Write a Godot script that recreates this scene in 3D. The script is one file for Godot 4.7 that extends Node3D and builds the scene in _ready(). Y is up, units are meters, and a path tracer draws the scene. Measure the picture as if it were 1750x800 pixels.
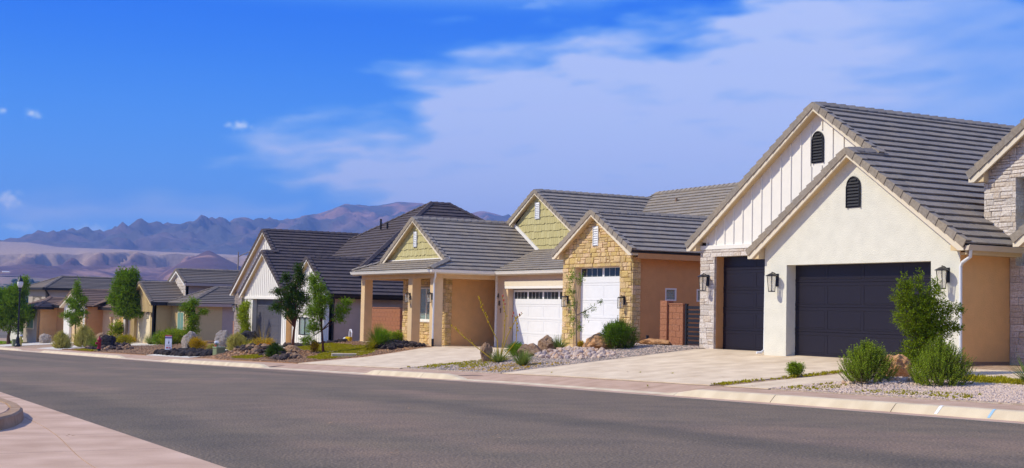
extends Node3D

# One mesh being collected: triangles with flat or given normals, optional vertex colours (linear).
class MB:
	var v := PackedVector3Array()
	var n := PackedVector3Array()
	var c := PackedColorArray()
	var col := Color(1, 1, 1)
	var tint := false

	func tri(a: Vector3, b: Vector3, d: Vector3) -> void:   # counter-clockwise seen from outside
		var nn: Vector3 = (b - a).cross(d - a).normalized()
		tri_n(a, b, d, nn, nn, nn)

	func tri_n(a: Vector3, b: Vector3, d: Vector3, na: Vector3, nb: Vector3, nd: Vector3) -> void:
		v.append(a); v.append(d); v.append(b)
		n.append(na); n.append(nd); n.append(nb)
		if tint:
			c.append(col); c.append(col); c.append(col)

	func quad(a: Vector3, b: Vector3, d: Vector3, e: Vector3) -> void:
		tri(a, b, d); tri(a, d, e)

	func quad_out(a: Vector3, b: Vector3, d: Vector3, e: Vector3, from: Vector3) -> void:   # turned to face away from a point
		if ((b - a).cross(d - a) + (d - a).cross(e - a)).dot((a + b + d + e) * 0.25 - from) >= 0.0: quad(a, b, d, e)
		else: quad(e, d, b, a)

	func hexa(p: Array) -> void:   # eight corners: one face 0..3, the opposite face 4..7
		var m := Vector3.ZERO
		for q in p: m += q
		m /= 8.0
		for f in [[0, 1, 2, 3], [4, 5, 6, 7], [0, 1, 5, 4], [1, 2, 6, 5], [2, 3, 7, 6], [3, 0, 4, 7]]:
			quad_out(p[f[0]], p[f[1]], p[f[2]], p[f[3]], m)

	func box(lo: Vector3, hi: Vector3, t := Transform3D()) -> void:
		hexa([t * lo, t * Vector3(hi.x, lo.y, lo.z), t * Vector3(hi.x, hi.y, lo.z), t * Vector3(lo.x, hi.y, lo.z), t * Vector3(lo.x, lo.y, hi.z), t * Vector3(hi.x, lo.y, hi.z), t * hi, t * Vector3(lo.x, hi.y, hi.z)])

	func bevel_box(lo: Vector3, hi: Vector3, b: float, t := Transform3D()) -> void:   # the four edges of its front (+z) face cut off
		var a := [Vector3(lo.x, lo.y, lo.z), Vector3(hi.x, lo.y, lo.z), Vector3(hi.x, hi.y, lo.z), Vector3(lo.x, hi.y, lo.z)]
		var e := []; var f := []
		for p in a: e.append(t * Vector3(p.x, p.y, hi.z - b))
		for s in [[lo.x + b, lo.y + b], [hi.x - b, lo.y + b], [hi.x - b, hi.y - b], [lo.x + b, hi.y - b]]: f.append(t * Vector3(s[0], s[1], hi.z))
		var m: Vector3 = t * ((lo + hi) * 0.5)
		for i in 4: a[i] = t * a[i]
		for i in 4:
			var j := (i + 1) % 4
			quad_out(a[i], a[j], e[j], e[i], m); quad_out(e[i], e[j], f[j], f[i], m)
		quad_out(f[0], f[1], f[2], f[3], m); quad_out(a[0], a[1], a[2], a[3], m)

	func face(poly: PackedVector2Array, t: Transform3D, z: float, out: Vector3) -> void:
		var ix := Geometry2D.triangulate_polygon(poly)
		for i in range(0, ix.size(), 3):
			var a: Vector3 = t * Vector3(poly[ix[i]].x, poly[ix[i]].y, z)
			var b: Vector3 = t * Vector3(poly[ix[i + 1]].x, poly[ix[i + 1]].y, z)
			var d: Vector3 = t * Vector3(poly[ix[i + 2]].x, poly[ix[i + 2]].y, z)
			if (b - a).cross(d - a).dot(out) >= 0.0: tri(a, b, d)
			else: tri(a, d, b)

	func prism(poly: PackedVector2Array, t: Transform3D, z0: float, z1: float) -> void:   # polygon in local xy, from z0 to z1
		var zz: Vector3 = t.basis.z
		face(poly, t, z1, zz); face(poly, t, z0, -zz)
		var area := 0.0
		for i in poly.size():
			var q := poly[(i + 1) % poly.size()]
			area += poly[i].x * q.y - q.x * poly[i].y
		for i in poly.size():
			var p := poly[i]; var q := poly[(i + 1) % poly.size()]
			if area < 0.0:
				var k := p; p = q; q = k
			quad(t * Vector3(p.x, p.y, z0), t * Vector3(q.x, q.y, z0), t * Vector3(q.x, q.y, z1), t * Vector3(p.x, p.y, z1))

	func tube(path: Array, radii: Array, sides := 6, cap := true) -> void:
		var rings := []; var norms := []
		var side := Vector3.ZERO
		for i in path.size():
			var d: Vector3 = (path[mini(i + 1, path.size() - 1)] - path[maxi(i - 1, 0)]).normalized()
			if i == 0: side = (Vector3.UP if absf(d.y) < 0.9 else Vector3.RIGHT).cross(d).normalized()
			else: side = (side - d * side.dot(d)).normalized()
			var up: Vector3 = d.cross(side)
			var r := []; var nn := []
			for k in sides:
				var a := TAU * k / sides
				var o: Vector3 = side * cos(a) + up * sin(a)
				r.append(path[i] + o * radii[i]); nn.append(o)
			rings.append(r); norms.append(nn)
		for i in path.size() - 1:
			for k in sides:
				var k2 := (k + 1) % sides
				tri_n(rings[i][k], rings[i][k2], rings[i + 1][k2], norms[i][k], norms[i][k2], norms[i][k2])
				tri_n(rings[i][k], rings[i + 1][k2], rings[i + 1][k], norms[i][k], norms[i][k2], norms[i][k])
		if cap:
			for k in range(1, sides - 1):
				var e := path.size() - 1
				tri(rings[e][0], rings[e][k], rings[e][k + 1]); tri(rings[0][0], rings[0][k + 1], rings[0][k])

	func lathe(prof: Array, sides: int, t := Transform3D(), phase := 0.0) -> void:   # [radius, height] pairs from the bottom up
		for i in prof.size() - 1:
			var r0: float = prof[i][0]; var y0: float = prof[i][1]; var r1: float = prof[i + 1][0]; var y1: float = prof[i + 1][1]
			for k in sides:
				var a := TAU * k / sides + phase; var b := TAU * (k + 1) / sides + phase
				var p := [t * Vector3(cos(a) * r0, y0, sin(a) * r0), t * Vector3(cos(b) * r0, y0, sin(b) * r0), t * Vector3(cos(b) * r1, y1, sin(b) * r1), t * Vector3(cos(a) * r1, y1, sin(a) * r1)]
				if r0 > 1e-5 or r1 > 1e-5:
					var q := Vector2(y1 - y0, r0 - r1).normalized()
					var na: Vector3 = (t.basis * Vector3(cos(a) * q.x, q.y, sin(a) * q.x)).normalized(); var nb: Vector3 = (t.basis * Vector3(cos(b) * q.x, q.y, sin(b) * q.x)).normalized()
					if sides < 9:
						na = (na + nb).normalized(); nb = na
					if r1 > 1e-5: tri_n(p[0], p[3], p[2], na, na, nb)
					if r0 > 1e-5: tri_n(p[0], p[2], p[1], na, nb, nb)

	func mesh() -> ArrayMesh:
		var m := ArrayMesh.new()
		if v.is_empty(): return m
		var a := []; a.resize(Mesh.ARRAY_MAX)
		a[Mesh.ARRAY_VERTEX] = v; a[Mesh.ARRAY_NORMAL] = n
		if tint: a[Mesh.ARRAY_COLOR] = c
		m.add_surface_from_arrays(Mesh.PRIMITIVE_TRIANGLES, a)
		return m

	func add(o: MB, t: Transform3D) -> void:
		v.append_array(t * o.v)
		var nb := Transform3D(t.basis.inverse().transposed(), Vector3.ZERO)
		for q in o.n: n.append((nb * q).normalized())
		if tint: c.append_array(o.c)

const EYE := Vector3.ZERO   # heights are measured from the photographer's eye
var rng := RandomNumberGenerator.new()
var used := {}
var M := {}
var T := {}

func _ready() -> void:
	# ---- camera, sky, sun, exposure
	var cam := Camera3D.new(); cam.name = "camera"
	cam.transform = Transform3D(Basis(Vector3(0.48688268, 0.02176225, -0.87319623), Vector3(0.03962425, 0.99811011, 0.04696937), Vector3(0.87256815, -0.05746832, 0.48510022)), EYE)
	cam.keep_aspect = Camera3D.KEEP_HEIGHT
	cam.fov = 19.987; cam.near = 0.05; cam.far = 30000.0
	add_child(cam); cam.current = true
	var env := Environment.new()
	env.background_mode = Environment.BG_SKY
	env.sky = Sky.new(); env.sky.sky_material = make_sky()
	env.background_energy_multiplier = SKY_ENERGY
	env.tonemap_mode = Environment.TONE_MAPPER_LINEAR
	env.tonemap_exposure = 1.0
	env.fog_enabled = true; env.fog_density = FOG; env.fog_light_color = Color(0.56, 0.72, 1.0)
	env.sdfgi_enabled = true; env.ssao_enabled = true; env.ssil_enabled = true
	var we := WorldEnvironment.new(); we.name = "world_environment"; we.environment = env; add_child(we)
	var sun := DirectionalLight3D.new(); sun.name = "sun"
	var az := deg_to_rad(SUN_AZ); var el := deg_to_rad(SUN_EL)
	sun.basis = Basis.looking_at(Vector3(sin(az) * cos(el), -sin(el), -cos(az) * cos(el)))
	sun.light_energy = SUN_ENERGY; sun.light_color = Color(1.0, 0.972, 0.885); sun.light_angular_distance = 0.5; sun.shadow_enabled = true
	add_child(sun)
	rng.seed = 11
	make_materials()
	build_far_land()
	build_ground()
	build_house_cream()
	build_house_stone()
	build_house_dark()
	build_far_houses()
	build_side_wall()
	build_plants()
	build_rocks()
	build_street_things()

const SKY_ENERGY := 1.18
const FOG := 0.00015
const SUN_ENERGY := 1.35
const SUN_AZ := 27.0
const SUN_EL := 42.0

# ---------------------------------------------------------------- naming and tagging
func numbered(called: String) -> String:
	if not used.has(called):
		used[called] = 0
		return called
	used[called] += 1
	return "%s_%03d" % [called, used[called]]

func gt(node: Node) -> Transform3D:
	var t := Transform3D()
	while node is Node3D and node != self:
		t = node.transform * t
		node = node.get_parent()
	return t

func thing(called: String, label: String, category: String, at := Vector3.ZERO, group := "") -> Node3D:
	var o := Node3D.new(); o.name = numbered(called); add_child(o); o.position = at
	return tag(o, label, category, group)

func tag(o: Node3D, label: String, category: String, group := "") -> Node3D:
	o.set_meta("label", label); o.set_meta("category", category)
	if group != "": o.set_meta("group", group)
	return o

# a named mesh; xf is where it stands in the world
func obj(called: String, m, mat: Material, parent: Node = self, xf := Transform3D()) -> MeshInstance3D:
	var o := MeshInstance3D.new()
	o.mesh = m.mesh() if m is MB else m
	o.material_override = mat
	if parent == self:
		o.name = numbered(called); add_child(o); o.transform = xf
	else:
		o.name = called
		parent.add_child(o, true)
		o.transform = gt(parent).affine_inverse() * xf
	return o

func struct(called: String, m, mat: Material, parent: Node = self, xf := Transform3D()) -> MeshInstance3D:
	var o := obj(called, m, mat, parent, xf)
	if parent == self: o.set_meta("kind", "structure")
	return o

func stuff(o: Node) -> Node:
	o.set_meta("kind", "stuff")
	return o

func scatter(called: String, m: Mesh, mat: Material, xfs: Array, parent: Node = self, cols: Array = []) -> MultiMeshInstance3D:
	var mm := MultiMesh.new(); mm.transform_format = MultiMesh.TRANSFORM_3D; mm.use_colors = cols.size() > 0; mm.mesh = m; mm.instance_count = xfs.size()
	for i in xfs.size():
		mm.set_instance_transform(i, xfs[i])
		if cols.size() > 0: mm.set_instance_color(i, cols[i])
	var o := MultiMeshInstance3D.new(); o.multimesh = mm; o.material_override = mat
	o.name = numbered(called) if parent == self else called
	parent.add_child(o, true)
	if parent != self: o.transform = gt(parent).affine_inverse()
	stuff(o)
	return o

func V(x: float, y: float, z: float) -> Vector3: return Vector3(x, y, z)
func P(list: Array) -> PackedVector2Array:
	var p := PackedVector2Array()
	for i in range(0, list.size(), 2): p.append(Vector2(list[i], list[i + 1]))
	return p
func rect(x0: float, y0: float, x1: float, y1: float) -> PackedVector2Array: return P([x0, y0, x1, y0, x1, y1, x0, y1])
func rf(a: float, b: float) -> float: return rng.randf_range(a, b)
func facing_street(x := 0.0, y := 0.0, z := 0.0) -> Transform3D: return Transform3D(Basis(), Vector3(x, y, z))
func facing_right(x: float) -> Transform3D: return Transform3D(Basis(Vector3(0, 0, -1), Vector3.UP, Vector3(1, 0, 0)), Vector3(x, 0, 0))   # local x runs away from the street

# ---------------------------------------------------------------- materials
func grain(sd: int, f1: float, a1: float, f2: float, a2: float, warm := 0.0, size := 512) -> ImageTexture:
	var n1 := FastNoiseLite.new(); n1.seed = sd; n1.frequency = f1; n1.fractal_octaves = 4
	var n2 := FastNoiseLite.new(); n2.seed = sd + 7; n2.frequency = f2; n2.fractal_octaves = 2
	var i1 := n1.get_seamless_image(size, size).get_data(); var i2 := n2.get_seamless_image(size, size).get_data()
	var out := PackedByteArray(); out.resize(size * size * 3)
	for i in size * size:
		var p := i1[i] / 255.0
		var k := 1.0 - a1 * p - a2 * i2[i] / 255.0
		var q := Color(clampf(k, 0, 1), clampf(k - warm * p * 0.5, 0, 1), clampf(k - warm * p, 0, 1)).linear_to_srgb()
		out[i * 3] = q.r8; out[i * 3 + 1] = q.g8; out[i * 3 + 2] = q.b8
	var im := Image.create_from_data(size, size, false, Image.FORMAT_RGB8, out)
	return ImageTexture.create_from_image(im)

func road_grain() -> ImageTexture:   # chips of stone in binder: patches, chips and single grains
	var s := 1024; var a := FastNoiseLite.new(); a.seed = 61; a.frequency = 0.004; a.fractal_octaves = 3
	var b := FastNoiseLite.new(); b.seed = 62; b.frequency = 0.11; b.fractal_octaves = 2
	var ia := a.get_seamless_image(s, s).get_data(); var ib := b.get_seamless_image(s, s).get_data()
	var r := RandomNumberGenerator.new(); r.seed = 63
	var out := PackedByteArray(); out.resize(s * s * 3)
	for i in s * s:
		var p := ia[i] / 255.0; var q := ib[i] / 255.0
		var k := 0.30 + 0.20 * p + 0.42 * q * q * 1.6 + r.randf() * 0.16
		if r.randf() < 0.012: k += 0.3
		if r.randf() < 0.02: k *= 0.5
		var c := Color(clampf(k * (1.0 + 0.06 * p), 0, 1), clampf(k, 0, 1), clampf(k * (1.02 - 0.08 * p), 0, 1)).linear_to_srgb()
		out[i * 3] = c.r8; out[i * 3 + 1] = c.g8; out[i * 3 + 2] = c.b8
	return ImageTexture.create_from_image(Image.create_from_data(s, s, false, Image.FORMAT_RGB8, out))

func bumps(sd: int, f: float, strength: float, oct := 4) -> NoiseTexture2D:
	var nz := FastNoiseLite.new(); nz.seed = sd; nz.frequency = f; nz.fractal_octaves = oct
	var t := NoiseTexture2D.new(); t.width = 512; t.height = 512; t.seamless = true; t.as_normal_map = true; t.bump_strength = strength; t.noise = nz
	return t

func mat(key: String, c: Color, rough := 0.85, tex := "", scale := 1.0, nrm := "", nscale := 1.0) -> StandardMaterial3D:
	var m := StandardMaterial3D.new(); m.resource_name = key
	m.albedo_color = c.linear_to_srgb(); m.roughness = rough; m.metallic_specular = 0.4
	if tex != "" or nrm != "":
		m.uv1_triplanar = true; m.uv1_world_triplanar = true; m.uv1_scale = Vector3.ONE * scale
	if tex != "": m.albedo_texture = T[tex]
	if nrm != "":
		m.normal_enabled = true; m.normal_texture = T[nrm]; m.normal_scale = nscale
	M[key] = m
	return m

func leafy(key: String, c: Color, through: float) -> void:
	var m := mat(key, c, 0.85)
	m.metallic_specular = 0.12
	m.cull_mode = BaseMaterial3D.CULL_DISABLED
	m.backlight_enabled = true; m.backlight = Color(c.r * through * 0.5, c.g * through * 0.5, c.b * through * 0.2).linear_to_srgb()

func make_materials() -> void:
	T.stucco = grain(1, 0.012, 0.10, 0.2, 0.06); T.stucco_n = bumps(2, 0.12, 5.0)
	T.concrete = grain(3, 0.008, 0.30, 0.3, 0.10, 0.10); T.asphalt = road_grain(); T.asphalt_n = bumps(5, 0.4, 6.0, 2)
	T.stain = grain(6, 0.010, 0.42, 0.30, 0.14, 0.26, 1024); T.tile = grain(8, 0.02, 0.30, 0.3, 0.22, 0.05); T.stone = grain(9, 0.02, 0.34, 0.16, 0.20, 0.16); T.stone_n = bumps(10, 0.05, 9.0, 5)
	T.dirt = grain(12, 0.012, 0.40, 0.35, 0.45, 0.12, 1024); T.bark = grain(13, 0.05, 0.5, 0.3, 0.3, 0.1); T.lawn = grain(14, 0.01, 0.45, 0.3, 0.4, 0.1); T.rock = grain(15, 0.015, 0.5, 0.12, 0.4, 0.2); T.land = grain(16, 0.02, 0.35, 0.2, 0.25, 0.1); T.paint = grain(17, 0.01, 0.06, 0.1, 0.04)
	mat("cream_stucco", Color(0.79, 0.755, 0.635), 0.9, "stucco", 0.35, "stucco_n", 0.25)
	mat("tan_stucco", Color(0.88, 0.50, 0.20), 0.9, "stucco", 0.35, "stucco_n", 0.25)
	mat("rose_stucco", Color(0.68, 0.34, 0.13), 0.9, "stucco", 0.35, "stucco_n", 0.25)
	mat("peach_stucco", Color(0.80, 0.56, 0.31), 0.9, "stucco", 0.35, "stucco_n", 0.25)
	mat("white_board", Color(0.88, 0.83, 0.74), 0.75, "paint", 0.5)
	mat("cream_trim", Color(0.80, 0.69, 0.52), 0.75, "paint", 0.5)
	mat("bounce_toned_soffit", Color(0.72, 0.54, 0.30), 0.8, "paint", 0.5)  # cream board tinted orange: bounce light from below is put into the colour
	mat("white_trim", Color(0.86, 0.82, 0.75), 0.7, "paint", 0.5)
	mat("white_door", Color(0.84, 0.84, 0.84), 0.45, "paint", 0.5)
	mat("navy_door", Color(0.017, 0.014, 0.022), 0.38, "paint", 0.5)
	mat("grey_door", Color(0.10, 0.095, 0.115), 0.5, "paint", 0.5)
	mat("black_metal", Color(0.018, 0.018, 0.022), 0.4)
	mat("white_metal", Color(0.78, 0.78, 0.78), 0.4)
	mat("dark_gutter", Color(0.02, 0.02, 0.022), 0.5)
	mat("tan_gutter", Color(0.62, 0.52, 0.40), 0.5)
	mat("red_block", Color(0.50, 0.22, 0.12), 0.9, "stone", 1.2, "stone_n", 0.5)
	mat("mortar", Color(0.30, 0.25, 0.19), 0.95)
	mat("pale_mortar", Color(0.60, 0.54, 0.48), 0.95)
	for i in 5:
		var k: float = [0.86, 1.0, 1.10, 0.94, 1.04][i]
		mat("white_stone_%d" % i, Color(0.92 * k, 0.85 * k * (1.0 if i != 3 else 0.95), 0.78 * k * (1.0 if i != 3 else 0.88)), 0.9, "stone", 1.4, "stone_n", 0.7)
		mat("gold_stone_%d" % i, Color(0.90 * k, 0.67 * k, [0.33, 0.36, 0.40, 0.27, 0.33][i] * k), 0.9, "stone", 1.4, "stone_n", 0.7)
		mat("pink_stone_%d" % i, Color(0.50 * k, 0.43 * k, 0.40 * k), 0.9, "stone", 1.4, "stone_n", 0.6)
	for key in ["grey_tile", "dark_tile", "brown_tile", "slate_tile"]:
		var m := mat(key, Color(1, 1, 1), 0.85, "tile", 0.9)
		m.vertex_color_use_as_albedo = true
	mat("green_shingle", Color(0.53, 0.46, 0.21), 0.85, "paint", 0.7)
	mat("green_shingle_pale", Color(0.57, 0.50, 0.24), 0.85, "paint", 0.7)
	mat("siding", Color(0.66, 0.48, 0.33), 0.8, "paint", 0.5)
	mat("deck", Color(0.05, 0.045, 0.04), 0.95)
	mat("asphalt", Color(1, 1, 1), 0.93, "asphalt", 0.17, "asphalt_n", 0.35)
	M.asphalt.vertex_color_use_as_albedo = true
	mat("driveway", Color(0.86, 0.69, 0.48), 0.9, "concrete", 0.22)
	mat("pale_driveway", Color(0.80, 0.75, 0.66), 0.9, "concrete", 0.22)
	mat("sidewalk", Color(0.62, 0.42, 0.29), 0.9, "concrete", 0.25)
	mat("kerb", Color(0.80, 0.67, 0.46), 0.9, "concrete", 0.3)
	mat("gutter", Color(0.62, 0.41, 0.29), 0.9, "concrete", 0.3)
	mat("apron", Color(0.68, 0.46, 0.32), 0.9, "concrete", 0.2)
	mat("shade_toned_kerb", Color(0.50, 0.34, 0.21), 0.92, "stain", 0.3)  # darker kerb concrete: the shade on the near face is put into its colour
	mat("gap", Color(0.10, 0.065, 0.045), 0.95)
	mat("yard", Color(0.66, 0.46, 0.30), 0.95, "dirt", 0.4)
	mat("gravel", Color(0.78, 0.66, 0.54), 0.95, "dirt", 0.8)
	mat("red_dirt", Color(0.62, 0.33, 0.15), 0.95, "dirt", 0.5)
	mat("lawn_soil", Color(0.42, 0.38, 0.07), 0.95, "lawn", 0.6)
	mat("glass", Color(0.03, 0.04, 0.045), 0.06)
	mat("green_blind", Color(0.16, 0.30, 0.24), 0.5)
	mat("amber_glass", Color(0.75, 0.66, 0.5), 0.15).metallic_specular = 0.6
	M.amber_glass.transparency = BaseMaterial3D.TRANSPARENCY_ALPHA; M.amber_glass.albedo_color.a = 0.22
	mat("bark", Color(0.20, 0.12, 0.075), 0.95, "bark", 3.0)
	mat("pale_bark", Color(0.34, 0.26, 0.19), 0.95, "bark", 3.0)
	mat("red_bark", Color(0.17, 0.055, 0.028), 0.9, "bark", 3.0)
	leafy("rosemary", Color(0.235, 0.323, 0.022), 0.8)
	leafy("rosemary_dark", Color(0.112, 0.199, 0.016), 0.8)
	leafy("shrub", Color(0.168, 0.228, 0.012), 0.9)
	leafy("shrub_gold", Color(0.381, 0.285, 0.014), 0.9)
	leafy("tree_leaf", Color(0.168, 0.266, 0.016), 0.9)
	leafy("tree_bright", Color(0.27, 0.33, 0.016), 0.9)
	leafy("deep_green", Color(0.049, 0.097, 0.008), 0.8)
	leafy("blue_green", Color(0.224, 0.285, 0.074), 0.6)
	leafy("sage", Color(0.538, 0.475, 0.109), 0.5)
	leafy("straw", Color(0.504, 0.342, 0.034), 0.6)
	leafy("gold", Color(0.554, 0.356, 0.015), 0.6)
	leafy("orange_leaf", Color(0.504, 0.185, 0.009), 0.6)
	leafy("grass", Color(0.370, 0.321, 0.015), 0.7)
	leafy("lawn_green", Color(0.246, 0.380, 0.014), 0.7)
	mat("red_bloom", Color(0.45, 0.05, 0.04), 0.6)
	mat("cactus", Color(0.16, 0.24, 0.03), 0.6, "tile", 1.5)
	for i in 3:
		mat("lava_%d" % i, [Color(0.085, 0.065, 0.060), Color(0.15, 0.11, 0.10), Color(0.055, 0.045, 0.05)][i], 0.95, "rock", 2.0, "stone_n", 1.0)
		mat("cobble_%d" % i, [Color(0.86, 0.68, 0.54), Color(0.66, 0.54, 0.49), Color(0.76, 0.52, 0.36)][i], 0.85, "stone", 2.0)
	mat("orange_rock", Color(0.92, 0.52, 0.24), 0.95, "rock", 1.0, "stone_n", 1.2)
	mat("brown_rock", Color(0.60, 0.40, 0.25), 0.95, "rock", 1.0, "stone_n", 1.2)
	mat("grey_rock", Color(0.62, 0.56, 0.51), 0.95, "rock", 1.0, "stone_n", 1.2)
	mat("black_rock", Color(0.05, 0.045, 0.055), 0.9, "rock", 1.0, "stone_n", 1.2)
	mat("utility_green", Color(0.20, 0.24, 0.12), 0.6, "paint", 1.0)
	mat("hydrant_red", Color(0.26, 0.012, 0.025), 0.4)
	mat("sign_white", Color(0.80, 0.80, 0.84), 0.5)
	mat("sign_purple", Color(0.16, 0.10, 0.32), 0.5)
	mat("sign_red", Color(0.55, 0.07, 0.06), 0.5)
	mat("lamp_glass", Color(0.85, 0.82, 0.76), 0.35)
	mat("batten_tan", Color(0.62, 0.46, 0.22), 0.85, "paint", 0.5)
	mat("pale_yellow", Color(0.80, 0.66, 0.42), 0.85, "paint", 0.5)
	mat("grey_stucco", Color(0.52, 0.44, 0.36), 0.9, "stucco", 0.35)
	mat("shade_toned_stucco", Color(0.50, 0.38, 0.32), 0.9, "stucco", 0.35)  # sides of the dormer house, their shade put into the stucco colour
	mat("brown_board", Color(0.30, 0.19, 0.12), 0.85, "paint", 0.5)

# ---------------------------------------------------------------- sky: clear air with one broad sheet of thin high cloud, a low band and a few puffs, with added cloud out of view
func in_poly(p: Vector2, poly: PackedVector2Array) -> float:   # signed distance in degrees, positive inside
	var d := 1e9
	for i in poly.size():
		var q := Geometry2D.get_closest_point_to_segment(p, poly[i], poly[(i + 1) % poly.size()])
		d = minf(d, p.distance_squared_to(q))
	return sqrt(d) * (1.0 if Geometry2D.is_point_in_polygon(p, poly) else -1.0)

var n_streak := FastNoiseLite.new()
var n_warp := FastNoiseLite.new()
var n_puff := FastNoiseLite.new()
var cirrus := PackedVector2Array()
var band := PackedVector2Array()

func sky_at(a: float, e: float) -> Color:   # a: degrees round from -z towards +x, e: degrees up; sRGB
	var up := clampf(e / 90.0, 0.0, 1.0)
	var c := Color(0.50, 0.72, 0.98).lerp(Color(0.315, 0.605, 0.95), smoothstep(0.0, 0.085, up)).lerp(Color(0.09, 0.43, 0.92), smoothstep(0.06, 0.16, up)).lerp(Color(0.08, 0.38, 0.86), smoothstep(0.16, 0.7, up))
	if e < -1.0: return c
	var w := Vector2(n_warp.get_noise_2d(a * 9.0, e * 22.0), n_warp.get_noise_2d(a * 9.0 + 500.0, e * 22.0)) * 2.2
	var fine := n_streak.get_noise_2d(a * 5.0 + e * 6.0 + w.x * 3.0, e * 30.0 - a * 3.0 + w.y * 6.0)
	var p := Vector2(a, e) + Vector2(w.x * 0.9, w.y * 0.42)
	var thick := 0.0
	if a > -90.0 and a < 40.0:
		var d := in_poly(p, cirrus)
		thick = smoothstep(-0.55, 2.2, d + fine * 1.15) * (1.0 + 0.30 * fine) * (1.0 - 0.42 * smoothstep(-50.0, -40.0, a) * smoothstep(5.5, 8.0, e)) 
		thick -= smoothstep(0.18, 0.55, n_warp.get_noise_2d(a * 7.0 + 90.0, e * 26.0 + 40.0)) * 0.45 * smoothstep(8.5, 11.5, e)
		thick = maxf(thick, smoothstep(-0.4, 1.1, in_poly(p, band) + fine * 0.3) * 0.62)
	var added_cloud := smoothstep(-0.20, 0.16, n_warp.get_noise_2d(a * 2.0 + 70.0, e * 4.0 + 31.0) + fine * 0.30) * 0.92  # cloud added outside the view, thickened to raise the ambient light
	thick = maxf(thick, added_cloud * smoothstep(12.4, 14.5, e) if a > -95.0 and a < -25.0 else added_cloud * smoothstep(-88.0, -100.0, a) if a < 0.0 and a > -120.0 else added_cloud)
	thick = maxf(thick, smoothstep(0.05, 0.5, fine + 0.2) * 0.5 * smoothstep(-66.5, -63.0, a) * smoothstep(-56.5, -60.0, a) * smoothstep(12.0, 12.8, e))
	c = c.lerp(Color(0.755, 0.80, 0.955), clampf(thick, 0.0, 0.92))
	for q in [[-72.72, 7.53, 0.46, 0.20], [-81.0, 7.52, 0.32, 0.17], [-81.75, 4.02, 0.5, 0.34], [-82.1, 7.58, 0.16, 0.09], [-81.2, 2.95, 0.7, 0.17], [-78.5, 2.95, 0.8, 0.19]]:
		var r := Vector2((a - q[0]) / q[2], (e - q[1]) / q[3])
		if r.length() < 2.4:
			var k := smoothstep(0.25, 0.85, 1.0 - r.length() * 0.62 + n_puff.get_noise_2d(a * 60.0, e * 60.0) * 0.55)
			c = c.lerp(Color(0.86, 0.89, 0.98), k * (0.85 if q[1] > 3.5 else 0.45))
	return c

func make_sky() -> PanoramaSkyMaterial:
	n_streak.seed = 5; n_streak.frequency = 0.03; n_streak.fractal_octaves = 5
	n_warp.seed = 9; n_warp.frequency = 0.012; n_warp.fractal_octaves = 4
	n_puff.seed = 3; n_puff.frequency = 0.05; n_puff.fractal_octaves = 3
	cirrus = P([-74.44, 6.4, -73.38, 7.01, -71.95, 7.87, -68.99, 8.08, -65.48, 8.28, -67.4, 9.38, -65.53, 10.2, -64.03, 11.11, -63.03, 11.71, -61.26, 12.3, -58.95, 11.97, -56.42, 12.61, -52.9, 13.14, -49.68, 14.5, -38.0, 17.0, -12.0, 17.0, 22.0, 11.0, 28.0, 3.0, 10.0, -2.0, -52.71, -2.0, -65.26, -0.2, -67.86, 3.62, -68.65, 4.97, -70.89, 5.52, -72.86, 5.98])
	band = P([-82.09, 4.27, -80.32, 4.41, -77.56, 4.2, -74.26, 4.39, -70.85, 4.27, -69.36, 4.03, -70.33, 3.3, -75.16, 2.89, -80.7, 2.87, -81.62, 3.59])
	var W := 4096; var H := 2048
	var low := Image.create(512, 256, false, Image.FORMAT_RGB8)
	for y in 256:
		for x in 512:
			var a := 360.0 * (x + 0.5) / 512.0
			low.set_pixel(x, y, sky_at(a if a < 180.0 else a - 360.0, 90.0 - 180.0 * (y + 0.5) / 256.0))
	low.resize(W, H, Image.INTERPOLATE_CUBIC)
	var x0 := int((360.0 - 88.0) / 360.0 * W); var x1 := int((360.0 - 34.0) / 360.0 * W)
	var y0 := int((90.0 - 18.0) / 180.0 * H); var y1 := int((90.0 + 1.0) / 180.0 * H)
	for y in range(y0, y1):
		for x in range(x0, x1):
			var edge := minf(minf(x - x0, x1 - x), y - y0) / 30.0
			var f := sky_at(360.0 * (x + 0.5) / W - 360.0, 90.0 - 180.0 * (y + 0.5) / H)
			low.set_pixel(x, y, f if edge > 1.0 else low.get_pixel(x, y).lerp(f, edge))
	var s := PanoramaSkyMaterial.new(); s.panorama = ImageTexture.create_from_image(low)
	return s

# ---------------------------------------------------------------- the lie of the land
const YK := [[-300.0, -8.6], [-200.0, -6.2], [-111.5, -3.98], [-59.6, -2.70], [-41.0, -2.17], [-29.0, -1.83], [-13.3, -1.488], [0.0, -1.19], [40.0, -0.3]]
const GF := [[-300.0, -8.2], [-170.0, -4.8], [-144.0, -4.5], [-140.0, -3.8], [-113.0, -3.6], [-110.0, -3.15], [-84.5, -3.0], [-81.5, -2.25], [-63.5, -2.1], [-60.0, -1.68], [-46.0, -1.6], [-42.0, -1.5], [-38.6, -1.4], [-37.4, -1.05], [-34.5, -1.05], [-14.0, -1.0], [40.0, -0.2]]
const DRIVES := [[-32.3, -22.7], [-48.6, -39.0], [-72.0, -63.6], [-105.5, -96.5], [-130.0, -121.0]]
const MOUNDS := [[-35.6, -21.6, 1.7, 0.10], [-52.2, -23.2, 1.2, 0.22], [-19.4, -19.2, 0.9, 0.12], [-60.6, -19.6, 1.6, 0.30], [-55.0, -20.0, 1.4, 0.16], [-93.0, -20.5, 2.5, 0.2]]

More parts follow.
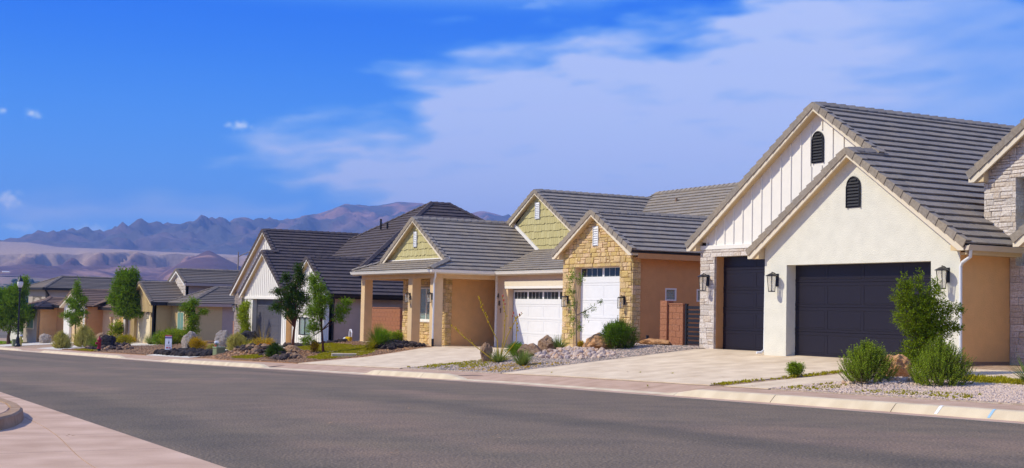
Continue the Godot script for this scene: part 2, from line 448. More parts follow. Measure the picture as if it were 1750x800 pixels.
func pl(t: Array, x: float) -> float:
	for i in t.size() - 1:
		if x <= t[i + 1][0]: return lerpf(t[i][1], t[i + 1][1], clampf((x - t[i][0]) / (t[i + 1][0] - t[i][0]), 0, 1))
	return t[-1][1]
func yk(x: float) -> float: return pl(YK, x)
func zl(x: float) -> float: return maxf(-4.3, -3.6 + (x + 11.6) * 0.0236)   # the near edge of the asphalt
func hk(x: float) -> float:   # kerb height: dropped at the driveways
	var h := 0.15
	for d in DRIVES:
		var k := minf(smoothstep(d[0] - 0.75, d[0], x), 1.0 - smoothstep(d[1], d[1] + 0.75, x))
		h = minf(h, lerpf(0.15, 0.03, k))
	return h
func gy(x: float, z: float) -> float:
	if z > -16.62: return yk(x)
	var s := yk(x) + 0.17
	var y := lerpf(s, pl(GF, x), clampf((-17.7 - z) / 6.8, 0, 1))
	if z > -17.7: return lerpf(s, yk(x) + hk(x), (z + 17.7) / 1.08)
	for m in MOUNDS:
		var d: float = Vector2(x - m[0], z - m[1]).length() / m[2]
		if d < 2.5: y += m[3] * exp(-d * d * 1.6)
	return y

func grid(nx: int, ny: int, pos: Callable, color = null) -> ArrayMesh:
	var v := PackedVector3Array(); var n := PackedVector3Array(); var ix := PackedInt32Array(); var c := PackedColorArray()
	for j in ny + 1:
		for i in nx + 1:
			v.append(pos.call(i, j))
			if color != null: c.append(color.call(i, j))
	var w := nx + 1
	for j in ny + 1:
		for i in nx + 1:
			var a := v[j * w + mini(i + 1, nx)] - v[j * w + maxi(i - 1, 0)]; var b := v[mini(j + 1, ny) * w + i] - v[maxi(j - 1, 0) * w + i]
			var q := a.cross(b).normalized()
			n.append(q if q.y >= 0 else -q)
	for j in ny:
		for i in nx:
			var k := j * w + i
			var up := (v[k + 1] - v[k]).cross(v[k + w] - v[k]).y > 0.0
			if up: ix.append_array(PackedInt32Array([k, k + w, k + 1, k + 1, k + w, k + w + 1]))
			else: ix.append_array(PackedInt32Array([k, k + 1, k + w, k + 1, k + w + 1, k + w]))
	var m := ArrayMesh.new(); var arr := []; arr.resize(Mesh.ARRAY_MAX)
	arr[Mesh.ARRAY_VERTEX] = v; arr[Mesh.ARRAY_NORMAL] = n; arr[Mesh.ARRAY_INDEX] = ix
	if color != null: arr[Mesh.ARRAY_COLOR] = c
	m.add_surface_from_arrays(Mesh.PRIMITIVE_TRIANGLES, arr)
	return m

# a sheet lying on the ground inside an outline given as x, z pairs
func patch(poly: PackedVector2Array, cell: float, yo: float) -> MB:
	var mb := MB.new()
	var lo := poly[0]; var hi := poly[0]
	for p in poly:
		lo = lo.min(p); hi = hi.max(p)
	for i in int(ceil((hi.x - lo.x) / cell)):
		for j in int(ceil((hi.y - lo.y) / cell)):
			var x := lo.x + i * cell; var z := lo.y + j * cell
			for q in Geometry2D.intersect_polygons(poly, rect(x, z, x + cell, z + cell)):
				var ix := Geometry2D.triangulate_polygon(q)
				for k in range(0, ix.size(), 3):
					var t := []
					for m in 3: t.append(V(q[ix[k + m]].x, gy(q[ix[k + m]].x, q[ix[k + m]].y) + yo, q[ix[k + m]].y))
					if (t[1] - t[0]).cross(t[2] - t[0]).y > 0.0: mb.tri(t[0], t[1], t[2])
					else: mb.tri(t[0], t[2], t[1])
	var c := Vector2.ZERO
	for q in poly: c += q / poly.size()
	for i in poly.size():
		var a := poly[i]; var b := poly[(i + 1) % poly.size()]; var n := maxi(1, int(a.distance_to(b) / cell))
		for k in n:
			var e := a.lerp(b, k / float(n)); var f := a.lerp(b, (k + 1) / float(n))
			var ea := V(e.x, gy(e.x, e.y) + yo, e.y); var fa := V(f.x, gy(f.x, f.y) + yo, f.y); var dn := V(0, -yo - 0.06, 0)
			mb.quad_out(ea, fa, fa + dn, ea + dn, V(c.x, ea.y, c.y))
	return mb

func slab(x0: float, x1: float, z0: float, z1: float, yo: float, th := 0.05, k := 3) -> MB:   # a cast slab following the ground, with edges
	var mb := MB.new()
	var f := func(i: int, j: int) -> Vector3:
		var x := lerpf(x0, x1, i / float(k)); var z := lerpf(z0, z1, j / float(k))
		return V(x, gy(x, z) + yo, z)
	var d := V(0, -th, 0); var mid := V((x0 + x1) / 2, -99, (z0 + z1) / 2)
	for i in k:
		for j in k: mb.quad_out(f.call(i, j), f.call(i + 1, j), f.call(i + 1, j + 1), f.call(i, j + 1), mid)
	mid.y = f.call(1, 1).y - th * 0.5
	for i in k:
		for e in [[i, 0, i + 1, 0], [i, k, i + 1, k], [0, i, 0, i + 1], [k, i, k, i + 1]]:
			var a: Vector3 = f.call(e[0], e[1]); var b: Vector3 = f.call(e[2], e[3])
			mb.quad_out(a, b, b + d, a + d, mid)
	return mb

func build_far_land() -> void:
	var nr := FastNoiseLite.new(); nr.seed = 21; nr.fractal_type = FastNoiseLite.FRACTAL_RIDGED; nr.fractal_octaves = 5; nr.frequency = 0.0011
	var nf := FastNoiseLite.new(); nf.seed = 22; nf.fractal_octaves = 4; nf.frequency = 0.004
	var rim := [[-100.0, 1.6], [-83.3, 1.73], [-82.0, 1.78], [-80.66, 1.9], [-79.77, 1.93], [-79.08, 1.88], [-78.63, 2.01], [-77.48, 2.05], [-76.78, 2.12], [-75.84, 1.98], [-75.13, 2.06], [-72.73, 1.98], [-70.3, 1.93], [-60.0, 1.9], [-30.0, 1.5]]
	var plateau := [[-100.0, 2.2], [-83.3, 2.29], [-82.0, 2.34], [-80.9, 2.34], [-79.78, 2.19], [-77.5, 2.17], [-75.1, 2.13], [-70.3, 2.05], [-30.0, 1.7]]
	var crest := [[-100.0, 1.5], [-83.31, 2.1], [-81.13, 2.35], [-79.91, 2.66], [-79.34, 2.78], [-78.43, 2.72], [-77.51, 2.87], [-76.58, 3.05], [-75.99, 3.03], [-74.93, 3.19], [-74.46, 3.26], [-73.4, 3.4], [-72.78, 3.51], [-72.3, 3.68], [-71.8, 3.5], [-70.34, 3.69], [-69.24, 3.95], [-68.13, 4.36], [-66.88, 4.33], [-65.88, 4.56], [-64.87, 4.53], [-63.86, 4.29], [-62.84, 4.13], [-62.09, 4.25], [-61.07, 4.0], [-59.04, 3.84], [-55.26, 3.4], [-30.0, 2.6]]
	var foot := [[90.0, -10.5], [200.0, -11.0], [420.0, -11.5], [700.0, -6.0], [1000.0, 3.5], [1500.0, 14.0], [2000.0, 31.0], [2200.0, 37.0], [2700.0, 40.0]]
	var at := func(a: float, r: float, y: float) -> Vector3: return V(sin(deg_to_rad(a)) * r, y, -cos(deg_to_rad(a)) * r)
	# valley floor all round
	var vf := mat("valley_land", Color(1, 1, 1), 0.95, "land", 0.004); vf.vertex_color_use_as_albedo = true
	struct("valley_ground", grid(360, 44, func(i: int, j: int) -> Vector3:
		var r := 90.0 * pow(30.0, j / 44.0); var a := i * 1.0
		var p: Vector3 = at.call(a, r, 0.0)
		return V(p.x, pl(foot, r) + nf.get_noise_2d(p.x, p.z) * minf(r * 0.004, 5.0), p.z), func(i: int, j: int) -> Color:
		var r := 90.0 * pow(30.0, j / 44.0)
		var p: Vector3 = at.call(i * 1.0, r, 0.0)
		var k := nf.get_noise_2d(p.x * 3.0, p.z * 3.0)
		return Color(0.42, 0.27, 0.20).lerp(Color(0.20, 0.17, 0.12), smoothstep(-0.1, 0.35, k))), vf)
	# the red mesa: a scarp cut by gullies, a flat rim, a slope of pale land on top
	var na := 430; var a0 := -92.0; var da := 0.125
	var mesa_r := func(j: int) -> float: return 2050.0 + j * 11.0 if j < 108 else 3238.0 + (j - 108) * 110.0
	var mesa_y := func(a: float, r: float) -> float:
		var p: Vector3 = at.call(a, r, 0.0)
		var cut := (nr.get_noise_2d(p.x * 3.4, p.z * 3.4) * 0.34 + nr.get_noise_2d(p.x * 1.1, p.z * 1.1) * 0.2 + 0.5)
		var top: float = tan(deg_to_rad(pl(rim, a))) * 3050.0
		var s := (r - 2950.0 - (cut - 0.5) * 620.0) / 760.0 + 0.92
		s = clampf(s, 0.0, 1.0)
		var y := lerpf(pl(foot, minf(r, 2400.0)), top, pow(s, 1.35) * 0.72 + 0.28 * smoothstep(0.82, 0.97, s))
		if r > 3050.0: y = lerpf(maxf(y, top), tan(deg_to_rad(pl(plateau, a))) * 4300.0, clampf((r - 3050.0) / 1250.0, 0, 1))
		y += nf.get_noise_2d(p.x * 2.0, p.z * 2.0) * 3.0 * (1.0 - smoothstep(2900.0, 3100.0, r) * 0.6)
		# a lone cone before the scarp
		var cd := Vector2((a + 73.8) * 0.72, (r - 2560.0) / 330.0).length()
		if cd < 1.6: y = maxf(y, 40.0 + 62.0 * pow(clampf(1.0 - cd / 1.6, 0, 1), 0.8) * (0.80 + 0.28 * cut))
		return y
	var red := mat("red_land", Color(1, 1, 1), 0.95, "land", 0.01); red.vertex_color_use_as_albedo = true
	struct("red_mesa", grid(na, 118, func(i: int, j: int) -> Vector3:
		var a := a0 + i * da; var r: float = mesa_r.call(j)
		return at.call(a, r, mesa_y.call(a, r)), func(i: int, j: int) -> Color:
		var a := a0 + i * da; var r: float = mesa_r.call(j)
		var p: Vector3 = at.call(a, r, mesa_y.call(a, r))
		var k := nf.get_noise_2d(p.x, p.z * 1.3); var layer := sin(p.y * 0.34 + k * 2.0)
		var c := Color(0.17, 0.085, 0.085).lerp(Color(0.56, 0.31, 0.22), smoothstep(0.12, 0.4, k) * 0.8).lerp(Color(0.13, 0.07, 0.09), smoothstep(0.3, 0.9, layer) * 0.6)
		return c.lerp(Color(0.60, 0.42, 0.30), smoothstep(2960.0, 3060.0, r))), red)
	# the mountains behind
	var mt_y := func(a: float, r: float) -> float:
		var p: Vector3 = at.call(a, r, 0.0)
		var top: float = tan(deg_to_rad(pl(crest, a))) * 6000.0
		var low: float = tan(deg_to_rad(pl(plateau, a) - 0.15)) * 4300.0
		var s := clampf((r - 4300.0) / 1700.0, 0, 1)
		var cut := (nr.get_noise_2d(p.x * 1.9 + 4000.0, p.z * 1.9) * 0.75 + nr.get_noise_2d(p.x * 0.6, p.z * 0.6) * 0.4 + nr.get_noise_2d(p.x * 5.0, p.z * 5.0) * 0.32)
		var y := lerpf(low, top, pow(s, 1.25)) + cut * 92.0 * sin(s * PI) * clampf((top - low) / 180.0, 0.25, 1.0)
		y += nf.get_noise_2d(p.x * 1.2, p.z * 1.2) * 7.0 * (1.0 if s < 1.0 else 0.4)
		if r > 6000.0: y = top - (r - 6000.0) * 0.28 + cut * 20.0
		return y
	var mt := mat("mountain_land", Color(1, 1, 1), 0.95, "land", 0.006); mt.vertex_color_use_as_albedo = true
	struct("mountains", grid(400, 60, func(i: int, j: int) -> Vector3:
		var a := -95.0 + i * 0.15; var r := 4280.0 + j * 34.4
		return at.call(a, r, mt_y.call(a, r)), func(i: int, j: int) -> Color:
		var a := -95.0 + i * 0.15; var r := 4280.0 + j * 34.4
		var p: Vector3 = at.call(a, r, 0.0)
		var k := nf.get_noise_2d(p.x * 0.8 + 900.0, p.z * 0.8); var high: float = smoothstep(4900.0, 5500.0, r) * smoothstep(3.4, 4.0, pl(crest, a))
		return Color(0.12, 0.11, 0.12).lerp(Color(0.46, 0.25, 0.19), smoothstep(0.0, 0.35, k + 0.12) * (0.25 + 0.75 * high))), mt)
	# woods and roofs of the town in the valley, too far to tell apart
	var blob := rock_mesh(31, 1, 0.35, 1.0)
	var xs := []
	for i in 900:
		var r := rf(560.0, 1700.0)
		var p: Vector3 = at.call(rf(-86.0, -62.0), r, 0.0)
		var s := rf(1.2, 3.4)
		xs.append(Transform3D(Basis().scaled(V(s * rf(0.8, 1.8), s, s)).rotated(Vector3.UP, rf(0, TAU)), V(p.x, pl(foot, r) + s * 0.4, p.z)))
	scatter("valley_trees", blob, mat("valley_tree", Color(0.035, 0.060, 0.035), 0.9), xs)

func build_ground() -> void:
	# yards: one sheet behind the pavement, running back past the houses
	var xs := [40.0]
	while xs[-1] > -300.0: xs.append(xs[-1] - (0.6 if xs[-1] < -12.0 and xs[-1] > -66.0 else 2.0))
	var zs := [-17.7, -18.3, -19.0, -19.7, -20.4, -21.1, -21.8, -22.5, -23.2, -23.9, -24.5, -26.0, -32.0, -45.0, -70.0, -90.0]
	struct("yard_ground", grid(xs.size() - 1, zs.size() - 1, func(i: int, j: int) -> Vector3: return V(xs[i], gy(xs[i], zs[j]) - (6.0 if j == zs.size() - 1 or i == xs.size() - 1 else 0.0), zs[j])), M.yard)
	# asphalt with a slight crown
	var dust := FastNoiseLite.new(); dust.seed = 71; dust.frequency = 0.10; dust.fractal_octaves = 4
	struct("road", grid(340, 24, func(i: int, j: int) -> Vector3:
		var x := 40.0 - i * 1.0; var t := j / 24.0
		return V(x, yk(x) + 0.05 * sin(t * PI), lerpf(zl(x), -16.0, t)), func(i: int, j: int) -> Color:
		var k := dust.get_noise_2d((40.0 - i) * 0.6, j * 1.1); var worn := dust.get_noise_2d((40.0 - i) * 0.12 + 90.0, j * 2.2)
		return Color(0.255, 0.196, 0.134).lerp(Color(0.325, 0.228, 0.158), smoothstep(-0.05, 0.4, k)).lerp(Color(0.180, 0.145, 0.105), smoothstep(0.08, 0.45, worn) * 0.8)), M.asphalt)
	# the far gutter and kerb
	struct("gutter", grid(340, 1, func(i: int, j: int) -> Vector3:
		var x := 40.0 - i * 1.0
		return V(x, yk(x) + (0.004 if j == 0 else 0.012), -16.0 - 0.36 * j)), M.gutter)
	var kerb := struct("kerb", grid(340, 1, func(i: int, j: int) -> Vector3:
		var x := 40.0 - i * 1.0
		return V(x, yk(x) + 0.005, -16.3 - 0.4 * j)), M.gap)
	var x := 2.0
	while x > -190.0:
		var mb := MB.new(); var w := 3.05 if x > -60.0 else 6.1; var k := 5
		for i in k:
			var xa := x - 0.012 - (w - 0.02) * i / k; var xb := x - 0.012 - (w - 0.02) * (i + 1) / k
			var pr := []
			for q in [xa, xb]:
				var h := hk(q); var y := yk(q)
				pr.append([V(q, y, -16.32), V(q, y + h * 0.25, -16.345), V(q, y + h * 0.82, -16.43), V(q, y + h * 0.97, -16.455), V(q, y + h + 0.004, -16.49), V(q, y + h + 0.006, -16.63), V(q, y - 0.05, -16.63)])
			for p in 6: mb.quad_out(pr[0][p], pr[1][p], pr[1][p + 1], pr[0][p + 1], V((xa + xb) / 2, yk(xa) - 0.06, -16.56))
			if i == 0: for p in range(1, 6): mb.tri(pr[0][0], pr[0][p], pr[0][p + 1])
			if i == k - 1: for p in range(1, 6): mb.tri(pr[1][0], pr[1][p + 1], pr[1][p])
		obj("kerb_stone", mb, M.kerb, kerb)
		x -= w
	# pavement of cast slabs
	var walk := struct("sidewalk", grid(300, 1, func(i: int, j: int) -> Vector3:
		var q := 40.0 - i * 1.0
		return V(q, gy(q, -16.63 - 1.07 * j) - 0.03, -16.63 - 1.07 * j)), M.gap)
	x = 0.0
	while x > -150.0:
		var w := 1.52 if x > -75.0 else 3.04
		obj("sidewalk_slab", slab(x - w + 0.006, x - 0.006, -17.7, -16.635, 0.0, 0.05, 2), M.sidewalk, walk)
		x -= w
	# driveways
	driveway("driveway", [-32.3, -29.2, -26.1, -22.98], [-24.95, -22.4, -20.0, -17.72], M.driveway)
	driveway("driveway", [-48.5, -45.4, -42.3, -39.1], [-25.6, -22.9, -20.3, -17.72], M.driveway)
	var wedge := struct("driveway_side", patch(P([-51.3, -27.8, -46.0, -27.8, -46.0, -25.62, -48.52, -25.62, -48.52, -20.5, -51.3, -25.0]), 1.0, 0.02), M.driveway)
	wedge.name = "driveway_edge"
	driveway("driveway", [-72.0, -69.2, -66.4, -63.6], [-24.6, -21.2, -17.72], M.pale_driveway)
	driveway("driveway", [-105.5, -101.0, -96.5], [-24.9, -21.2, -17.72], M.pale_driveway)
	driveway("driveway", [-130.0, -125.5, -121.0], [-24.9, -21.2, -17.72], M.pale_driveway)
	# the path to the cream house's door
	var path := struct("path", patch(P([-22.5, -17.72, -21.05, -17.72, -21.05, -21.9, -12.0, -21.9, -12.0, -23.4, -22.5, -23.4]), 1.0, 0.006), M.gap)
	for r in [[-22.49, -21.06, -19.6, -17.72], [-22.49, -21.06, -21.9, -19.61], [-22.49, -21.06, -23.4, -21.91], [-21.05, -19.0, -23.4, -21.91], [-18.99, -16.5, -23.4, -21.91], [-16.49, -12.0, -23.4, -21.91]]:
		obj("path_slab", slab(r[0], r[1], r[2], r[3], 0.022, 0.03), M.driveway, path)
	# beds of gravel, bare earth and lawn
	struct("gravel_bed", patch(P([-21.0, -17.74, -10.0, -17.74, -10.0, -20.7, -18.4, -20.7, -19.4, -21.85, -21.0, -21.85]), 0.7, 0.022), M.gravel)
	struct("gravel_bed", patch(P([-38.9, -17.74, -32.4, -17.74, -32.4, -24.8, -33.0, -26.8, -37.5, -26.9, -37.55, -25.4, -38.9, -25.4]), 0.7, 0.022), M.gravel)
	struct("earth_bed", patch(P([-63.5, -17.74, -48.7, -17.74, -48.7, -20.6, -51.35, -25.0, -63.0, -24.6]), 0.8, 0.02), M.red_dirt)
	struct("earth_bed", patch(P([-96.3, -17.74, -72.2, -17.74, -72.2, -24.6, -96.3, -24.9]), 1.2, 0.02), M.red_dirt)
	var lawn_a := P([-49.3, -18.9, -49.6, -20.9, -51.0, -22.0, -55.2, -23.4, -60.0, -23.5, -60.2, -21.8, -56.0, -21.0, -53.4, -20.6, -51.6, -19.2])
	struct("lawn", patch(lawn_a, 0.8, 0.035), M.lawn_soil)
	var lawn_b := P([-20.0, -20.8, -10.0, -20.8, -10.0, -21.85, -19.4, -21.85])
	struct("lawn", patch(lawn_b, 0.7, 0.035), M.lawn_soil)
	var lawn_c := P([-160.0, -18.0, -132.0, -18.0, -132.0, -23.0, -160.0, -23.0])
	struct("lawn", patch(lawn_c, 2.0, 0.035), M.lawn_soil)
	var lawn_d := P([-58.6, -18.2, -55.4, -18.1, -55.0, -18.9, -58.0, -19.4])
	struct("lawn", patch(lawn_d, 0.8, 0.035), M.lawn_soil)
	grass_on("grass", lawn_a, 9000, 0.07, M.grass)
	grass_on("grass", lawn_b, 2600, 0.06, M.grass)
	grass_on("grass", lawn_c, 4000, 0.10, M.lawn_green)
	grass_on("grass", lawn_d, 1500, 0.09, M.grass)
	grass_on("weeds", P([-22.98, -17.75, -22.52, -17.75, -22.5, -20.8, -22.98, -21.6]), 560, 0.05, M.grass)
	grass_on("weeds", P([-20.9, -17.8, -19.4, -17.8, -19.6, -18.5, -20.7, -19.2]), 200, 0.045, M.grass)
	grass_on("weeds", P([-18.9, -17.85, -16.0, -17.85, -16.4, -18.6, -18.4, -18.7]), 260, 0.045, M.grass)
	grass_on("weeds", P([-39.0, -17.8, -37.4, -17.8, -35.0, -18.5, -36.2, -20.2, -38.9, -20.0]), 900, 0.06, M.grass)
	grass_on("weeds", P([-35.4, -17.8, -32.6, -17.8, -32.6, -20.2, -34.6, -19.6]), 420, 0.05, M.gold)
	grass_on("weeds", P([-92.0, -17.8, -86.5, -17.8, -87.0, -18.6, -91.5, -18.7]), 700, 0.10, M.grass)
	pebbles("gravel_stones", P([-21.0, -17.76, -14.5, -17.76, -14.5, -20.7, -18.4, -20.7, -19.6, -21.2, -20.9, -20.4]), 9000, 0.014, 0.032, M.cobble_0)
	pebbles("gravel_stones", P([-21.0, -17.76, -14.5, -17.76, -14.5, -20.7, -18.4, -20.7, -19.6, -21.2, -20.9, -20.4]), 3500, 0.014, 0.030, M.cobble_1)
	pebbles("gravel_stones", P([-38.8, -17.78, -32.45, -17.78, -32.45, -24.8, -33.0, -26.6, -37.3, -26.8, -37.4, -25.2, -38.8, -24.6]), 9000, 0.016, 0.034, M.grey_rock)
	pebbles("gravel_stones", P([-38.8, -17.78, -32.45, -17.78, -32.45, -24.8, -33.0, -26.6, -37.3, -26.8, -37.4, -25.2, -38.8, -24.6]), 7000, 0.016, 0.034, M.cobble_0)
	pebbles("earth_stones", P([-63.3, -17.8, -48.9, -17.8, -48.9, -20.6, -51.3, -24.8, -62.8, -24.5]), 7000, 0.02, 0.05, M.brown_rock)
	pebbles("earth_stones", P([-96.0, -17.8, -72.4, -17.8, -72.4, -24.4, -96.0, -24.7]), 6000, 0.03, 0.07, M.brown_rock)
	# the near side: a cast apron in big slabs, and a kerb that curves away
	var base := struct("apron_ground", grid(100, 4, func(i: int, j: int) -> Vector3:
		var q := 30.0 - i * 3.0
		return V(q, yk(q) - 0.03 - (3.0 if j == 4 else 0.0), zl(q) + [0.0, 3.0, 12.0, 60.0, 90.0][j])), M.yard)
	base.name = "near_ground"
	var apron := struct("apron", grid(60, 1, func(i: int, j: int) -> Vector3:
		var q := 4.0 - i * 1.5
		return V(q, yk(q) - 0.012, zl(q) + j * 7.0)), M.gap)
	var cuts := [2.0, -5.2, -8.4, -11.2, -13.8, -15.98, -19.0, -23.0, -27.0, -33.0, -45.0, -80.0]
	for i in cuts.size() - 1:
		for row in 2:   # a strip along the asphalt, and the slabs behind the flow line
			var mb := MB.new(); var k := 8
			for s in k:
				var xa: float = lerpf(cuts[i] - 0.006, cuts[i + 1] + 0.006, s / float(k)); var xb: float = lerpf(cuts[i] - 0.006, cuts[i + 1] + 0.006, (s + 1) / float(k))
				var q := []
				for e in [xa, xb]:
					var flow: float = zl(e) + lerpf(1.05, 0.62, smoothstep(-11.0, -19.5, e)) + 0.02 * sin(e * 0.9)
					var z0: float = zl(e) if row == 0 else flow + 0.006
					var z1: float = flow - 0.006 if row == 0 else zl(e) + 7.0
					q.append([V(e, yk(e) + (0.002 if row == 0 else 0.0), z0), V(e, yk(e) + 0.0, z1)])
				mb.quad_out(q[0][0], q[1][0], q[1][1], q[0][1], V(xa, -50, 0))
				mb.quad_out(q[0][1], q[1][1], q[1][1] + V(0, -0.03, 0), q[0][1] + V(0, -0.03, 0), V(xa, yk(xa) - 0.01, q[0][0].z))
				mb.quad_out(q[0][0], q[1][0], q[1][0] + V(0, -0.03, 0), q[0][0] + V(0, -0.03, 0), V(xa, yk(xa) - 0.01, q[0][1].z))
			obj("apron_slab", mb, M.apron, apron)
	var line := [V(-80, 0, -3.75), V(-30, 0, -3.42), V(-22, 0, -3.24), V(-20.2, 0, -3.20), V(-19.2, 0, -3.10), V(-18.4, 0, -2.95), V(-17.6, 0, -2.74), V(-17.0, 0, -2.50), V(-16.6, 0, -2.2), V(-16.3, 0, -1.6), V(-16.2, 0, -0.8), V(-16.15, 0, 5.0)]
	var kb := MB.new(); var tops := MB.new()
	for i in line.size() - 1:
		var pr := []
		for q in [i, i + 1]:
			var d: Vector3 = (line[mini(q + 1, line.size() - 1)] - line[maxi(q - 1, 0)]).normalized()
			var inw := V(-d.z, 0, d.x); if inw.x > 0.3 or inw.z < -0.3: inw = -inw
			var p: Vector3 = line[q] + V(0, yk(line[q].x), 0)
			pr.append([p, p + inw * 0.02 + V(0, 0.13, 0), p + inw * 0.045 + V(0, 0.152, 0), p + inw * 0.17 + V(0, 0.155, 0), p + inw * 0.18 + V(0, 0.13, 0), p + inw * 0.20 + V(0, 0.15, 0), p + inw * 3.0 + V(0, 0.16, 0)])
		for p in 4: kb.quad_out(pr[0][p], pr[1][p], pr[1][p + 1], pr[0][p + 1], (pr[0][0] + pr[1][3]) * 0.5 + V(0, -0.12, 0))
		for p in [4, 5]: tops.quad_out(pr[0][p], pr[1][p], pr[1][p + 1], pr[0][p + 1], (pr[0][0] + pr[1][6]) * 0.5 + V(0, -9, 0))
	struct("near_kerb", kb, M.shade_toned_kerb).name = "corner_kerb"
	struct("corner_pavement", tops, M.sidewalk)
	# white and blue survey paint on the far kerb
	tag(obj("white_paint_mark", kerb_mark(-15.36, 0.06), M.sign_white), "white painted stripe down the pale kerb at the right", "paint mark")
	tag(obj("blue_paint_mark", kerb_mark(-14.3, 0.05), mat("blue_paint", Color(0.30, 0.48, 0.62), 0.8)), "small blue survey paint smear on the kerb beside its joint", "paint mark")

func kerb_mark(q: float, w: float) -> MB:
	var mb := MB.new(); var pr := [[0.03, -16.335], [0.041, -16.341], [0.126, -16.426], [0.150, -16.450], [0.160, -16.484]]
	for i in 4:
		var y := yk(q)
		mb.quad_out(V(q, y + pr[i][0], pr[i][1]), V(q + w, y + pr[i][0], pr[i][1]), V(q + w, y + pr[i + 1][0], pr[i + 1][1]), V(q, y + pr[i + 1][0], pr[i + 1][1]), V(q, y - 0.5, -17.0))
	return mb

func driveway(called: String, cx: Array, cz: Array, m: Material) -> void:
	var d := struct(called, patch(P([cx[0], cz[0], cx[-1], cz[0], cx[-1], cz[-1], cx[0], cz[-1]]), 1.0, 0.006), M.gap)
	for i in cx.size() - 1:
		for j in cz.size() - 1: obj("driveway_slab", slab(cx[i] + 0.006, cx[i + 1] - 0.006, cz[j] + 0.006, cz[j + 1] - 0.006, 0.024, 0.03, 4), m, d)

func inside(poly: PackedVector2Array) -> Vector2:
	var lo := poly[0]; var hi := poly[0]
	for p in poly:
		lo = lo.min(p); hi = hi.max(p)
	for t in 40:
		var q := Vector2(rf(lo.x, hi.x), rf(lo.y, hi.y))
		if Geometry2D.is_point_in_polygon(q, poly): return q
	return poly[0]

func tuft_mesh(sd: int, n: int, h: float, w: float, spread: float) -> MB:
	var r := RandomNumberGenerator.new(); r.seed = sd
	var mb := MB.new()
	for i in n:
		var a := r.randf() * TAU; var o := V(cos(a), 0, sin(a)); var b := o * r.randf() * spread * 0.5
		var hh := h * r.randf_range(0.55, 1.0); var tip := b + o * spread * r.randf_range(0.1, 0.9) + V(0, hh, 0)
		var s := V(-sin(a), 0, cos(a)) * w
		var mid := b.lerp(tip, 0.55) + V(0, hh * 0.12, 0)
		mb.tri(b - s, b + s, mid + s * 0.7); mb.tri(b - s, mid + s * 0.7, mid - s * 0.7); mb.tri(mid - s * 0.7, mid + s * 0.7, tip)
	return mb

func grass_on(called: String, poly: PackedVector2Array, n: int, h: float, m: Material) -> void:
	var xs := []; var nz := FastNoiseLite.new(); nz.seed = n; nz.frequency = 0.9
	for i in n:
		var q := inside(poly)
		if nz.get_noise_2d(q.x, q.y) < -0.22: continue
		xs.append(Transform3D(Basis(Vector3.UP, rf(0, TAU)).scaled(Vector3.ONE * rf(0.6, 1.3)), V(q.x, gy(q.x, q.y) + 0.03, q.y)))
	scatter(called, tuft_mesh(n, 7, h, 0.006, h * 0.9).mesh(), m, xs)

func pebbles(called: String, poly: PackedVector2Array, n: int, r0: float, r1: float, m: Material) -> void:
	var xs := []
	for i in n:
		var q := inside(poly); var s := rf(r0, r1)
		xs.append(Transform3D(Basis.from_euler(V(rf(0, TAU), rf(0, TAU), 0)).scaled(V(s, s * 0.7, s)), V(q.x, gy(q.x, q.y) + 0.02 + s * 0.35, q.y)))
	scatter(called, rock_mesh(n, 0, 0.3, 0.9), m, xs)

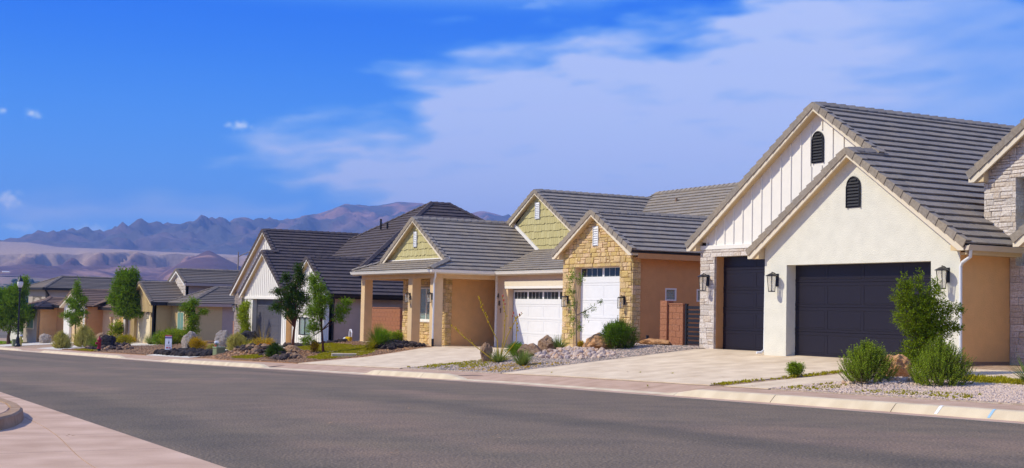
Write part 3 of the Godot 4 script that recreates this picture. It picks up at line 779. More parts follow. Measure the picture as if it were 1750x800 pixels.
# a stone: a ball split into facets and pushed in and out
func rock_mesh(sd: int, sub: int, rough: float, flat: float, chunk := 0.0) -> ArrayMesh:
	var t := (1.0 + sqrt(5.0)) / 2.0
	var vs := [V(-1, t, 0), V(1, t, 0), V(-1, -t, 0), V(1, -t, 0), V(0, -1, t), V(0, 1, t), V(0, -1, -t), V(0, 1, -t), V(t, 0, -1), V(t, 0, 1), V(-t, 0, -1), V(-t, 0, 1)]
	for i in 12: vs[i] = vs[i].normalized()
	var fs := [[0, 11, 5], [0, 5, 1], [0, 1, 7], [0, 7, 10], [0, 10, 11], [1, 5, 9], [5, 11, 4], [11, 10, 2], [10, 7, 6], [7, 1, 8], [3, 9, 4], [3, 4, 2], [3, 2, 6], [3, 6, 8], [3, 8, 9], [4, 9, 5], [2, 4, 11], [6, 2, 10], [8, 6, 7], [9, 8, 1]]
	for s in sub:
		var mids := {}; var nf := []
		for f in fs:
			var m := []
			for e in 3:
				var a: int = mini(f[e], f[(e + 1) % 3]); var b: int = maxi(f[e], f[(e + 1) % 3])
				var key := a * 100000 + b
				if not mids.has(key):
					mids[key] = vs.size(); vs.append(((vs[a] + vs[b]) * 0.5).normalized())
				m.append(mids[key])
			nf.append_array([[f[0], m[0], m[2]], [f[1], m[1], m[0]], [f[2], m[2], m[1]], [m[0], m[1], m[2]]])
		fs = nf
	var nz := FastNoiseLite.new(); nz.seed = sd; nz.frequency = 0.7; nz.fractal_octaves = 3
	var r := RandomNumberGenerator.new(); r.seed = sd
	var planes := []
	for i in 7: planes.append([V(r.randfn(), r.randfn() * 0.7 + 0.2, r.randfn()).normalized(), r.randf_range(0.62, 0.9)])
	var out := []
	for q in vs:
		var p: Vector3 = q * (1.0 + rough * nz.get_noise_3dv(q * 1.6 + V(sd % 97, 0, 0)) * 1.6)
		if chunk > 0.0:
			for pn in planes:
				var d: float = p.dot(pn[0]) - pn[1]
				if d > 0.0: p -= pn[0] * d * chunk
			p += q * nz.get_noise_3dv(q * 6.0) * rough * 0.22
		out.append(V(p.x, p.y * flat, p.z))
	var mb := MB.new()
	if sub < 2:
		for f in fs: mb.tri(out[f[0]], out[f[1]], out[f[2]])
	else:
		var nn := []; nn.resize(out.size()); nn.fill(Vector3.ZERO)
		for f in fs:
			var c: Vector3 = (out[f[1]] - out[f[0]]).cross(out[f[2]] - out[f[0]])
			for e in 3: nn[f[e]] += c
		for f in fs:
			var c: Vector3 = (out[f[1]] - out[f[0]]).cross(out[f[2]] - out[f[0]]).normalized()
			mb.tri_n(out[f[0]], out[f[1]], out[f[2]], (nn[f[0]].normalized() + c * 0.6).normalized(), (nn[f[1]].normalized() + c * 0.6).normalized(), (nn[f[2]].normalized() + c * 0.6).normalized())
	return mb.mesh()

# ---------------------------------------------------------------- walls, cladding, roofs
# a wall with openings; poly and holes in local x, y; the face looks along local z
func wall_mesh(poly: PackedVector2Array, holes: Array, xf: Transform3D, thick: float) -> MB:
	var mb := MB.new()
	var xs := []
	var lo := poly[0]; var hi := poly[0]
	for p in poly:
		lo = lo.min(p); hi = hi.max(p)
	xs = [lo.x, hi.x]
	for h in holes: xs.append_array([h.position.x, h.end.x])
	xs.sort()
	for i in xs.size() - 1:
		if xs[i + 1] - xs[i] < 0.001: continue
		var pieces: Array = Geometry2D.intersect_polygons(poly, rect(xs[i], lo.y - 1, xs[i + 1], hi.y + 1))
		for h in holes:
			if h.position.x < xs[i + 1] - 0.0005 and h.end.x > xs[i] + 0.0005:
				var next := []
				for p in pieces: next.append_array(Geometry2D.clip_polygons(p, rect(xs[i] - 0.2, h.position.y, xs[i + 1] + 0.2, h.end.y)))
				pieces = next
		for p in pieces:
			mb.face(p, xf, 0.0, xf.basis.z); mb.face(p, xf, -thick, -xf.basis.z)
	var mid: Vector3 = xf * V((lo.x + hi.x) / 2, (lo.y + hi.y) / 2, -thick / 2)
	for i in poly.size():
		var a := poly[i]; var b := poly[(i + 1) % poly.size()]
		if absf(a.y - lo.y) < 0.001 and absf(b.y - lo.y) < 0.001: continue
		mb.quad_out(xf * V(a.x, a.y, 0), xf * V(b.x, b.y, 0), xf * V(b.x, b.y, -thick), xf * V(a.x, a.y, -thick), mid)
	for h in holes:
		var c: Vector3 = xf * V(h.get_center().x, h.get_center().y, -thick / 2)
		var q := [V(h.position.x, maxf(h.position.y, lo.y), 0), V(h.end.x, maxf(h.position.y, lo.y), 0), V(h.end.x, h.end.y, 0), V(h.position.x, h.end.y, 0)]
		for e in 4:
			if e == 0 and h.position.y <= lo.y: continue
			var a: Vector3 = q[e]; var b: Vector3 = q[(e + 1) % 4]
			var k := V(0, 0, -thick)
			mb.quad_out(xf * b, xf * a, xf * (a + k), xf * (b + k), 2.0 * (xf * ((a + b) * 0.5 + k * 0.5)) - c)
	return mb

func stone_units() -> Array:
	if T.has("units"): return T.units
	var list := []
	for s in 7:
		var r := RandomNumberGenerator.new(); r.seed = 40 + s
		var mb := MB.new(); var g := []
		for j in 4:
			for i in 4:
				var edge := i == 0 or i == 3 or j == 0 or j == 3
				var x: float = [0.0, 0.12, 0.88, 1.0][i]; var y: float = [0.0, 0.14, 0.86, 1.0][j]
				g.append(V(x + (r.randf_range(-0.02, 0.02) if edge else r.randf_range(-0.06, 0.06)), y + (r.randf_range(-0.03, 0.03) if edge else r.randf_range(-0.08, 0.08)), 0.55 + r.randf_range(-0.1, 0.1) if edge else r.randf_range(0.8, 1.15)))
		for j in 3:
			for i in 3: mb.quad(g[j * 4 + i], g[j * 4 + i + 1], g[j * 4 + i + 5], g[j * 4 + i + 4])
		var ring := [0, 1, 2, 3, 7, 11, 15, 14, 13, 12, 8, 4]
		for k in 12:
			var a: Vector3 = g[ring[k]]; var b: Vector3 = g[ring[(k + 1) % 12]]
			mb.quad(b, a, V(a.x, a.y, 0), V(b.x, b.y, 0))
		list.append(mb.mesh())
	T.units = list
	return list

# laid stone over part of a wall: every block a piece of its own
func lay_stone(parent: Node, region: PackedVector2Array, holes: Array, xf: Transform3D, kind: String, sd: int, hmin: float, hmax: float, wmin: float, wmax: float, depth := 0.05, split := 0.45) -> void:
	var r := RandomNumberGenerator.new(); r.seed = sd
	var lo := region[0]; var hi := region[0]
	for p in region:
		lo = lo.min(p); hi = hi.max(p)
	var y := lo.y
	while y < hi.y - 0.02:
		var bh := r.randf_range(hmin, hmax)
		if y + bh > hi.y - hmin * 0.4: bh = hi.y - y
		var x := lo.x - r.randf() * wmin * 0.6
		while x < hi.x - 0.01:
			var bw := r.randf_range(wmin, wmax)
			if x + bw > hi.x - wmin * 0.4: bw = hi.x - x + 0.001
			var cells := [[y, bh]]
			if bh > hmin * 1.25 and r.randf() < split:
				var k := r.randf_range(0.36, 0.64)
				cells = [[y, bh * k], [y + bh * k, bh * (1 - k)]]
			elif r.randf() < 0.12: bw *= 0.55
			for c in cells:
				var q := rect(x + 0.005, c[0] + 0.005, x + bw - 0.005, c[0] + c[1] - 0.005)
				one_stone(parent, q, region, holes, xf, kind, r, depth)
			x += bw
		y += bh

func one_stone(parent: Node, q: PackedVector2Array, region: PackedVector2Array, holes: Array, xf: Transform3D, kind: String, r: RandomNumberGenerator, depth: float) -> void:
	var whole := true
	for p in q:
		if not Geometry2D.is_point_in_polygon(p, region): whole = false
	for h in holes:
		if Rect2(q[0], q[2] - q[0]).intersects(h): whole = false
	var m: Material = M["%s_%d" % [kind, r.randi() % 5]]
	var d := depth * r.randf_range(0.7, 1.25)
	if whole:
		var units := stone_units()
		var flip := r.randi() % 2 == 1
		var size := q[2] - q[0]
		var at := xf * Transform3D(Basis(V(size.x, 0, 0), V(0, size.y, 0), V(0, 0, d)), V(q[0].x, q[0].y, 0.0))
		if flip: at = xf * Transform3D(Basis(V(-size.x, 0, 0), V(0, -size.y, 0), V(0, 0, d)), V(q[2].x, q[2].y, 0.0))
		obj("stone", units[r.randi() % 7], m, parent, at)
		return
	var bits: Array = Geometry2D.intersect_polygons(q, region)
	for h in holes:
		var next := []
		for b in bits: next.append_array(Geometry2D.clip_polygons(b, rect(h.position.x, h.position.y, h.end.x, h.end.y)))
		bits = next
	for b in bits:
		var area := 0.0
		for i in b.size(): area += b[i].cross(b[(i + 1) % b.size()])
		if absf(area) < 0.004: continue
		var mb := MB.new(); mb.prism(b, xf, 0.0, d * 0.85)
		obj("stone", mb, m, parent)

const TILE_E := 0.34
const TILE_W := 0.335
const TONES := {"slate_tile": [Color(0.230, 0.190, 0.157), Color(0.285, 0.234, 0.190), Color(0.215, 0.180, 0.151), Color(0.279, 0.223, 0.176), Color(0.249, 0.210, 0.177)],
	"grey_tile": [Color(0.356, 0.301, 0.242), Color(0.395, 0.335, 0.265), Color(0.400, 0.342, 0.279), Color(0.413, 0.344, 0.259), Color(0.360, 0.311, 0.260)],
	"dark_tile": [Color(0.133, 0.102, 0.101), Color(0.136, 0.105, 0.100), Color(0.109, 0.086, 0.089), Color(0.127, 0.095, 0.087), Color(0.113, 0.090, 0.092)],
	"brown_tile": [Color(0.258, 0.162, 0.114), Color(0.332, 0.210, 0.144), Color(0.285, 0.183, 0.132), Color(0.298, 0.192, 0.131), Color(0.292, 0.190, 0.141)]}

func tile_unit(tone: Color) -> MB:
	var mb := MB.new(); mb.tint = true; mb.col = tone
	var w := TILE_W - 0.005; var L := TILE_E + 0.07; var hb := 0.078; var ht := 0.02; var b := 0.008
	# top, the bevelled lower lip, the butt below it, the sides
	mb.quad(V(0, b, hb), V(w, b, hb), V(w, L, ht), V(0, L, ht))
	mb.quad(V(0, 0, hb - b), V(w, 0, hb - b), V(w, b, hb), V(0, b, hb))
	var u := hb - 0.036
	mb.quad(V(0, 0.0, u), V(w, 0.0, u), V(w, 0, hb - b), V(0, 0, hb - b))
	mb.quad(V(0, L, 0), V(0, 0, u), V(0, b, hb), V(0, L, ht)); mb.quad(V(w, 0, u), V(w, L, 0), V(w, L, ht), V(w, b, hb))
	mb.quad(V(0, L, 0.0), V(w, L, 0.0), V(w, 0, u), V(0, 0, u))
	return mb

class Roof:
	var kind := "grey_tile"
	var deck: MeshInstance3D
	var units := []
	var meshes := []
	var tiles := []     # [distance, mesh or null, MB, transform]
	var rest: MB

func roof_start(house: Node3D, kind: String) -> Roof:
	var r := Roof.new(); r.kind = kind
	r.deck = obj("roof", MB.new(), M.deck, house)
	r.deck.transform = gt(house).affine_inverse()
	r.rest = MB.new()
	for c in TONES[kind]:
		var u := tile_unit(c); r.units.append(u); r.meshes.append(u.mesh())
	return r

# one plane of the roof, its outline given as points on the deck
func roof_plane(r: Roof, deck: MB, pts: Array, sd: int, detail := true) -> void:
	var nn := Vector3.ZERO
	for i in pts.size(): nn += (pts[i] - pts[0]).cross(pts[(i + 1) % pts.size()] - pts[0])
	nn = nn.normalized()
	if nn.y < 0: nn = -nn
	var U := Vector3.UP.cross(nn).normalized(); var W := nn.cross(U)
	var O: Vector3 = pts[0]
	for p in pts: if p.y < O.y: O = p
	var poly := PackedVector2Array()
	for p in pts: poly.append(Vector2((p - O).dot(U), (p - O).dot(W)))
	var B := Basis(U, W, nn)
	deck.prism(poly, Transform3D(B, O), -0.05, -0.004)
	var rn := RandomNumberGenerator.new(); rn.seed = sd
	var lo := poly[0]; var hi := poly[0]
	for p in poly:
		lo = lo.min(p); hi = hi.max(p)
	var row := 0
	var v := lo.y
	var faces := nn.dot(-O) > 0.0 or nn.dot(-pts[pts.size() / 2]) > 0.0
	while v < hi.y - 0.02:
		if not detail or not faces:   # too far, or turned away: one long course
			var full := Geometry2D.intersect_polygons(poly, rect(lo.x - 1, v, hi.x + 1, minf(v + TILE_E, hi.y + 1)))
			for q in full: tile_piece(r, q, v, O, B, r.rest, rn)
		else:
			var u := floorf(lo.x / TILE_W) * TILE_W - (TILE_W * 0.5 if row % 2 else 0.0)
			while u < hi.x:
				var q := rect(u + 0.0025, v, u + TILE_W - 0.0025, v + TILE_E)
				var n_in := 0
				for p in q: if Geometry2D.is_point_in_polygon(p, poly): n_in += 1
				if n_in == 4:
					var k := rn.randi() % 5
					var t := Transform3D(B * Basis.from_euler(V(rn.randf_range(-0.006, 0.006), rn.randf_range(-0.006, 0.006), rn.randf_range(-0.004, 0.004))), O + B * V(u + 0.0025, v + rn.randf_range(-0.006, 0.004), rn.randf_range(0, 0.004)))
					r.tiles.append([t.origin.length(), r.meshes[k], r.units[k], t])
				else:
					for c in Geometry2D.intersect_polygons(q, poly):
						var area := 0.0
						for i in c.size(): area += c[i].cross(c[(i + 1) % c.size()])
						if absf(area) < 0.006: continue
						var mb := MB.new()
						tile_piece(r, c, v, O, B, mb, rn)
						r.tiles.append([(O + B * V(u, v, 0)).length(), null, mb, Transform3D()])
				u += TILE_W
		v += TILE_E
		row += 1

func tile_piece(r: Roof, c: PackedVector2Array, v0: float, O: Vector3, B: Basis, mb: MB, rn: RandomNumberGenerator) -> void:
	mb.tint = true; mb.col = TONES[r.kind][rn.randi() % 5]
	var h := func(p: Vector2) -> float: return lerpf(0.078, 0.02, clampf((p.y - v0) / (TILE_E + 0.07), 0, 1))
	var ix := Geometry2D.triangulate_polygon(c)
	var N := B.z
	for i in range(0, ix.size(), 3):
		var t := []
		for k in 3: t.append(O + B * V(c[ix[i + k]].x, c[ix[i + k]].y, h.call(c[ix[i + k]])))
		if (t[1] - t[0]).cross(t[2] - t[0]).dot(N) > 0: mb.tri(t[0], t[1], t[2])
		else: mb.tri(t[0], t[2], t[1])
	var mid := Vector2.ZERO
	for p in c: mid += p
	mid /= c.size()
	for i in c.size():
		var a := c[i]; var b := c[(i + 1) % c.size()]
		mb.quad_out(O + B * V(a.x, a.y, 0.008), O + B * V(b.x, b.y, 0.008), O + B * V(b.x, b.y, h.call(b)), O + B * V(a.x, a.y, h.call(a)), O + B * V(mid.x, mid.y, 0.02))

func roof_finish(r: Roof, deck: MB, singles := 300) -> void:
	r.deck.mesh = deck.mesh()
	r.tiles.sort_custom(func(a, b): return a[0] < b[0])
	r.rest.tint = true
	for i in r.tiles.size():
		var t: Array = r.tiles[i]
		if i < singles: obj("roof_tile", t[1] if t[1] != null else t[2], M[r.kind], r.deck, t[3])
		else: r.rest.add(t[2], t[3])
	if not r.rest.v.is_empty(): stuff(obj("roof_tiles", r.rest, M[r.kind], r.deck))

# edge tiles: L-shaped pieces down a gable's edge
func rake_tiles(r: Roof, low: Vector3, high: Vector3, out: Vector3, nn: Vector3, single := true) -> void:
	var L := low.distance_to(high); var S := (high - low) / L
	var k := int(ceil(L / TILE_E)); var step := L / k
	var rn := RandomNumberGenerator.new(); rn.seed = int(absf(low.x * 13.0 + high.y * 31.0))
	for i in k:
		var mb := MB.new() if single else r.rest
		mb.tint = true; mb.col = TONES[r.kind][rn.randi() % 5]
		var p := func(s: float, n: float, o: float) -> Vector3: return low + S * (i * step + s) + nn * n + out * o
		var e := step + 0.03; var up := 0.028; var j := rn.randf_range(-0.004, 0.004)
		mb.hexa([p.call(0, 0.070 + up, -0.15), p.call(0, 0.070 + up, 0.035), p.call(0, 0.100 + up + j, 0.035), p.call(0, 0.100 + up + j, -0.15), p.call(e, 0.066, -0.15), p.call(e, 0.066, 0.02), p.call(e, 0.092, 0.02), p.call(e, 0.092, -0.15)])
		mb.hexa([p.call(0, -0.075, 0.008), p.call(0, -0.075, 0.038), p.call(0, 0.0995 + up, 0.038), p.call(0, 0.0995 + up, 0.008), p.call(e, -0.062, -0.004), p.call(e, -0.062, 0.022), p.call(e, 0.0915, 0.022), p.call(e, 0.0915, -0.004)])
		if single: obj("rake_tile", mb, M[r.kind], r.deck)

func ridge_tiles(r: Roof, a: Vector3, b: Vector3, na: Vector3, nb: Vector3, single := true, w := 0.17) -> void:
	var L := a.distance_to(b); var S := (b - a) / L
	var k := maxi(1, int(round(L / 0.36))); var step := L / k
	var da := na.cross(S).normalized(); if da.y > 0: da = -da
	var db := nb.cross(S).normalized(); if db.y > 0: db = -db
	var top := (na + nb).normalized()
	var rn := RandomNumberGenerator.new(); rn.seed = int(absf(a.x * 17.0 + b.z * 29.0))
	for i in k:
		var mb := MB.new() if single else r.rest
		mb.tint = true; mb.col = TONES[r.kind][rn.randi() % 5]
		for side in [[da, na], [db, nb]]:
			var p := func(s: float, n: float, o: float) -> Vector3: return a + S * (i * step + s) + top * n + side[0] * o + top * (-0.0)
			var e := step + 0.04
			mb.hexa([p.call(0, 0.065, w), p.call(0, 0.075, 0), p.call(0, 0.11, 0), p.call(0, 0.095, w), p.call(e, 0.085, w), p.call(e, 0.105, 0), p.call(e, 0.145, 0), p.call(e, 0.118, w)])
		if single: obj("ridge_tile", mb, M[r.kind], r.deck)

# the trim of a gable that looks to the street: barge boards, soffits and boxed eave ends, for each side asked for
func gable_trim(house: Node3D, xr: float, yr: float, pitch: float, xl: float, xe: float, z: float, zw: float, drop: float, trim: Material, soffit: Material) -> void:
	for e in [xl, xe]:
		if is_nan(e): continue
		var s := signf(e - xr); var ye := yr - pitch * absf(e - xr)
		var f := func(x: float, d: float, q: float) -> Vector3: return V(x, yr - pitch * absf(x - xr) - d, q)
		var mb := MB.new()
		var xi: float = e - s * 0.16
		mb.hexa([f.call(xr, -0.0, z), f.call(xr, drop, z), V(xi, ye - drop, z), f.call(e, 0.0, z), f.call(xr, 0.0, z - 0.045), f.call(xr, drop, z - 0.045), V(xi, ye - drop, z - 0.045), f.call(e, 0.0, z - 0.045)])
		mb.hexa([f.call(e, 0.0, z), V(e, ye - drop, z), V(xi, ye - drop, z), f.call(e, 0.0, z), f.call(e, 0.0, z - 0.045), V(e, ye - drop, z - 0.045), V(xi, ye - drop, z - 0.045), f.call(e, 0.0, z - 0.045)])
		obj("barge_board", mb, trim, house)
		var sf := MB.new(); var d0 := drop - 0.02
		sf.hexa([f.call(xr, d0, z - 0.046), f.call(xr, d0 - 0.03, z - 0.046), f.call(e - s * 0.1, d0 - 0.03, z - 0.046), f.call(e - s * 0.1, d0, z - 0.046), f.call(xr, d0, zw - 0.02), f.call(xr, d0 - 0.03, zw - 0.02), f.call(e - s * 0.1, d0 - 0.03, zw - 0.02), f.call(e - s * 0.1, d0, zw - 0.02)])
		obj("soffit", sf, soffit, house)
		var bx := MB.new(); var xw: float = e - s * 0.42
		bx.hexa([V(e, ye - drop + 0.003, z - 0.046), V(xw, ye - drop + 0.003, z - 0.046), f.call(xw, 0.03, z - 0.046), f.call(e, 0.03, z - 0.046), V(e, ye - drop + 0.003, zw - 0.02), V(xw, ye - drop + 0.003, zw - 0.02), f.call(xw, 0.03, zw - 0.02), f.call(e, 0.03, zw - 0.02)])
		obj("eave_box", bx, soffit, house)

func slope_normal(s: float, pitch: float) -> Vector3: return V(s * pitch, 1.0, 0).normalized()

# a sectional garage door in its opening; local x from 0 to w, y from 0 to h, face at local z = 0
func garage_door(house: Node3D, xf: Transform3D, w: float, h: float, rows: int, cols: int, m: Material, panes := false, lip := false) -> void:
	var back := MB.new(); back.box(V(0, 0, -0.07), V(w, h, -0.03), xf)
	var door := obj("garage_door", back, m, house)
	var rh := h / rows
	for r in rows:
		var top := r == rows - 1
		var mb := MB.new(); var y0 := r * rh + 0.004; var y1 := (r + 1) * rh - 0.004
		var cw := w / cols; var st := 0.085
		mb.box(V(0, y0, -0.03), V(w, y1, -0.008), xf)                          # the skin behind the panels
		mb.bevel_box(V(0, y0, -0.008), V(w, y0 + st, 0.0), 0.004, xf); mb.bevel_box(V(0, y1 - st, -0.008), V(w, y1, 0.0), 0.004, xf)
		for c in cols + 1:
			var xc: float = clampf(c * cw, st * 0.5, w - st * 0.5)
			mb.bevel_box(V(xc - st * 0.5, y0 + st, -0.008), V(xc + st * 0.5, y1 - st, 0.0), 0.004, xf)
		if not (panes and top):
			for c in cols:
				var xa: float = clampf(c * cw, st * 0.5, w) + st * 0.5 + 0.02; var xb: float = clampf((c + 1) * cw, 0, w - st * 0.5) - st * 0.5 - 0.02
				mb.bevel_box(V(xa, y0 + st + 0.02, -0.0085), V(xb, y1 - st - 0.02, -0.004), 0.012, xf)
				if lip: mb.hexa([xf * V(xa - 0.01, y0 + st - 0.012, 0.0), xf * V(xb + 0.01, y0 + st - 0.012, 0.0), xf * V(xb + 0.01, y0 + st + 0.012, -0.012), xf * V(xa - 0.01, y0 + st + 0.012, -0.012), xf * V(xa - 0.01, y0 + st - 0.012, 0.010), xf * V(xb + 0.01, y0 + st - 0.012, 0.010), xf * V(xb + 0.01, y0 + st - 0.004, 0.010), xf * V(xa - 0.01, y0 + st - 0.004, 0.010)])
		var sec := obj("door_section", mb, m, door)
		if panes and top:
			for c in cols:
				var xa: float = clampf(c * cw, st * 0.5, w) + st * 0.5 + 0.012; var xb: float = clampf((c + 1) * cw, 0, w - st * 0.5) - st * 0.5 - 0.012
				var n := 4
				for k in n:
					var g := MB.new(); var pa: float = lerpf(xa, xb, k / float(n)) + 0.009; var pb: float = lerpf(xa, xb, (k + 1) / float(n)) - 0.009
					g.box(V(pa, y0 + st + 0.14, -0.0075), V(pb, y1 - st - 0.012, -0.004), xf)
					obj("door_pane", g, M.glass, door)
				var fr := MB.new()
				fr.bevel_box(V(xa - 0.02, y0 + st, -0.0135), V(xb + 0.02, y0 + st + 0.135, -0.002), 0.004, xf)
				for k in n + 1:
					var q: float = lerpf(xa, xb, k / float(n))
					fr.box(V(q - 0.008, y0 + st + 0.136, -0.0135), V(q + 0.008, y1 - st - 0.001, -0.001), xf)
				obj("pane_frame", fr, m, door)

func arched(w: float, h: float, k := 10) -> PackedVector2Array:
	var p := P([-w / 2, 0, w / 2, 0])
	for i in k + 1:
		var a := PI * i / k
		p.append(Vector2(cos(a) * w / 2, h - w / 2 + sin(a) * w / 2))
	return p

func vent(house: Node3D, x: float, y: float, z: float, w: float, h: float, round_top: bool, m: Material) -> void:
	var xf := facing_street(x, y, z)
	var frame := MB.new(); var po := arched(w, h) if round_top else rect(-w / 2, 0, w / 2, h)
	frame.prism(po, xf, 0.0, 0.018)
	var v := obj("gable_vent", frame, m, house)
	var n := int(h / 0.085)
	for i in n:
		var y0 := 0.03 + i * (h - 0.05) / n; var hw := w / 2 - 0.025
		if round_top and y0 + 0.05 > h - w / 2: hw = sqrt(maxf(0.0, pow(w / 2 - 0.01, 2) - pow(y0 + 0.05 - (h - w / 2), 2))) - 0.01
		if hw < 0.03: continue
		var s := MB.new()
		s.hexa([xf * V(-hw, y0, 0.05), xf * V(hw, y0, 0.05), xf * V(hw, y0 + 0.01, 0.052), xf * V(-hw, y0 + 0.01, 0.052), xf * V(-hw, y0 + 0.06, 0.016), xf * V(hw, y0 + 0.06, 0.016), xf * V(hw, y0 + 0.072, 0.018), xf * V(-hw, y0 + 0.072, 0.018)])
		obj("vent_slat", s, m, v)
	for s in [-1, 1]:
		var f := MB.new(); f.box(V(s * w / 2 - 0.014, 0, 0.001), V(s * w / 2 + 0.014, h - (w / 2 if round_top else 0.0), 0.056), xf)
		obj("vent_frame", f, m, v)
	if round_top:
		var a := MB.new(); var path := []
		for i in 11: path.append(xf * V(cos(PI * i / 10) * w / 2, h - w / 2 + sin(PI * i / 10) * w / 2, 0.03))
		var rr := []; rr.resize(11); rr.fill(0.022)
		a.tube(path, rr, 5); obj("vent_frame", a, m, v)

func gutter_and_pipe(house: Node3D, a: Vector3, b: Vector3, out: Vector3, m: Material) -> void:   # gutter along a to b, hung outside
	var mb := MB.new()
	var d := func(p: Vector3, o: float, y: float) -> Vector3: return p + out * o + V(0, y, 0)
	mb.hexa([d.call(a, 0.0, -0.11), d.call(a, 0.085, -0.11), d.call(a, 0.125, 0.0), d.call(a, 0.0, 0.0), d.call(b, 0.0, -0.11), d.call(b, 0.085, -0.11), d.call(b, 0.125, 0.0), d.call(b, 0.0, 0.0)])
	mb.hexa([d.call(a, 0.113, -0.002), d.call(a, 0.135, -0.002), d.call(a, 0.135, 0.016), d.call(a, 0.113, 0.016), d.call(b, 0.113, -0.002), d.call(b, 0.135, -0.002), d.call(b, 0.135, 0.016), d.call(b, 0.113, 0.016)])
	obj("gutter", mb, m, house)

func pipe(house: Node3D, path: Array, m: Material, r := 0.038) -> void:
	var mb := MB.new(); var rr := []; rr.resize(path.size()); rr.fill(r)
	mb.tube(path, rr, 8); obj("downpipe", mb, m, house)

# a wall lantern: plate, arm, roof, cage, glass
func lantern(at: Vector3, h: float, taper: bool, label: String, group: String, out := 0.2) -> void:
	var t := thing("wall_lantern", label, "lantern", at, group)
	var w := h * 0.40
	var p := MB.new(); p.bevel_box(V(-0.055, -h * 0.28, 0.0), V(0.055, h * 0.28, 0.028), 0.01, Transform3D(Basis(), at)); obj("back_plate", p, M.black_metal, t)
	var c := Transform3D(Basis(Vector3.UP, PI / 4), at + V(0, -h * 0.18, out))
	var arm := MB.new(); arm.tube([at + V(0, h * 0.16, 0.02), at + V(0, h * 0.30, out * 0.5), at + V(0, h * 0.34, out)], [0.014, 0.014, 0.012], 6); obj("arm", arm, M.black_metal, t)
	var s2 := sqrt(2.0)
	var wt := w * 0.5; var wb := w * (0.34 if taper else 0.5)
	var roof := MB.new()
	roof.lathe([[0.0, h * 0.335], [wt * 1.32, h * 0.34], [wt * 1.32, h * 0.365], [wt * 0.55, h * 0.45], [wt * 0.22, h * 0.475], [0.0, h * 0.48]] if taper else [[0.0, h * 0.335], [wt * 1.1, h * 0.34], [wt * 1.1, h * 0.37], [wt * 0.7, h * 0.43], [0.0, h * 0.44]], 24 if taper else 4, c, 0.0); obj("lantern_roof", roof, M.black_metal, t)
	var fin := MB.new(); fin.lathe([[0.0, h * 0.47], [0.008, h * 0.475], [0.012, h * 0.50], [0.006, h * 0.525], [0.0, h * 0.53]], 8, c); obj("finial", fin, M.black_metal, t)
	var base := MB.new(); base.lathe([[0.0, -h * 0.345], [wb * 1.12, -h * 0.345], [wb * 1.12, -h * 0.31], [0.0, -h * 0.30]], 24 if taper else 4, c, 0.0); obj("lantern_base", base, M.black_metal, t)
	for k in 4:
		var a := TAU * k / 4
		var b := MB.new(); b.tube([c * V(cos(a) * wb, -h * 0.32, sin(a) * wb), c * V(cos(a) * wt, h * 0.345, sin(a) * wt)], [0.009, 0.009], 5); obj("cage_bar", b, M.black_metal, t)
		var g := MB.new(); var a2 := TAU * (k + 1) / 4; var q := 0.94
		g.quad(c * V(cos(a) * wb * q, -h * 0.31, sin(a) * wb * q), c * V(cos(a2) * wb * q, -h * 0.31, sin(a2) * wb * q), c * V(cos(a2) * wt * q, h * 0.335, sin(a2) * wt * q), c * V(cos(a) * wt * q, h * 0.335, sin(a) * wt * q))
		obj("glass_pane", g, M.amber_glass, t)
	var bulb := MB.new(); bulb.lathe([[0.0, -h * 0.30], [0.02, -h * 0.29], [0.02, -h * 0.10], [0.026, -h * 0.02], [0.014, h * 0.06], [0.0, h * 0.08]], 10, c); obj("bulb", bulb, M.lamp_glass, t)

func boards(parent: Node, poly: PackedVector2Array, holes: Array, xf: Transform3D, pitch: float, w: float, d: float, m: Material, called := "batten") -> void:   # upright battens over a wall
	var lo := poly[0]; var hi := poly[0]
	for p in poly:
		lo = lo.min(p); hi = hi.max(p)
	var x := lo.x + pitch * 0.5
	while x < hi.x - 0.05:
		var bits: Array = Geometry2D.intersect_polygons(poly, rect(x - w / 2, lo.y - 1, x + w / 2, hi.y + 1))
		for h in holes:
			var next := []
			for b in bits: next.append_array(Geometry2D.clip_polygons(b, rect(h.position.x - 0.005, h.position.y, h.end.x + 0.005, h.end.y)))
			bits = next
		for b in bits:
			var mb := MB.new(); mb.prism(b, xf, 0.0, d)
			obj(called, mb, m, parent)
		x += pitch

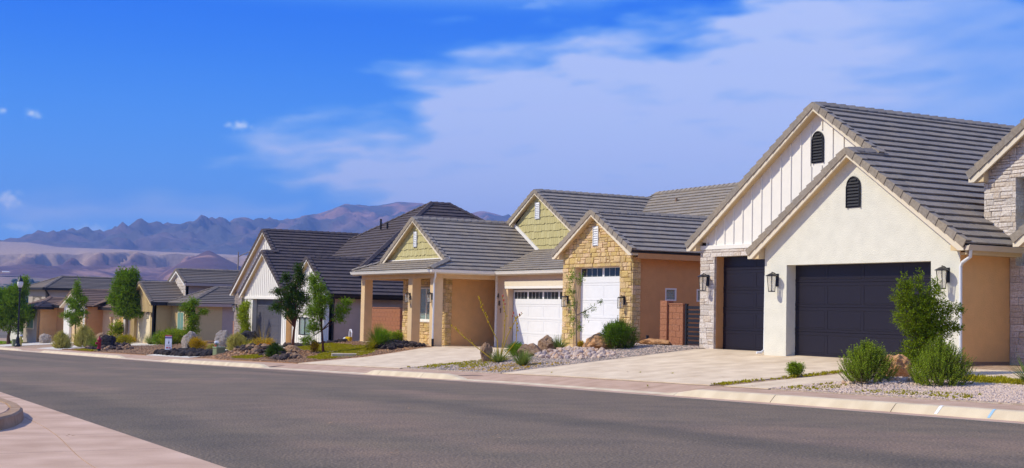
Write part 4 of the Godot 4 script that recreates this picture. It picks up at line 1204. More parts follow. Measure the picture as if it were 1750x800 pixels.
func window(house: Node3D, xf: Transform3D, w: float, h: float, frame: Material, blind: Material, lites := 2) -> void:   # local origin at the lower left corner of the opening, face at z = 0
	var f := MB.new(); var b := 0.05
	f.box(V(0, 0, -0.08), V(w, b, -0.02), xf); f.box(V(0, h - b, -0.08), V(w, h, -0.02), xf)
	f.box(V(0, b, -0.08), V(b, h - b, -0.02), xf); f.box(V(w - b, b, -0.08), V(w, h - b, -0.02), xf)
	for k in lites - 1:
		var x := w * (k + 1) / lites
		f.box(V(x - 0.025, b, -0.079), V(x + 0.025, h - b, -0.021), xf)
	var win := obj("window", f, frame, house)
	var g := MB.new(); g.box(V(b * 0.5, b * 0.5, -0.062), V(w - b * 0.5, h - b * 0.5, -0.056), xf)
	var gm: StandardMaterial3D
	if not M.has("clear_pane"):
		gm = mat("clear_pane", Color(0.8, 0.9, 0.85), 0.03); gm.transparency = BaseMaterial3D.TRANSPARENCY_ALPHA; gm.albedo_color.a = 0.12
	obj("pane", g, M.clear_pane, win)
	var n := int(h / 0.075)
	for k in n:
		var s := MB.new(); var y := b + (h - 2 * b) * (k + 0.5) / n
		s.hexa([xf * V(b, y - 0.028, -0.11), xf * V(w - b, y - 0.028, -0.11), xf * V(w - b, y - 0.022, -0.106), xf * V(b, y - 0.022, -0.106), xf * V(b, y + 0.022, -0.15), xf * V(w - b, y + 0.022, -0.15), xf * V(w - b, y + 0.028, -0.146), xf * V(b, y + 0.028, -0.146)])
		obj("blind_slat", s, blind, win)
	var back := MB.new(); back.box(V(0, 0, -0.26), V(w, h, -0.24), xf); obj("room_wall", back, M.grey_stucco, win)

# ---------------------------------------------------------------- the cream house with three navy doors' worth of garage (nearest)
func build_house_cream() -> void:
	var h := thing("cream_house", "cream stucco house with navy garage doors and white stone, nearest at the right", "house", V(-27, -1.05, -24))
	var F := -1.06; var p := 0.652
	# front gable wall with the wide opening
	var hole := Rect2(-27.64, F - 1, 5.10, 1.38 - F + 1)
	var w := wall_mesh(P([-28.54, F - 0.3, -21.66, F - 0.3, -21.66, 1.86, -25.14, 4.14, -28.54, 1.92]), [hole], facing_street(0, 0, -23.85), 0.36)
	obj("front_wall", w, M.cream_stucco, h)
	garage_door(h, facing_street(-27.75, F + 0.01, -24.16), 5.3, 2.62, 4, 4, M.navy_door, false, true)
	vent(h, -25.11, 2.79, -23.85, 0.46, 0.78, true, M.black_metal)
	var band := MB.new(); band.box(V(-21.655, F - 0.25, -25.46), V(-21.635, F + 0.11, -23.87)); obj("weep_screed", band, M.brown_board, h)
	obj("side_wall", wall_mesh(P([23.853, F - 0.3, 25.49, F - 0.3, 25.49, 1.84, 23.853, 1.84]), [], facing_right(-21.652), 0.3), M.tan_stucco, h)
	# taller wing behind, with its own door
	var hole2 := Rect2(-32.08, F - 1, 3.1, 1.76 - F + 1)
	var lower := wall_mesh(P([-32.74, F - 0.3, -28.3, F - 0.3, -28.3, 1.98, -32.74, 1.98]), [hole2], facing_street(0, 0, -24.88), 0.34)
	var stone_wall := obj("garage_wall", lower, M.pale_mortar, h)
	lay_stone(stone_wall, P([-32.77, F, -28.6, F, -28.6, 1.97, -32.77, 1.97]), [hole2], facing_street(0, 0, -24.88), "white_stone", 5, 0.11, 0.21, 0.20, 0.48, 0.032)
	lay_stone(stone_wall, P([24.85, F, 25.25, F, 25.25, 1.97, 24.85, 1.97]), [], Transform3D(Basis(V(0, 0, -1), Vector3.UP, V(1, 0, 0)), V(-32.08, 0, 0)), "white_stone", 6, 0.11, 0.21, 0.2, 0.4, 0.012)
	var jam := MB.new(); jam.box(V(-32.085, F, -25.2), V(-32.045, 1.76, -24.93)); obj("door_jamb", jam, M.rose_stucco, h)
	garage_door(h, facing_street(-32.15, F + 0.01, -25.18), 3.2, 3.0, 5, 2, M.navy_door, false, true)
	var up := wall_mesh(P([-32.74, 1.98, -22.4, 1.98, -22.4, 2.42, -27.53, 5.71, -32.74, 2.38]), [], facing_street(0, 0, -24.9), 0.3)
	var bw := obj("board_wall", up, M.white_board, h)
	boards(bw, P([-32.70, 2.10, -23.0, 2.10, -27.53, 5.60, -32.70, 2.25]), [Rect2(-27.88, 4.14, 0.56, 0.98)], facing_street(0, 0, -24.9), 0.42, 0.045, 0.03, M.white_board)
	var tr := MB.new(); tr.bevel_box(V(-32.77, 1.97, -24.9), V(-28.3, 2.10, -24.835), 0.01); obj("trim_board", tr, M.white_board, h)
	vent(h, -27.60, 4.22, -24.9, 0.42, 0.86, true, M.black_metal)
	# ends and back, plain
	obj("left_wall", wall_mesh(P([24.9, F - 0.4, 33.0, F - 0.4, 33.0, 2.2, 24.9, 2.2]), [], Transform3D(Basis(V(0, 0, -1), Vector3.UP, V(1, 0, 0)), V(-32.44, 0, 0)), 0.3), M.tan_stucco, h)
	obj("back_wall", wall_mesh(P([-32.7, F - 0.4, -12.0, F - 0.4, -12.0, 2.2, -32.7, 2.2]), [], facing_street(0, 0, -33.0), 0.3), M.tan_stucco, h)
	# stone wing at the right edge of the picture
	var tp := 0.66; var xr := -18.9; var yr := 5.98
	var opening := Rect2(-21.47, 1.3, 1.5, 2.08)
	var tower := wall_mesh(P([-22.37, F - 0.3, -15.4, F - 0.3, -15.4, 3.6, -18.9, 5.9, -22.37, 3.6]), [opening, Rect2(-19.9, F - 1, 1.9, 3.1)], facing_street(0, 0, -25.5), 0.5)
	var tw := obj("stone_wall", tower, M.pale_mortar, h)
	lay_stone(tw, P([-22.40, 1.7, -20.4, 1.7, -20.4, 4.85, -22.40, 3.58]), [opening], facing_street(0, 0, -25.5), "white_stone", 8, 0.10, 0.17, 0.17, 0.44, 0.032)
	lay_stone(tw, P([-21.62, F, -20.2, F, -20.2, 1.74, -21.62, 1.74]), [opening], facing_street(0, 0, -25.5), "white_stone", 9, 0.12, 0.2, 0.2, 0.5, 0.032)
	lay_stone(tw, P([25.48, 1.3, 25.95, 1.3, 25.95, 3.36, 25.48, 3.36]), [], Transform3D(Basis(V(0, 0, -1), Vector3.UP, V(1, 0, 0)), V(-21.475, 0, 0)), "white_stone", 10, 0.11, 0.19, 0.2, 0.4, 0.012)
	window(h, facing_street(-21.44, 1.36, -25.8), 1.44, 1.98, M.black_metal, M.green_blind, 2)
	obj("entry_door", wall_mesh(rect(-19.95, F, -17.95, 2.1), [], facing_street(0, 0, -25.9), 0.06), M.brown_board, h)
	obj("wing_side", wall_mesh(P([25.5, 1.5, 33.0, 1.5, 33.0, 3.6, 25.5, 3.6]), [], Transform3D(Basis(V(0, 0, 1), Vector3.UP, V(-1, 0, 0)), V(-22.37, 0, -58.5)), 0.3), M.tan_stucco, h)
	obj("right_wall", wall_mesh(P([25.5, F - 0.3, 33.0, F - 0.3, 33.0, 3.6, 25.5, 3.6]), [], facing_right(-15.4), 0.3), M.tan_stucco, h)
	# porch gable at the picture's right edge, on two posts
	obj("porch_gable", wall_mesh(P([-20.2, 1.66, -16.8, 1.66, -16.8, 1.9, -18.5, 3.05, -20.2, 1.9]), [], facing_street(0, 0, -24.62), 0.25), M.cream_stucco, h)
	for x in [-19.85, -17.15]:
		var post := MB.new(); post.bevel_box(V(x - 0.2, F, -24.87), V(x + 0.2, 1.68, -24.64), 0.02); obj("porch_post", post, M.cream_stucco, h)
	gable_trim(h, -18.5, 3.18, 0.66, -20.56, -16.44, -24.3, -24.62, 0.15, M.cream_trim, M.bounce_toned_soffit)
	# roofs
	var r := roof_start(h, "grey_tile"); var d := MB.new()
	roof_plane(r, d, [V(-21.30, 1.715, -23.6), V(-21.30, 1.715, -25.52), V(-22.37, 2.413, -25.52), V(-22.37, 2.413, -33), V(-27.53, 5.777, -33), V(-27.53, 5.777, -24.62), V(-25.14, 4.219, -24.62), V(-25.14, 4.219, -23.6)], 1)
	roof_plane(r, d, [V(-25.14, 4.219, -23.6), V(-28.98, 1.715, -23.6), V(-28.98, 1.715, -24.9), V(-25.14, 4.219, -24.9)], 2, false)
	roof_plane(r, d, [V(-27.53, 5.777, -24.62), V(-33.18, 2.093, -24.62), V(-33.18, 2.093, -33), V(-27.53, 5.777, -33)], 3, false)
	roof_plane(r, d, [V(-18.9, 5.98, -25.25), V(-22.68, 3.485, -25.25), V(-22.68, 3.485, -33), V(-18.9, 5.98, -33)], 4, false)
	roof_plane(r, d, [V(-18.9, 5.98, -25.25), V(-15.1, 3.472, -25.25), V(-15.1, 3.472, -33), V(-18.9, 5.98, -33)], 5, false)
	roof_plane(r, d, [V(-18.5, 3.18, -24.3), V(-20.56, 1.82, -24.3), V(-20.56, 1.82, -25.5), V(-18.5, 3.18, -25.5)], 6, false)
	roof_plane(r, d, [V(-18.5, 3.18, -24.3), V(-16.44, 1.82, -24.3), V(-16.44, 1.82, -25.5), V(-18.5, 3.18, -25.5)], 7, false)
	var R := slope_normal(1, p); var L := slope_normal(-1, p); var Z := V(0, 0, 1)
	rake_tiles(r, V(-21.30, 1.715, -23.6), V(-25.14, 4.219, -23.6), Z, R); rake_tiles(r, V(-28.98, 1.715, -23.6), V(-25.14, 4.219, -23.6), Z, L)
	rake_tiles(r, V(-25.05, 4.16, -24.62), V(-27.53, 5.777, -24.62), Z, R); rake_tiles(r, V(-33.18, 2.093, -24.62), V(-27.53, 5.777, -24.62), Z, L)
	rake_tiles(r, V(-22.68, 3.485, -25.25), V(-18.9, 5.98, -25.25), Z, L); rake_tiles(r, V(-20.56, 1.82, -24.3), V(-18.5, 3.18, -24.3), Z, L)
	ridge_tiles(r, V(-27.53, 5.777, -24.7), V(-27.53, 5.777, -32.9), R, L); ridge_tiles(r, V(-25.14, 4.219, -23.66), V(-25.14, 4.219, -24.85), R, L)
	roof_finish(r, d)
	gable_trim(h, -25.14, 4.219, p, -28.98, NAN, -23.6, -23.85, 0.15, M.cream_trim, M.bounce_toned_soffit)
	gable_trim(h, -25.14, 4.219, p, NAN, -21.34, -23.6, -23.85, 0.15, M.cream_trim, M.bounce_toned_soffit)
	gable_trim(h, -27.53, 5.777, p, -33.18, NAN, -24.62, -24.9, 0.15, M.cream_trim, M.bounce_toned_soffit)
	gable_trim(h, -27.53, 5.777, p, NAN, -24.2, -24.62, -24.9, 0.15, M.cream_trim, M.bounce_toned_soffit)
	gable_trim(h, -18.9, 5.98, 0.66, -22.68, -15.1, -25.25, -25.5, 0.15, M.cream_trim, M.bounce_toned_soffit)
	var eave := MB.new(); eave.box(V(-21.64, 1.50, -25.5), V(-21.32, 1.56, -23.86)); eave.box(V(-21.34, 1.50, -25.5), V(-21.31, 1.70, -23.66)); obj("eave", eave, M.bounce_toned_soffit, h)
	gutter_and_pipe(h, V(-21.305, 1.70, -23.62), V(-21.305, 1.70, -25.5), V(1, 0, 0), M.tan_gutter)
	pipe(h, [V(-21.24, 1.60, -23.72), V(-21.30, 1.45, -23.78), V(-21.55, 1.32, -23.80), V(-21.60, 1.22, -23.80), V(-21.60, -0.95, -23.80)], M.white_metal, 0.04)
	pipe(h, [V(-28.80, 1.50, -24.5), V(-28.78, 1.36, -24.4), V(-28.62, 1.22, -24.05), V(-28.58, 1.1, -23.92), V(-28.58, -0.92, -23.90), V(-28.60, -1.0, -23.80), V(-28.62, -1.01, -23.66)], M.white_metal, 0.035)
	lantern(V(-28.01, 0.98, -23.85), 0.62, true, "black tapered wall lantern on the cream pier between the navy doors", "black tapered lanterns on the cream house", 0.2)
	lantern(V(-22.02, 1.04, -23.85), 0.62, true, "black tapered wall lantern behind the tall shrub by the downpipe", "black tapered lanterns on the cream house", 0.2)
	lantern(V(-32.36, 1.04, -24.84), 0.62, true, "black tapered wall lantern on the white stone pier", "black tapered lanterns on the cream house", 0.2)

# ---------------------------------------------------------------- the house with gold stone, green shingles and a porch
func build_house_stone() -> void:
	var h := thing("stone_house", "tan house with gold stone, green shingled gables, white garage doors and a corner porch", "house", V(-48, -1.6, -27))
	var F := -1.62; var p := 0.56; var Z := V(0, 0, 1)
	# the tall garage
	var hole := Rect2(-41.29, F - 1, 2.98, 1.63 - F + 1)
	var gw := obj("garage_wall", wall_mesh(P([-42.05, F - 0.2, -37.62, F - 0.2, -37.62, 2.2, -39.86, 3.47, -42.05, 2.23]), [hole], facing_street(0, 0, -25.64), 0.3), M.mortar, h)
	lay_stone(gw, P([-42.09, F + 0.1, -37.60, F + 0.1, -37.60, 2.21, -39.86, 3.44, -42.09, 2.22]), [hole, Rect2(-40.06, 2.34, 0.37, 0.75)], facing_street(0, 0, -25.64), "gold_stone", 15, 0.13, 0.24, 0.17, 0.46, 0.055)
	lay_stone(gw, P([25.62, F + 0.3, 25.97, F + 0.3, 25.97, 1.96, 25.62, 1.96]), [], facing_right(-37.6), "gold_stone", 16, 0.13, 0.26, 0.13, 0.24, 0.05)
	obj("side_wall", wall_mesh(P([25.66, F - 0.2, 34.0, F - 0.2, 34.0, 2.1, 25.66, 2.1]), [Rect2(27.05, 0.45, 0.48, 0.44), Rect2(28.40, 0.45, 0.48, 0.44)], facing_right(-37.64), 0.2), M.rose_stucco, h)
	window(h, Transform3D(Basis(V(0, 0, -1), Vector3.UP, V(1, 0, 0)), V(-37.62, 0.45, -27.05)), 0.48, 0.44, M.white_trim, M.green_blind, 1)
	window(h, Transform3D(Basis(V(0, 0, -1), Vector3.UP, V(1, 0, 0)), V(-37.62, 0.45, -28.40)), 0.48, 0.44, M.white_trim, M.green_blind, 1)
	garage_door(h, facing_street(-41.33, F + 0.15, -25.88), 3.1, 3.15, 5, 2, M.white_door, true)
	var jam := MB.new(); jam.box(V(-41.292, F, -25.88), V(-41.27, 1.63, -25.62)); jam.box(V(-41.29, 1.605, -25.87), V(-38.31, 1.628, -25.62)); obj("door_jamb", jam, M.peach_stucco, h)
	vent(h, -39.875, 2.36, -25.62, 0.32, 0.71, false, M.white_metal)
	# wall of the wide garage, in lap siding, with its trim
	var hole2 := Rect2(-50.26, F - 1, 5.0, 0.93 - F + 1)
	var sw := obj("garage_front", wall_mesh(P([-51.4, F - 0.2, -42.1, F - 0.2, -42.1, 1.64, -51.4, 1.64]), [hole2], facing_street(0, 0, -27.87), 0.2), M.siding, h)
	var y := F
	while y < 1.55:
		for bit in Geometry2D.clip_polygons(rect(-51.38, y, -43.0, minf(y + 0.188, 1.6)), rect(-50.72, F - 1, -43.1, 1.27)) if y < 1.27 else [rect(-51.38, y, -43.0, minf(y + 0.188, 1.6))]:
			var mb := MB.new(); var lo: Vector2 = bit[0]; var hi: Vector2 = bit[0]
			for q in bit:
				lo = lo.min(q); hi = hi.max(q)
			mb.hexa([V(lo.x, lo.y, -27.87), V(hi.x, lo.y, -27.87), V(hi.x, lo.y, -27.844), V(lo.x, lo.y, -27.844), V(lo.x, hi.y, -27.87), V(hi.x, hi.y, -27.87), V(hi.x, hi.y, -27.862), V(lo.x, hi.y, -27.862)])
			obj("siding_board", mb, M.siding, sw)
		y += 0.19
	garage_door(h, facing_street(-50.30, F + 0.02, -28.1), 5.1, 2.5, 4, 4, M.white_door, true)
	var tb := MB.new(); tb.bevel_box(V(-50.72, F, -27.87), V(-50.26, 0.93, -27.80), 0.01); obj("door_trim", tb, M.peach_stucco, h)
	tb = MB.new(); tb.bevel_box(V(-50.50, 0.93, -27.87), V(-43.0, 1.04, -27.76), 0.01); obj("door_trim", tb, M.white_trim, h)
	tb = MB.new(); tb.bevel_box(V(-50.56, 1.04, -27.87), V(-43.0, 1.27, -27.78), 0.01); obj("door_trim", tb, M.cream_trim, h)
	tb = MB.new(); tb.bevel_box(V(-51.42, F, -27.9), V(-51.30, 1.55, -27.80), 0.01); obj("corner_board", tb, M.white_trim, h)
	for q in [["4", -51.18, 0.62], ["8", -51.06, 0.30], ["1", -50.94, -0.02]]:
		var tm := TextMesh.new(); tm.text = q[0]; tm.font_size = 64; tm.pixel_size = 0.0045; tm.depth = 0.02
		var sf := SystemFont.new(); sf.font_names = PackedStringArray(["Droid Sans"]); tm.font = sf
		obj("house_number", tm, M.black_metal, h, facing_street(q[1], q[2], -27.82))
	# porch: posts, beams, ceiling, slab
	for x in [-59.28, -53.87, -51.62]:
		var post := MB.new(); post.bevel_box(V(x - 0.22, F - 0.35, -25.24), V(x + 0.22, 1.32, -24.83), 0.012); obj("porch_post", post, M.peach_stucco, h)
	var beam := MB.new(); beam.box(V(-59.50, 1.32, -25.23), V(-51.41, 1.56, -24.84)); obj("porch_beam", beam, M.peach_stucco, h)
	beam = MB.new(); beam.box(V(-51.80, 1.322, -27.86), V(-51.405, 1.558, -25.235)); obj("porch_beam", beam, M.peach_stucco, h)
	beam = MB.new(); beam.box(V(-59.49, 1.322, -33.0), V(-59.1, 1.558, -25.235)); obj("porch_beam", beam, M.peach_stucco, h)
	var ceil_ := MB.new(); ceil_.box(V(-59.6, 1.575, -33.0), V(-51.1, 1.60, -24.5)); obj("porch_ceiling", ceil_, M.peach_stucco, h)
	var slab_ := MB.new(); slab_.box(V(-59.6, F - 0.4, -28.9), V(-51.42, F, -24.78)); obj("porch_slab", slab_, M.driveway, h)
	# the stone bay behind the porch, the entry wall and the door
	var wn := Rect2(-55.55, -0.53, 1.6, 1.48)
	var bay := obj("bay_wall", wall_mesh(P([-57.15, F - 0.2, -52.76, F - 0.2, -52.76, 1.58, -57.15, 1.58]), [wn], facing_street(0, 0, -26.04), 0.2), M.mortar, h)
	lay_stone(bay, P([-57.19, F + 0.02, -52.74, F + 0.02, -52.74, 1.56, -57.19, 1.56]), [wn.grow(0.06)], facing_street(0, 0, -26.04), "gold_stone", 21, 0.13, 0.24, 0.17, 0.46, 0.055)
	lay_stone(bay, P([26.02, F + 0.02, 26.34, F + 0.02, 26.34, 1.56, 26.02, 1.56]), [], facing_right(-52.74), "gold_stone", 22, 0.13, 0.26, 0.15, 0.28, 0.05)
	var sill := MB.new(); sill.bevel_box(V(-55.66, -0.62, -26.04), V(-53.84, -0.53, -25.95), 0.01); obj("window_sill", sill, M.white_trim, h)
	window(h, facing_street(-55.55, -0.53, -26.02), 1.6, 1.48, M.white_trim, M.green_blind, 2)
	obj("entry_wall", wall_mesh(P([26.2, F - 0.2, 30.6, F - 0.2, 30.6, 1.58, 26.2, 1.58]), [], facing_right(-52.78), 0.2), M.tan_stucco, h)
	obj("entry_door", wall_mesh(rect(-52.8, F, -51.3, 1.57), [], facing_street(0, 0, -30.5), 0.1), M.brown_board, h)
	obj("entry_side", wall_mesh(P([27.9, F, 30.5, F, 30.5, 1.58, 27.9, 1.58]), [], Transform3D(Basis(V(0, 0, 1), Vector3.UP, V(-1, 0, 0)), V(-51.4, 0, -58.4)), 0.1), M.rose_stucco, h)
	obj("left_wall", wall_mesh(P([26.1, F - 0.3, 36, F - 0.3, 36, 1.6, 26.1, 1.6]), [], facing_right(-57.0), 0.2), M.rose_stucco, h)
	obj("back_wall", wall_mesh(rect(-57.1, F - 0.3, -37.7, 2.0), [], facing_street(0, 0, -36.0), 0.2), M.rose_stucco, h)
	# shingled gables
	shingle_gable(h, P([-58.9, 2.10, -51.7, 2.10, -55.3, 4.06]), -25.75, 0.30, [Rect2(-55.55, 2.75, 0.36, 0.8)], 31)
	tb = MB.new(); tb.bevel_box(V(-58.7, 2.10, -25.75), V(-51.8, 2.25, -25.68), 0.01); obj("trim_board", tb, M.white_trim, h)
	vent(h, -55.35, 2.80, -25.73, 0.30, 0.72, false, M.white_metal)
	shingle_gable(h, P([-57.8, 2.0, -46.6, 2.0, -52.76, 5.44]), -30.7, 0.33, [Rect2(-52.98, 4.2, 0.42, 0.84)], 32)
	tb = MB.new(); tb.bevel_box(V(-52.7, 2.62, -30.7), V(-46.5, 2.76, -30.62), 0.01)
	tb.hexa([V(-55.2, 4.13, -30.69), V(-55.2, 4.29, -30.69), V(-52.6, 2.84, -30.69), V(-52.6, 2.66, -30.69), V(-55.2, 4.13, -30.62), V(-55.2, 4.29, -30.62), V(-52.6, 2.84, -30.62), V(-52.6, 2.66, -30.62)]); obj("trim_board", tb, M.white_trim, h)
	vent(h, -52.77, 4.22, -30.68, 0.36, 0.78, false, M.white_metal)
	# roofs
	var r := roof_start(h, "grey_tile"); var d := MB.new()
	roof_plane(r, d, [V(-37.23, 2.087, -25.35), V(-37.23, 2.087, -34), V(-39.86, 3.56, -34), V(-39.86, 3.56, -25.35)], 11)
	roof_plane(r, d, [V(-39.86, 3.56, -25.35), V(-42.49, 2.087, -25.35), V(-42.49, 2.087, -34), V(-39.86, 3.56, -34)], 12, false)
	roof_plane(r, d, [V(-50.97, 1.68, -24.4), V(-50.97, 1.68, -27.56), V(-52.94, 2.782, -30.72), V(-55.3, 4.10, -30.72), V(-55.3, 4.10, -25.5), V(-51.66, 2.066, -25.5)], 13)
	roof_plane(r, d, [V(-59.63, 1.68, -24.4), V(-59.63, 1.68, -33), V(-55.3, 4.10, -33), V(-55.3, 4.10, -25.5), V(-58.94, 2.066, -25.5)], 14, false)
	roof_plane(r, d, [V(-59.63, 1.68, -24.4), V(-50.97, 1.68, -24.4), V(-51.81, 2.15, -25.74), V(-58.79, 2.15, -25.74)], 15)
	roof_plane(r, d, [V(-50.95, 1.68, -27.56), V(-42.05, 1.68, -27.56), V(-42.05, 2.786, -30.70), V(-52.93, 2.786, -30.70)], 16)
	roof_plane(r, d, [V(-52.76, 5.50, -30.45), V(-46.4, 1.938, -30.45), V(-46.4, 1.938, -30.6), V(-52.76, 5.50, -36.95)], 17)
	roof_plane(r, d, [V(-52.76, 5.50, -30.45), V(-57.6, 2.79, -30.45), V(-57.6, 2.79, -37), V(-52.76, 5.50, -37)], 18, false)
	roof_plane(r, d, [V(-53.1, 5.81, -37.5), V(-52.76, 5.50, -36.95), V(-46.3, 1.888, -30.5), V(-37.4, 1.888, -30.5), V(-37.4, 5.81, -37.5)], 19)
	roof_plane(r, d, [V(-53.1, 5.81, -37.5), V(-57.4, 3.4, -33.2), V(-57.4, 3.4, -37.5)], 20, false)
	var R := slope_normal(1, p); var L := slope_normal(-1, p)
	rake_tiles(r, V(-37.23, 2.087, -25.35), V(-39.86, 3.56, -25.35), Z, R); rake_tiles(r, V(-42.49, 2.087, -25.35), V(-39.86, 3.56, -25.35), Z, L)
	rake_tiles(r, V(-51.60, 2.03, -25.5), V(-55.3, 4.10, -25.5), Z, R); rake_tiles(r, V(-58.99, 2.03, -25.5), V(-55.3, 4.10, -25.5), Z, L)
	rake_tiles(r, V(-46.4, 1.938, -30.45), V(-52.76, 5.50, -30.45), Z, R); rake_tiles(r, V(-55.3, 4.08, -30.45), V(-52.76, 5.50, -30.45), Z, L)
	ridge_tiles(r, V(-39.86, 3.56, -25.42), V(-39.86, 3.56, -33.9), R, L); ridge_tiles(r, V(-55.3, 4.10, -25.57), V(-55.3, 4.10, -30.6), R, L)
	ridge_tiles(r, V(-52.76, 5.50, -30.52), V(-52.76, 5.50, -36.9), R, L)
	var front := V(0, 1, 0.35).normalized()
	ridge_tiles(r, V(-50.97, 1.70, -24.4), V(-51.64, 2.07, -25.48), R, front); ridge_tiles(r, V(-59.63, 1.70, -24.4), V(-58.96, 2.07, -25.48), L, front)
	ridge_tiles(r, V(-53.1, 5.81, -37.5), V(-37.4, 5.81, -37.5), V(0, 1, 0.56).normalized(), V(0, 1, -0.56).normalized())
	roof_finish(r, d)
	for q in [[-49.75, 4.85, -36.3, 0.5, 0.055], [-48.3, 4.85, -36.45, 0.30, 0.04]]:
		var st := MB.new(); st.tube([V(q[0], q[1] - 0.2, q[2]), V(q[0], q[1] + q[3], q[2])], [q[4], q[4]], 10); obj("vent_pipe", st, M.brown_board, h)
	gable_trim(h, -39.86, 3.56, p, -42.49, -37.27, -25.35, -25.64, 0.15, M.cream_trim, M.bounce_toned_soffit)
	gable_trim(h, -55.3, 4.10, p, -58.95, -51.64, -25.5, -25.75, 0.15, M.cream_trim, M.bounce_toned_soffit)
	gable_trim(h, -52.76, 5.50, p, -55.3, -46.4, -30.45, -30.7, 0.15, M.cream_trim, M.bounce_toned_soffit)
	var fa := MB.new(); fa.box(V(-37.30, 1.86, -34.0), V(-37.26, 2.06, -25.64)); fa.box(V(-37.62, 1.86, -34.0), V(-37.30, 1.90, -25.64)); obj("fascia", fa, M.rose_stucco, h)
	for q in [[V(-59.63, 1.66, -24.4), V(-50.97, 1.66, -24.4), V(0, 0, 1)], [V(-50.96, 1.66, -24.4), V(-50.96, 1.66, -27.56), V(1, 0, 0)], [V(-50.9, 1.66, -27.56), V(-42.1, 1.66, -27.56), V(0, 0, 1)]]: gutter_and_pipe(h, q[0], q[1], q[2], M.white_trim)
	fa = MB.new(); fa.box(V(-59.6, 1.50, -24.50), V(-51.0, 1.66, -24.41)); fa.box(V(-51.06, 1.50, -27.56), V(-50.97, 1.66, -24.5)); fa.box(V(-51.0, 1.50, -27.66), V(-42.1, 1.66, -27.57)); obj("fascia", fa, M.cream_trim, h)
	fa = MB.new(); fa.box(V(-51.39, 1.51, -27.84), V(-42.1, 1.54, -27.66)); obj("soffit", fa, M.peach_stucco, h)
	pipe(h, [V(-50.92, 1.56, -24.62), V(-50.98, 1.40, -24.66), V(-51.30, 1.22, -24.76), V(-51.36, 1.1, -24.79), V(-51.37, -1.3, -24.79)], M.white_metal, 0.042)
	pipe(h, [V(-51.37, -1.28, -24.79), V(-51.37, -1.68, -24.79)], M.black_metal, 0.055)
	for q in [[V(-53.85, 0.53, -24.83), "black lantern on the middle post of the tan porch"], [V(-51.60, 0.53, -24.83), "black lantern on the porch post beside the white downpipe"], [V(-41.68, 0.44, -25.58), "black lantern on the gold stone pier left of the tall white door"], [V(-37.98, 0.42, -25.58), "black lantern on the gold stone pier right of the tall white door"]]:
		lantern(q[0], 0.52, false, q[1], "square black lanterns on the stone house", 0.15)

func shingle_gable(h: Node3D, poly: PackedVector2Array, z: float, row: float, holes: Array, sd: int) -> void:
	var r := RandomNumberGenerator.new(); r.seed = sd
	var wl := obj("gable_wall", wall_mesh(poly, [], facing_street(0, 0, z - 0.02), 0.2), M.green_shingle, h)
	var lo := poly[0]; var hi := poly[0]
	for p in poly:
		lo = lo.min(p); hi = hi.max(p)
	var y := lo.y + 0.02
	while y < hi.y:
		var x := lo.x - r.randf() * 0.2
		while x < hi.x:
			var w := r.randf_range(0.14, 0.30); var dy := r.randf_range(-0.035, 0.02)
			for b in Geometry2D.intersect_polygons(rect(x + 0.005, y + dy, x + w - 0.005, y + row + 0.03), poly):
				var bits := [b]
				for hh in holes:
					var next := []
					for k in bits: next.append_array(Geometry2D.clip_polygons(k, rect(hh.position.x, hh.position.y, hh.end.x, hh.end.y)))
					bits = next
				for k in bits:
					var area := 0.0
					for i in k.size(): area += k[i].cross(k[(i + 1) % k.size()])
					if absf(area) < 0.01: continue
					var mb := MB.new()
					var tilt := Transform3D(Basis(V(1, 0, 0), V(0, 1, -0.028 / row).normalized(), V(0, 0, 1)), V(0, y * 1.0, z)) * Transform3D(Basis(), V(0, -y, 0.03))
					mb.prism(k, tilt, -0.012, 0.0)
					obj("shingle", mb, M.green_shingle if r.randf() < 0.7 else M.green_shingle_pale, wl)
			x += w
		y += row

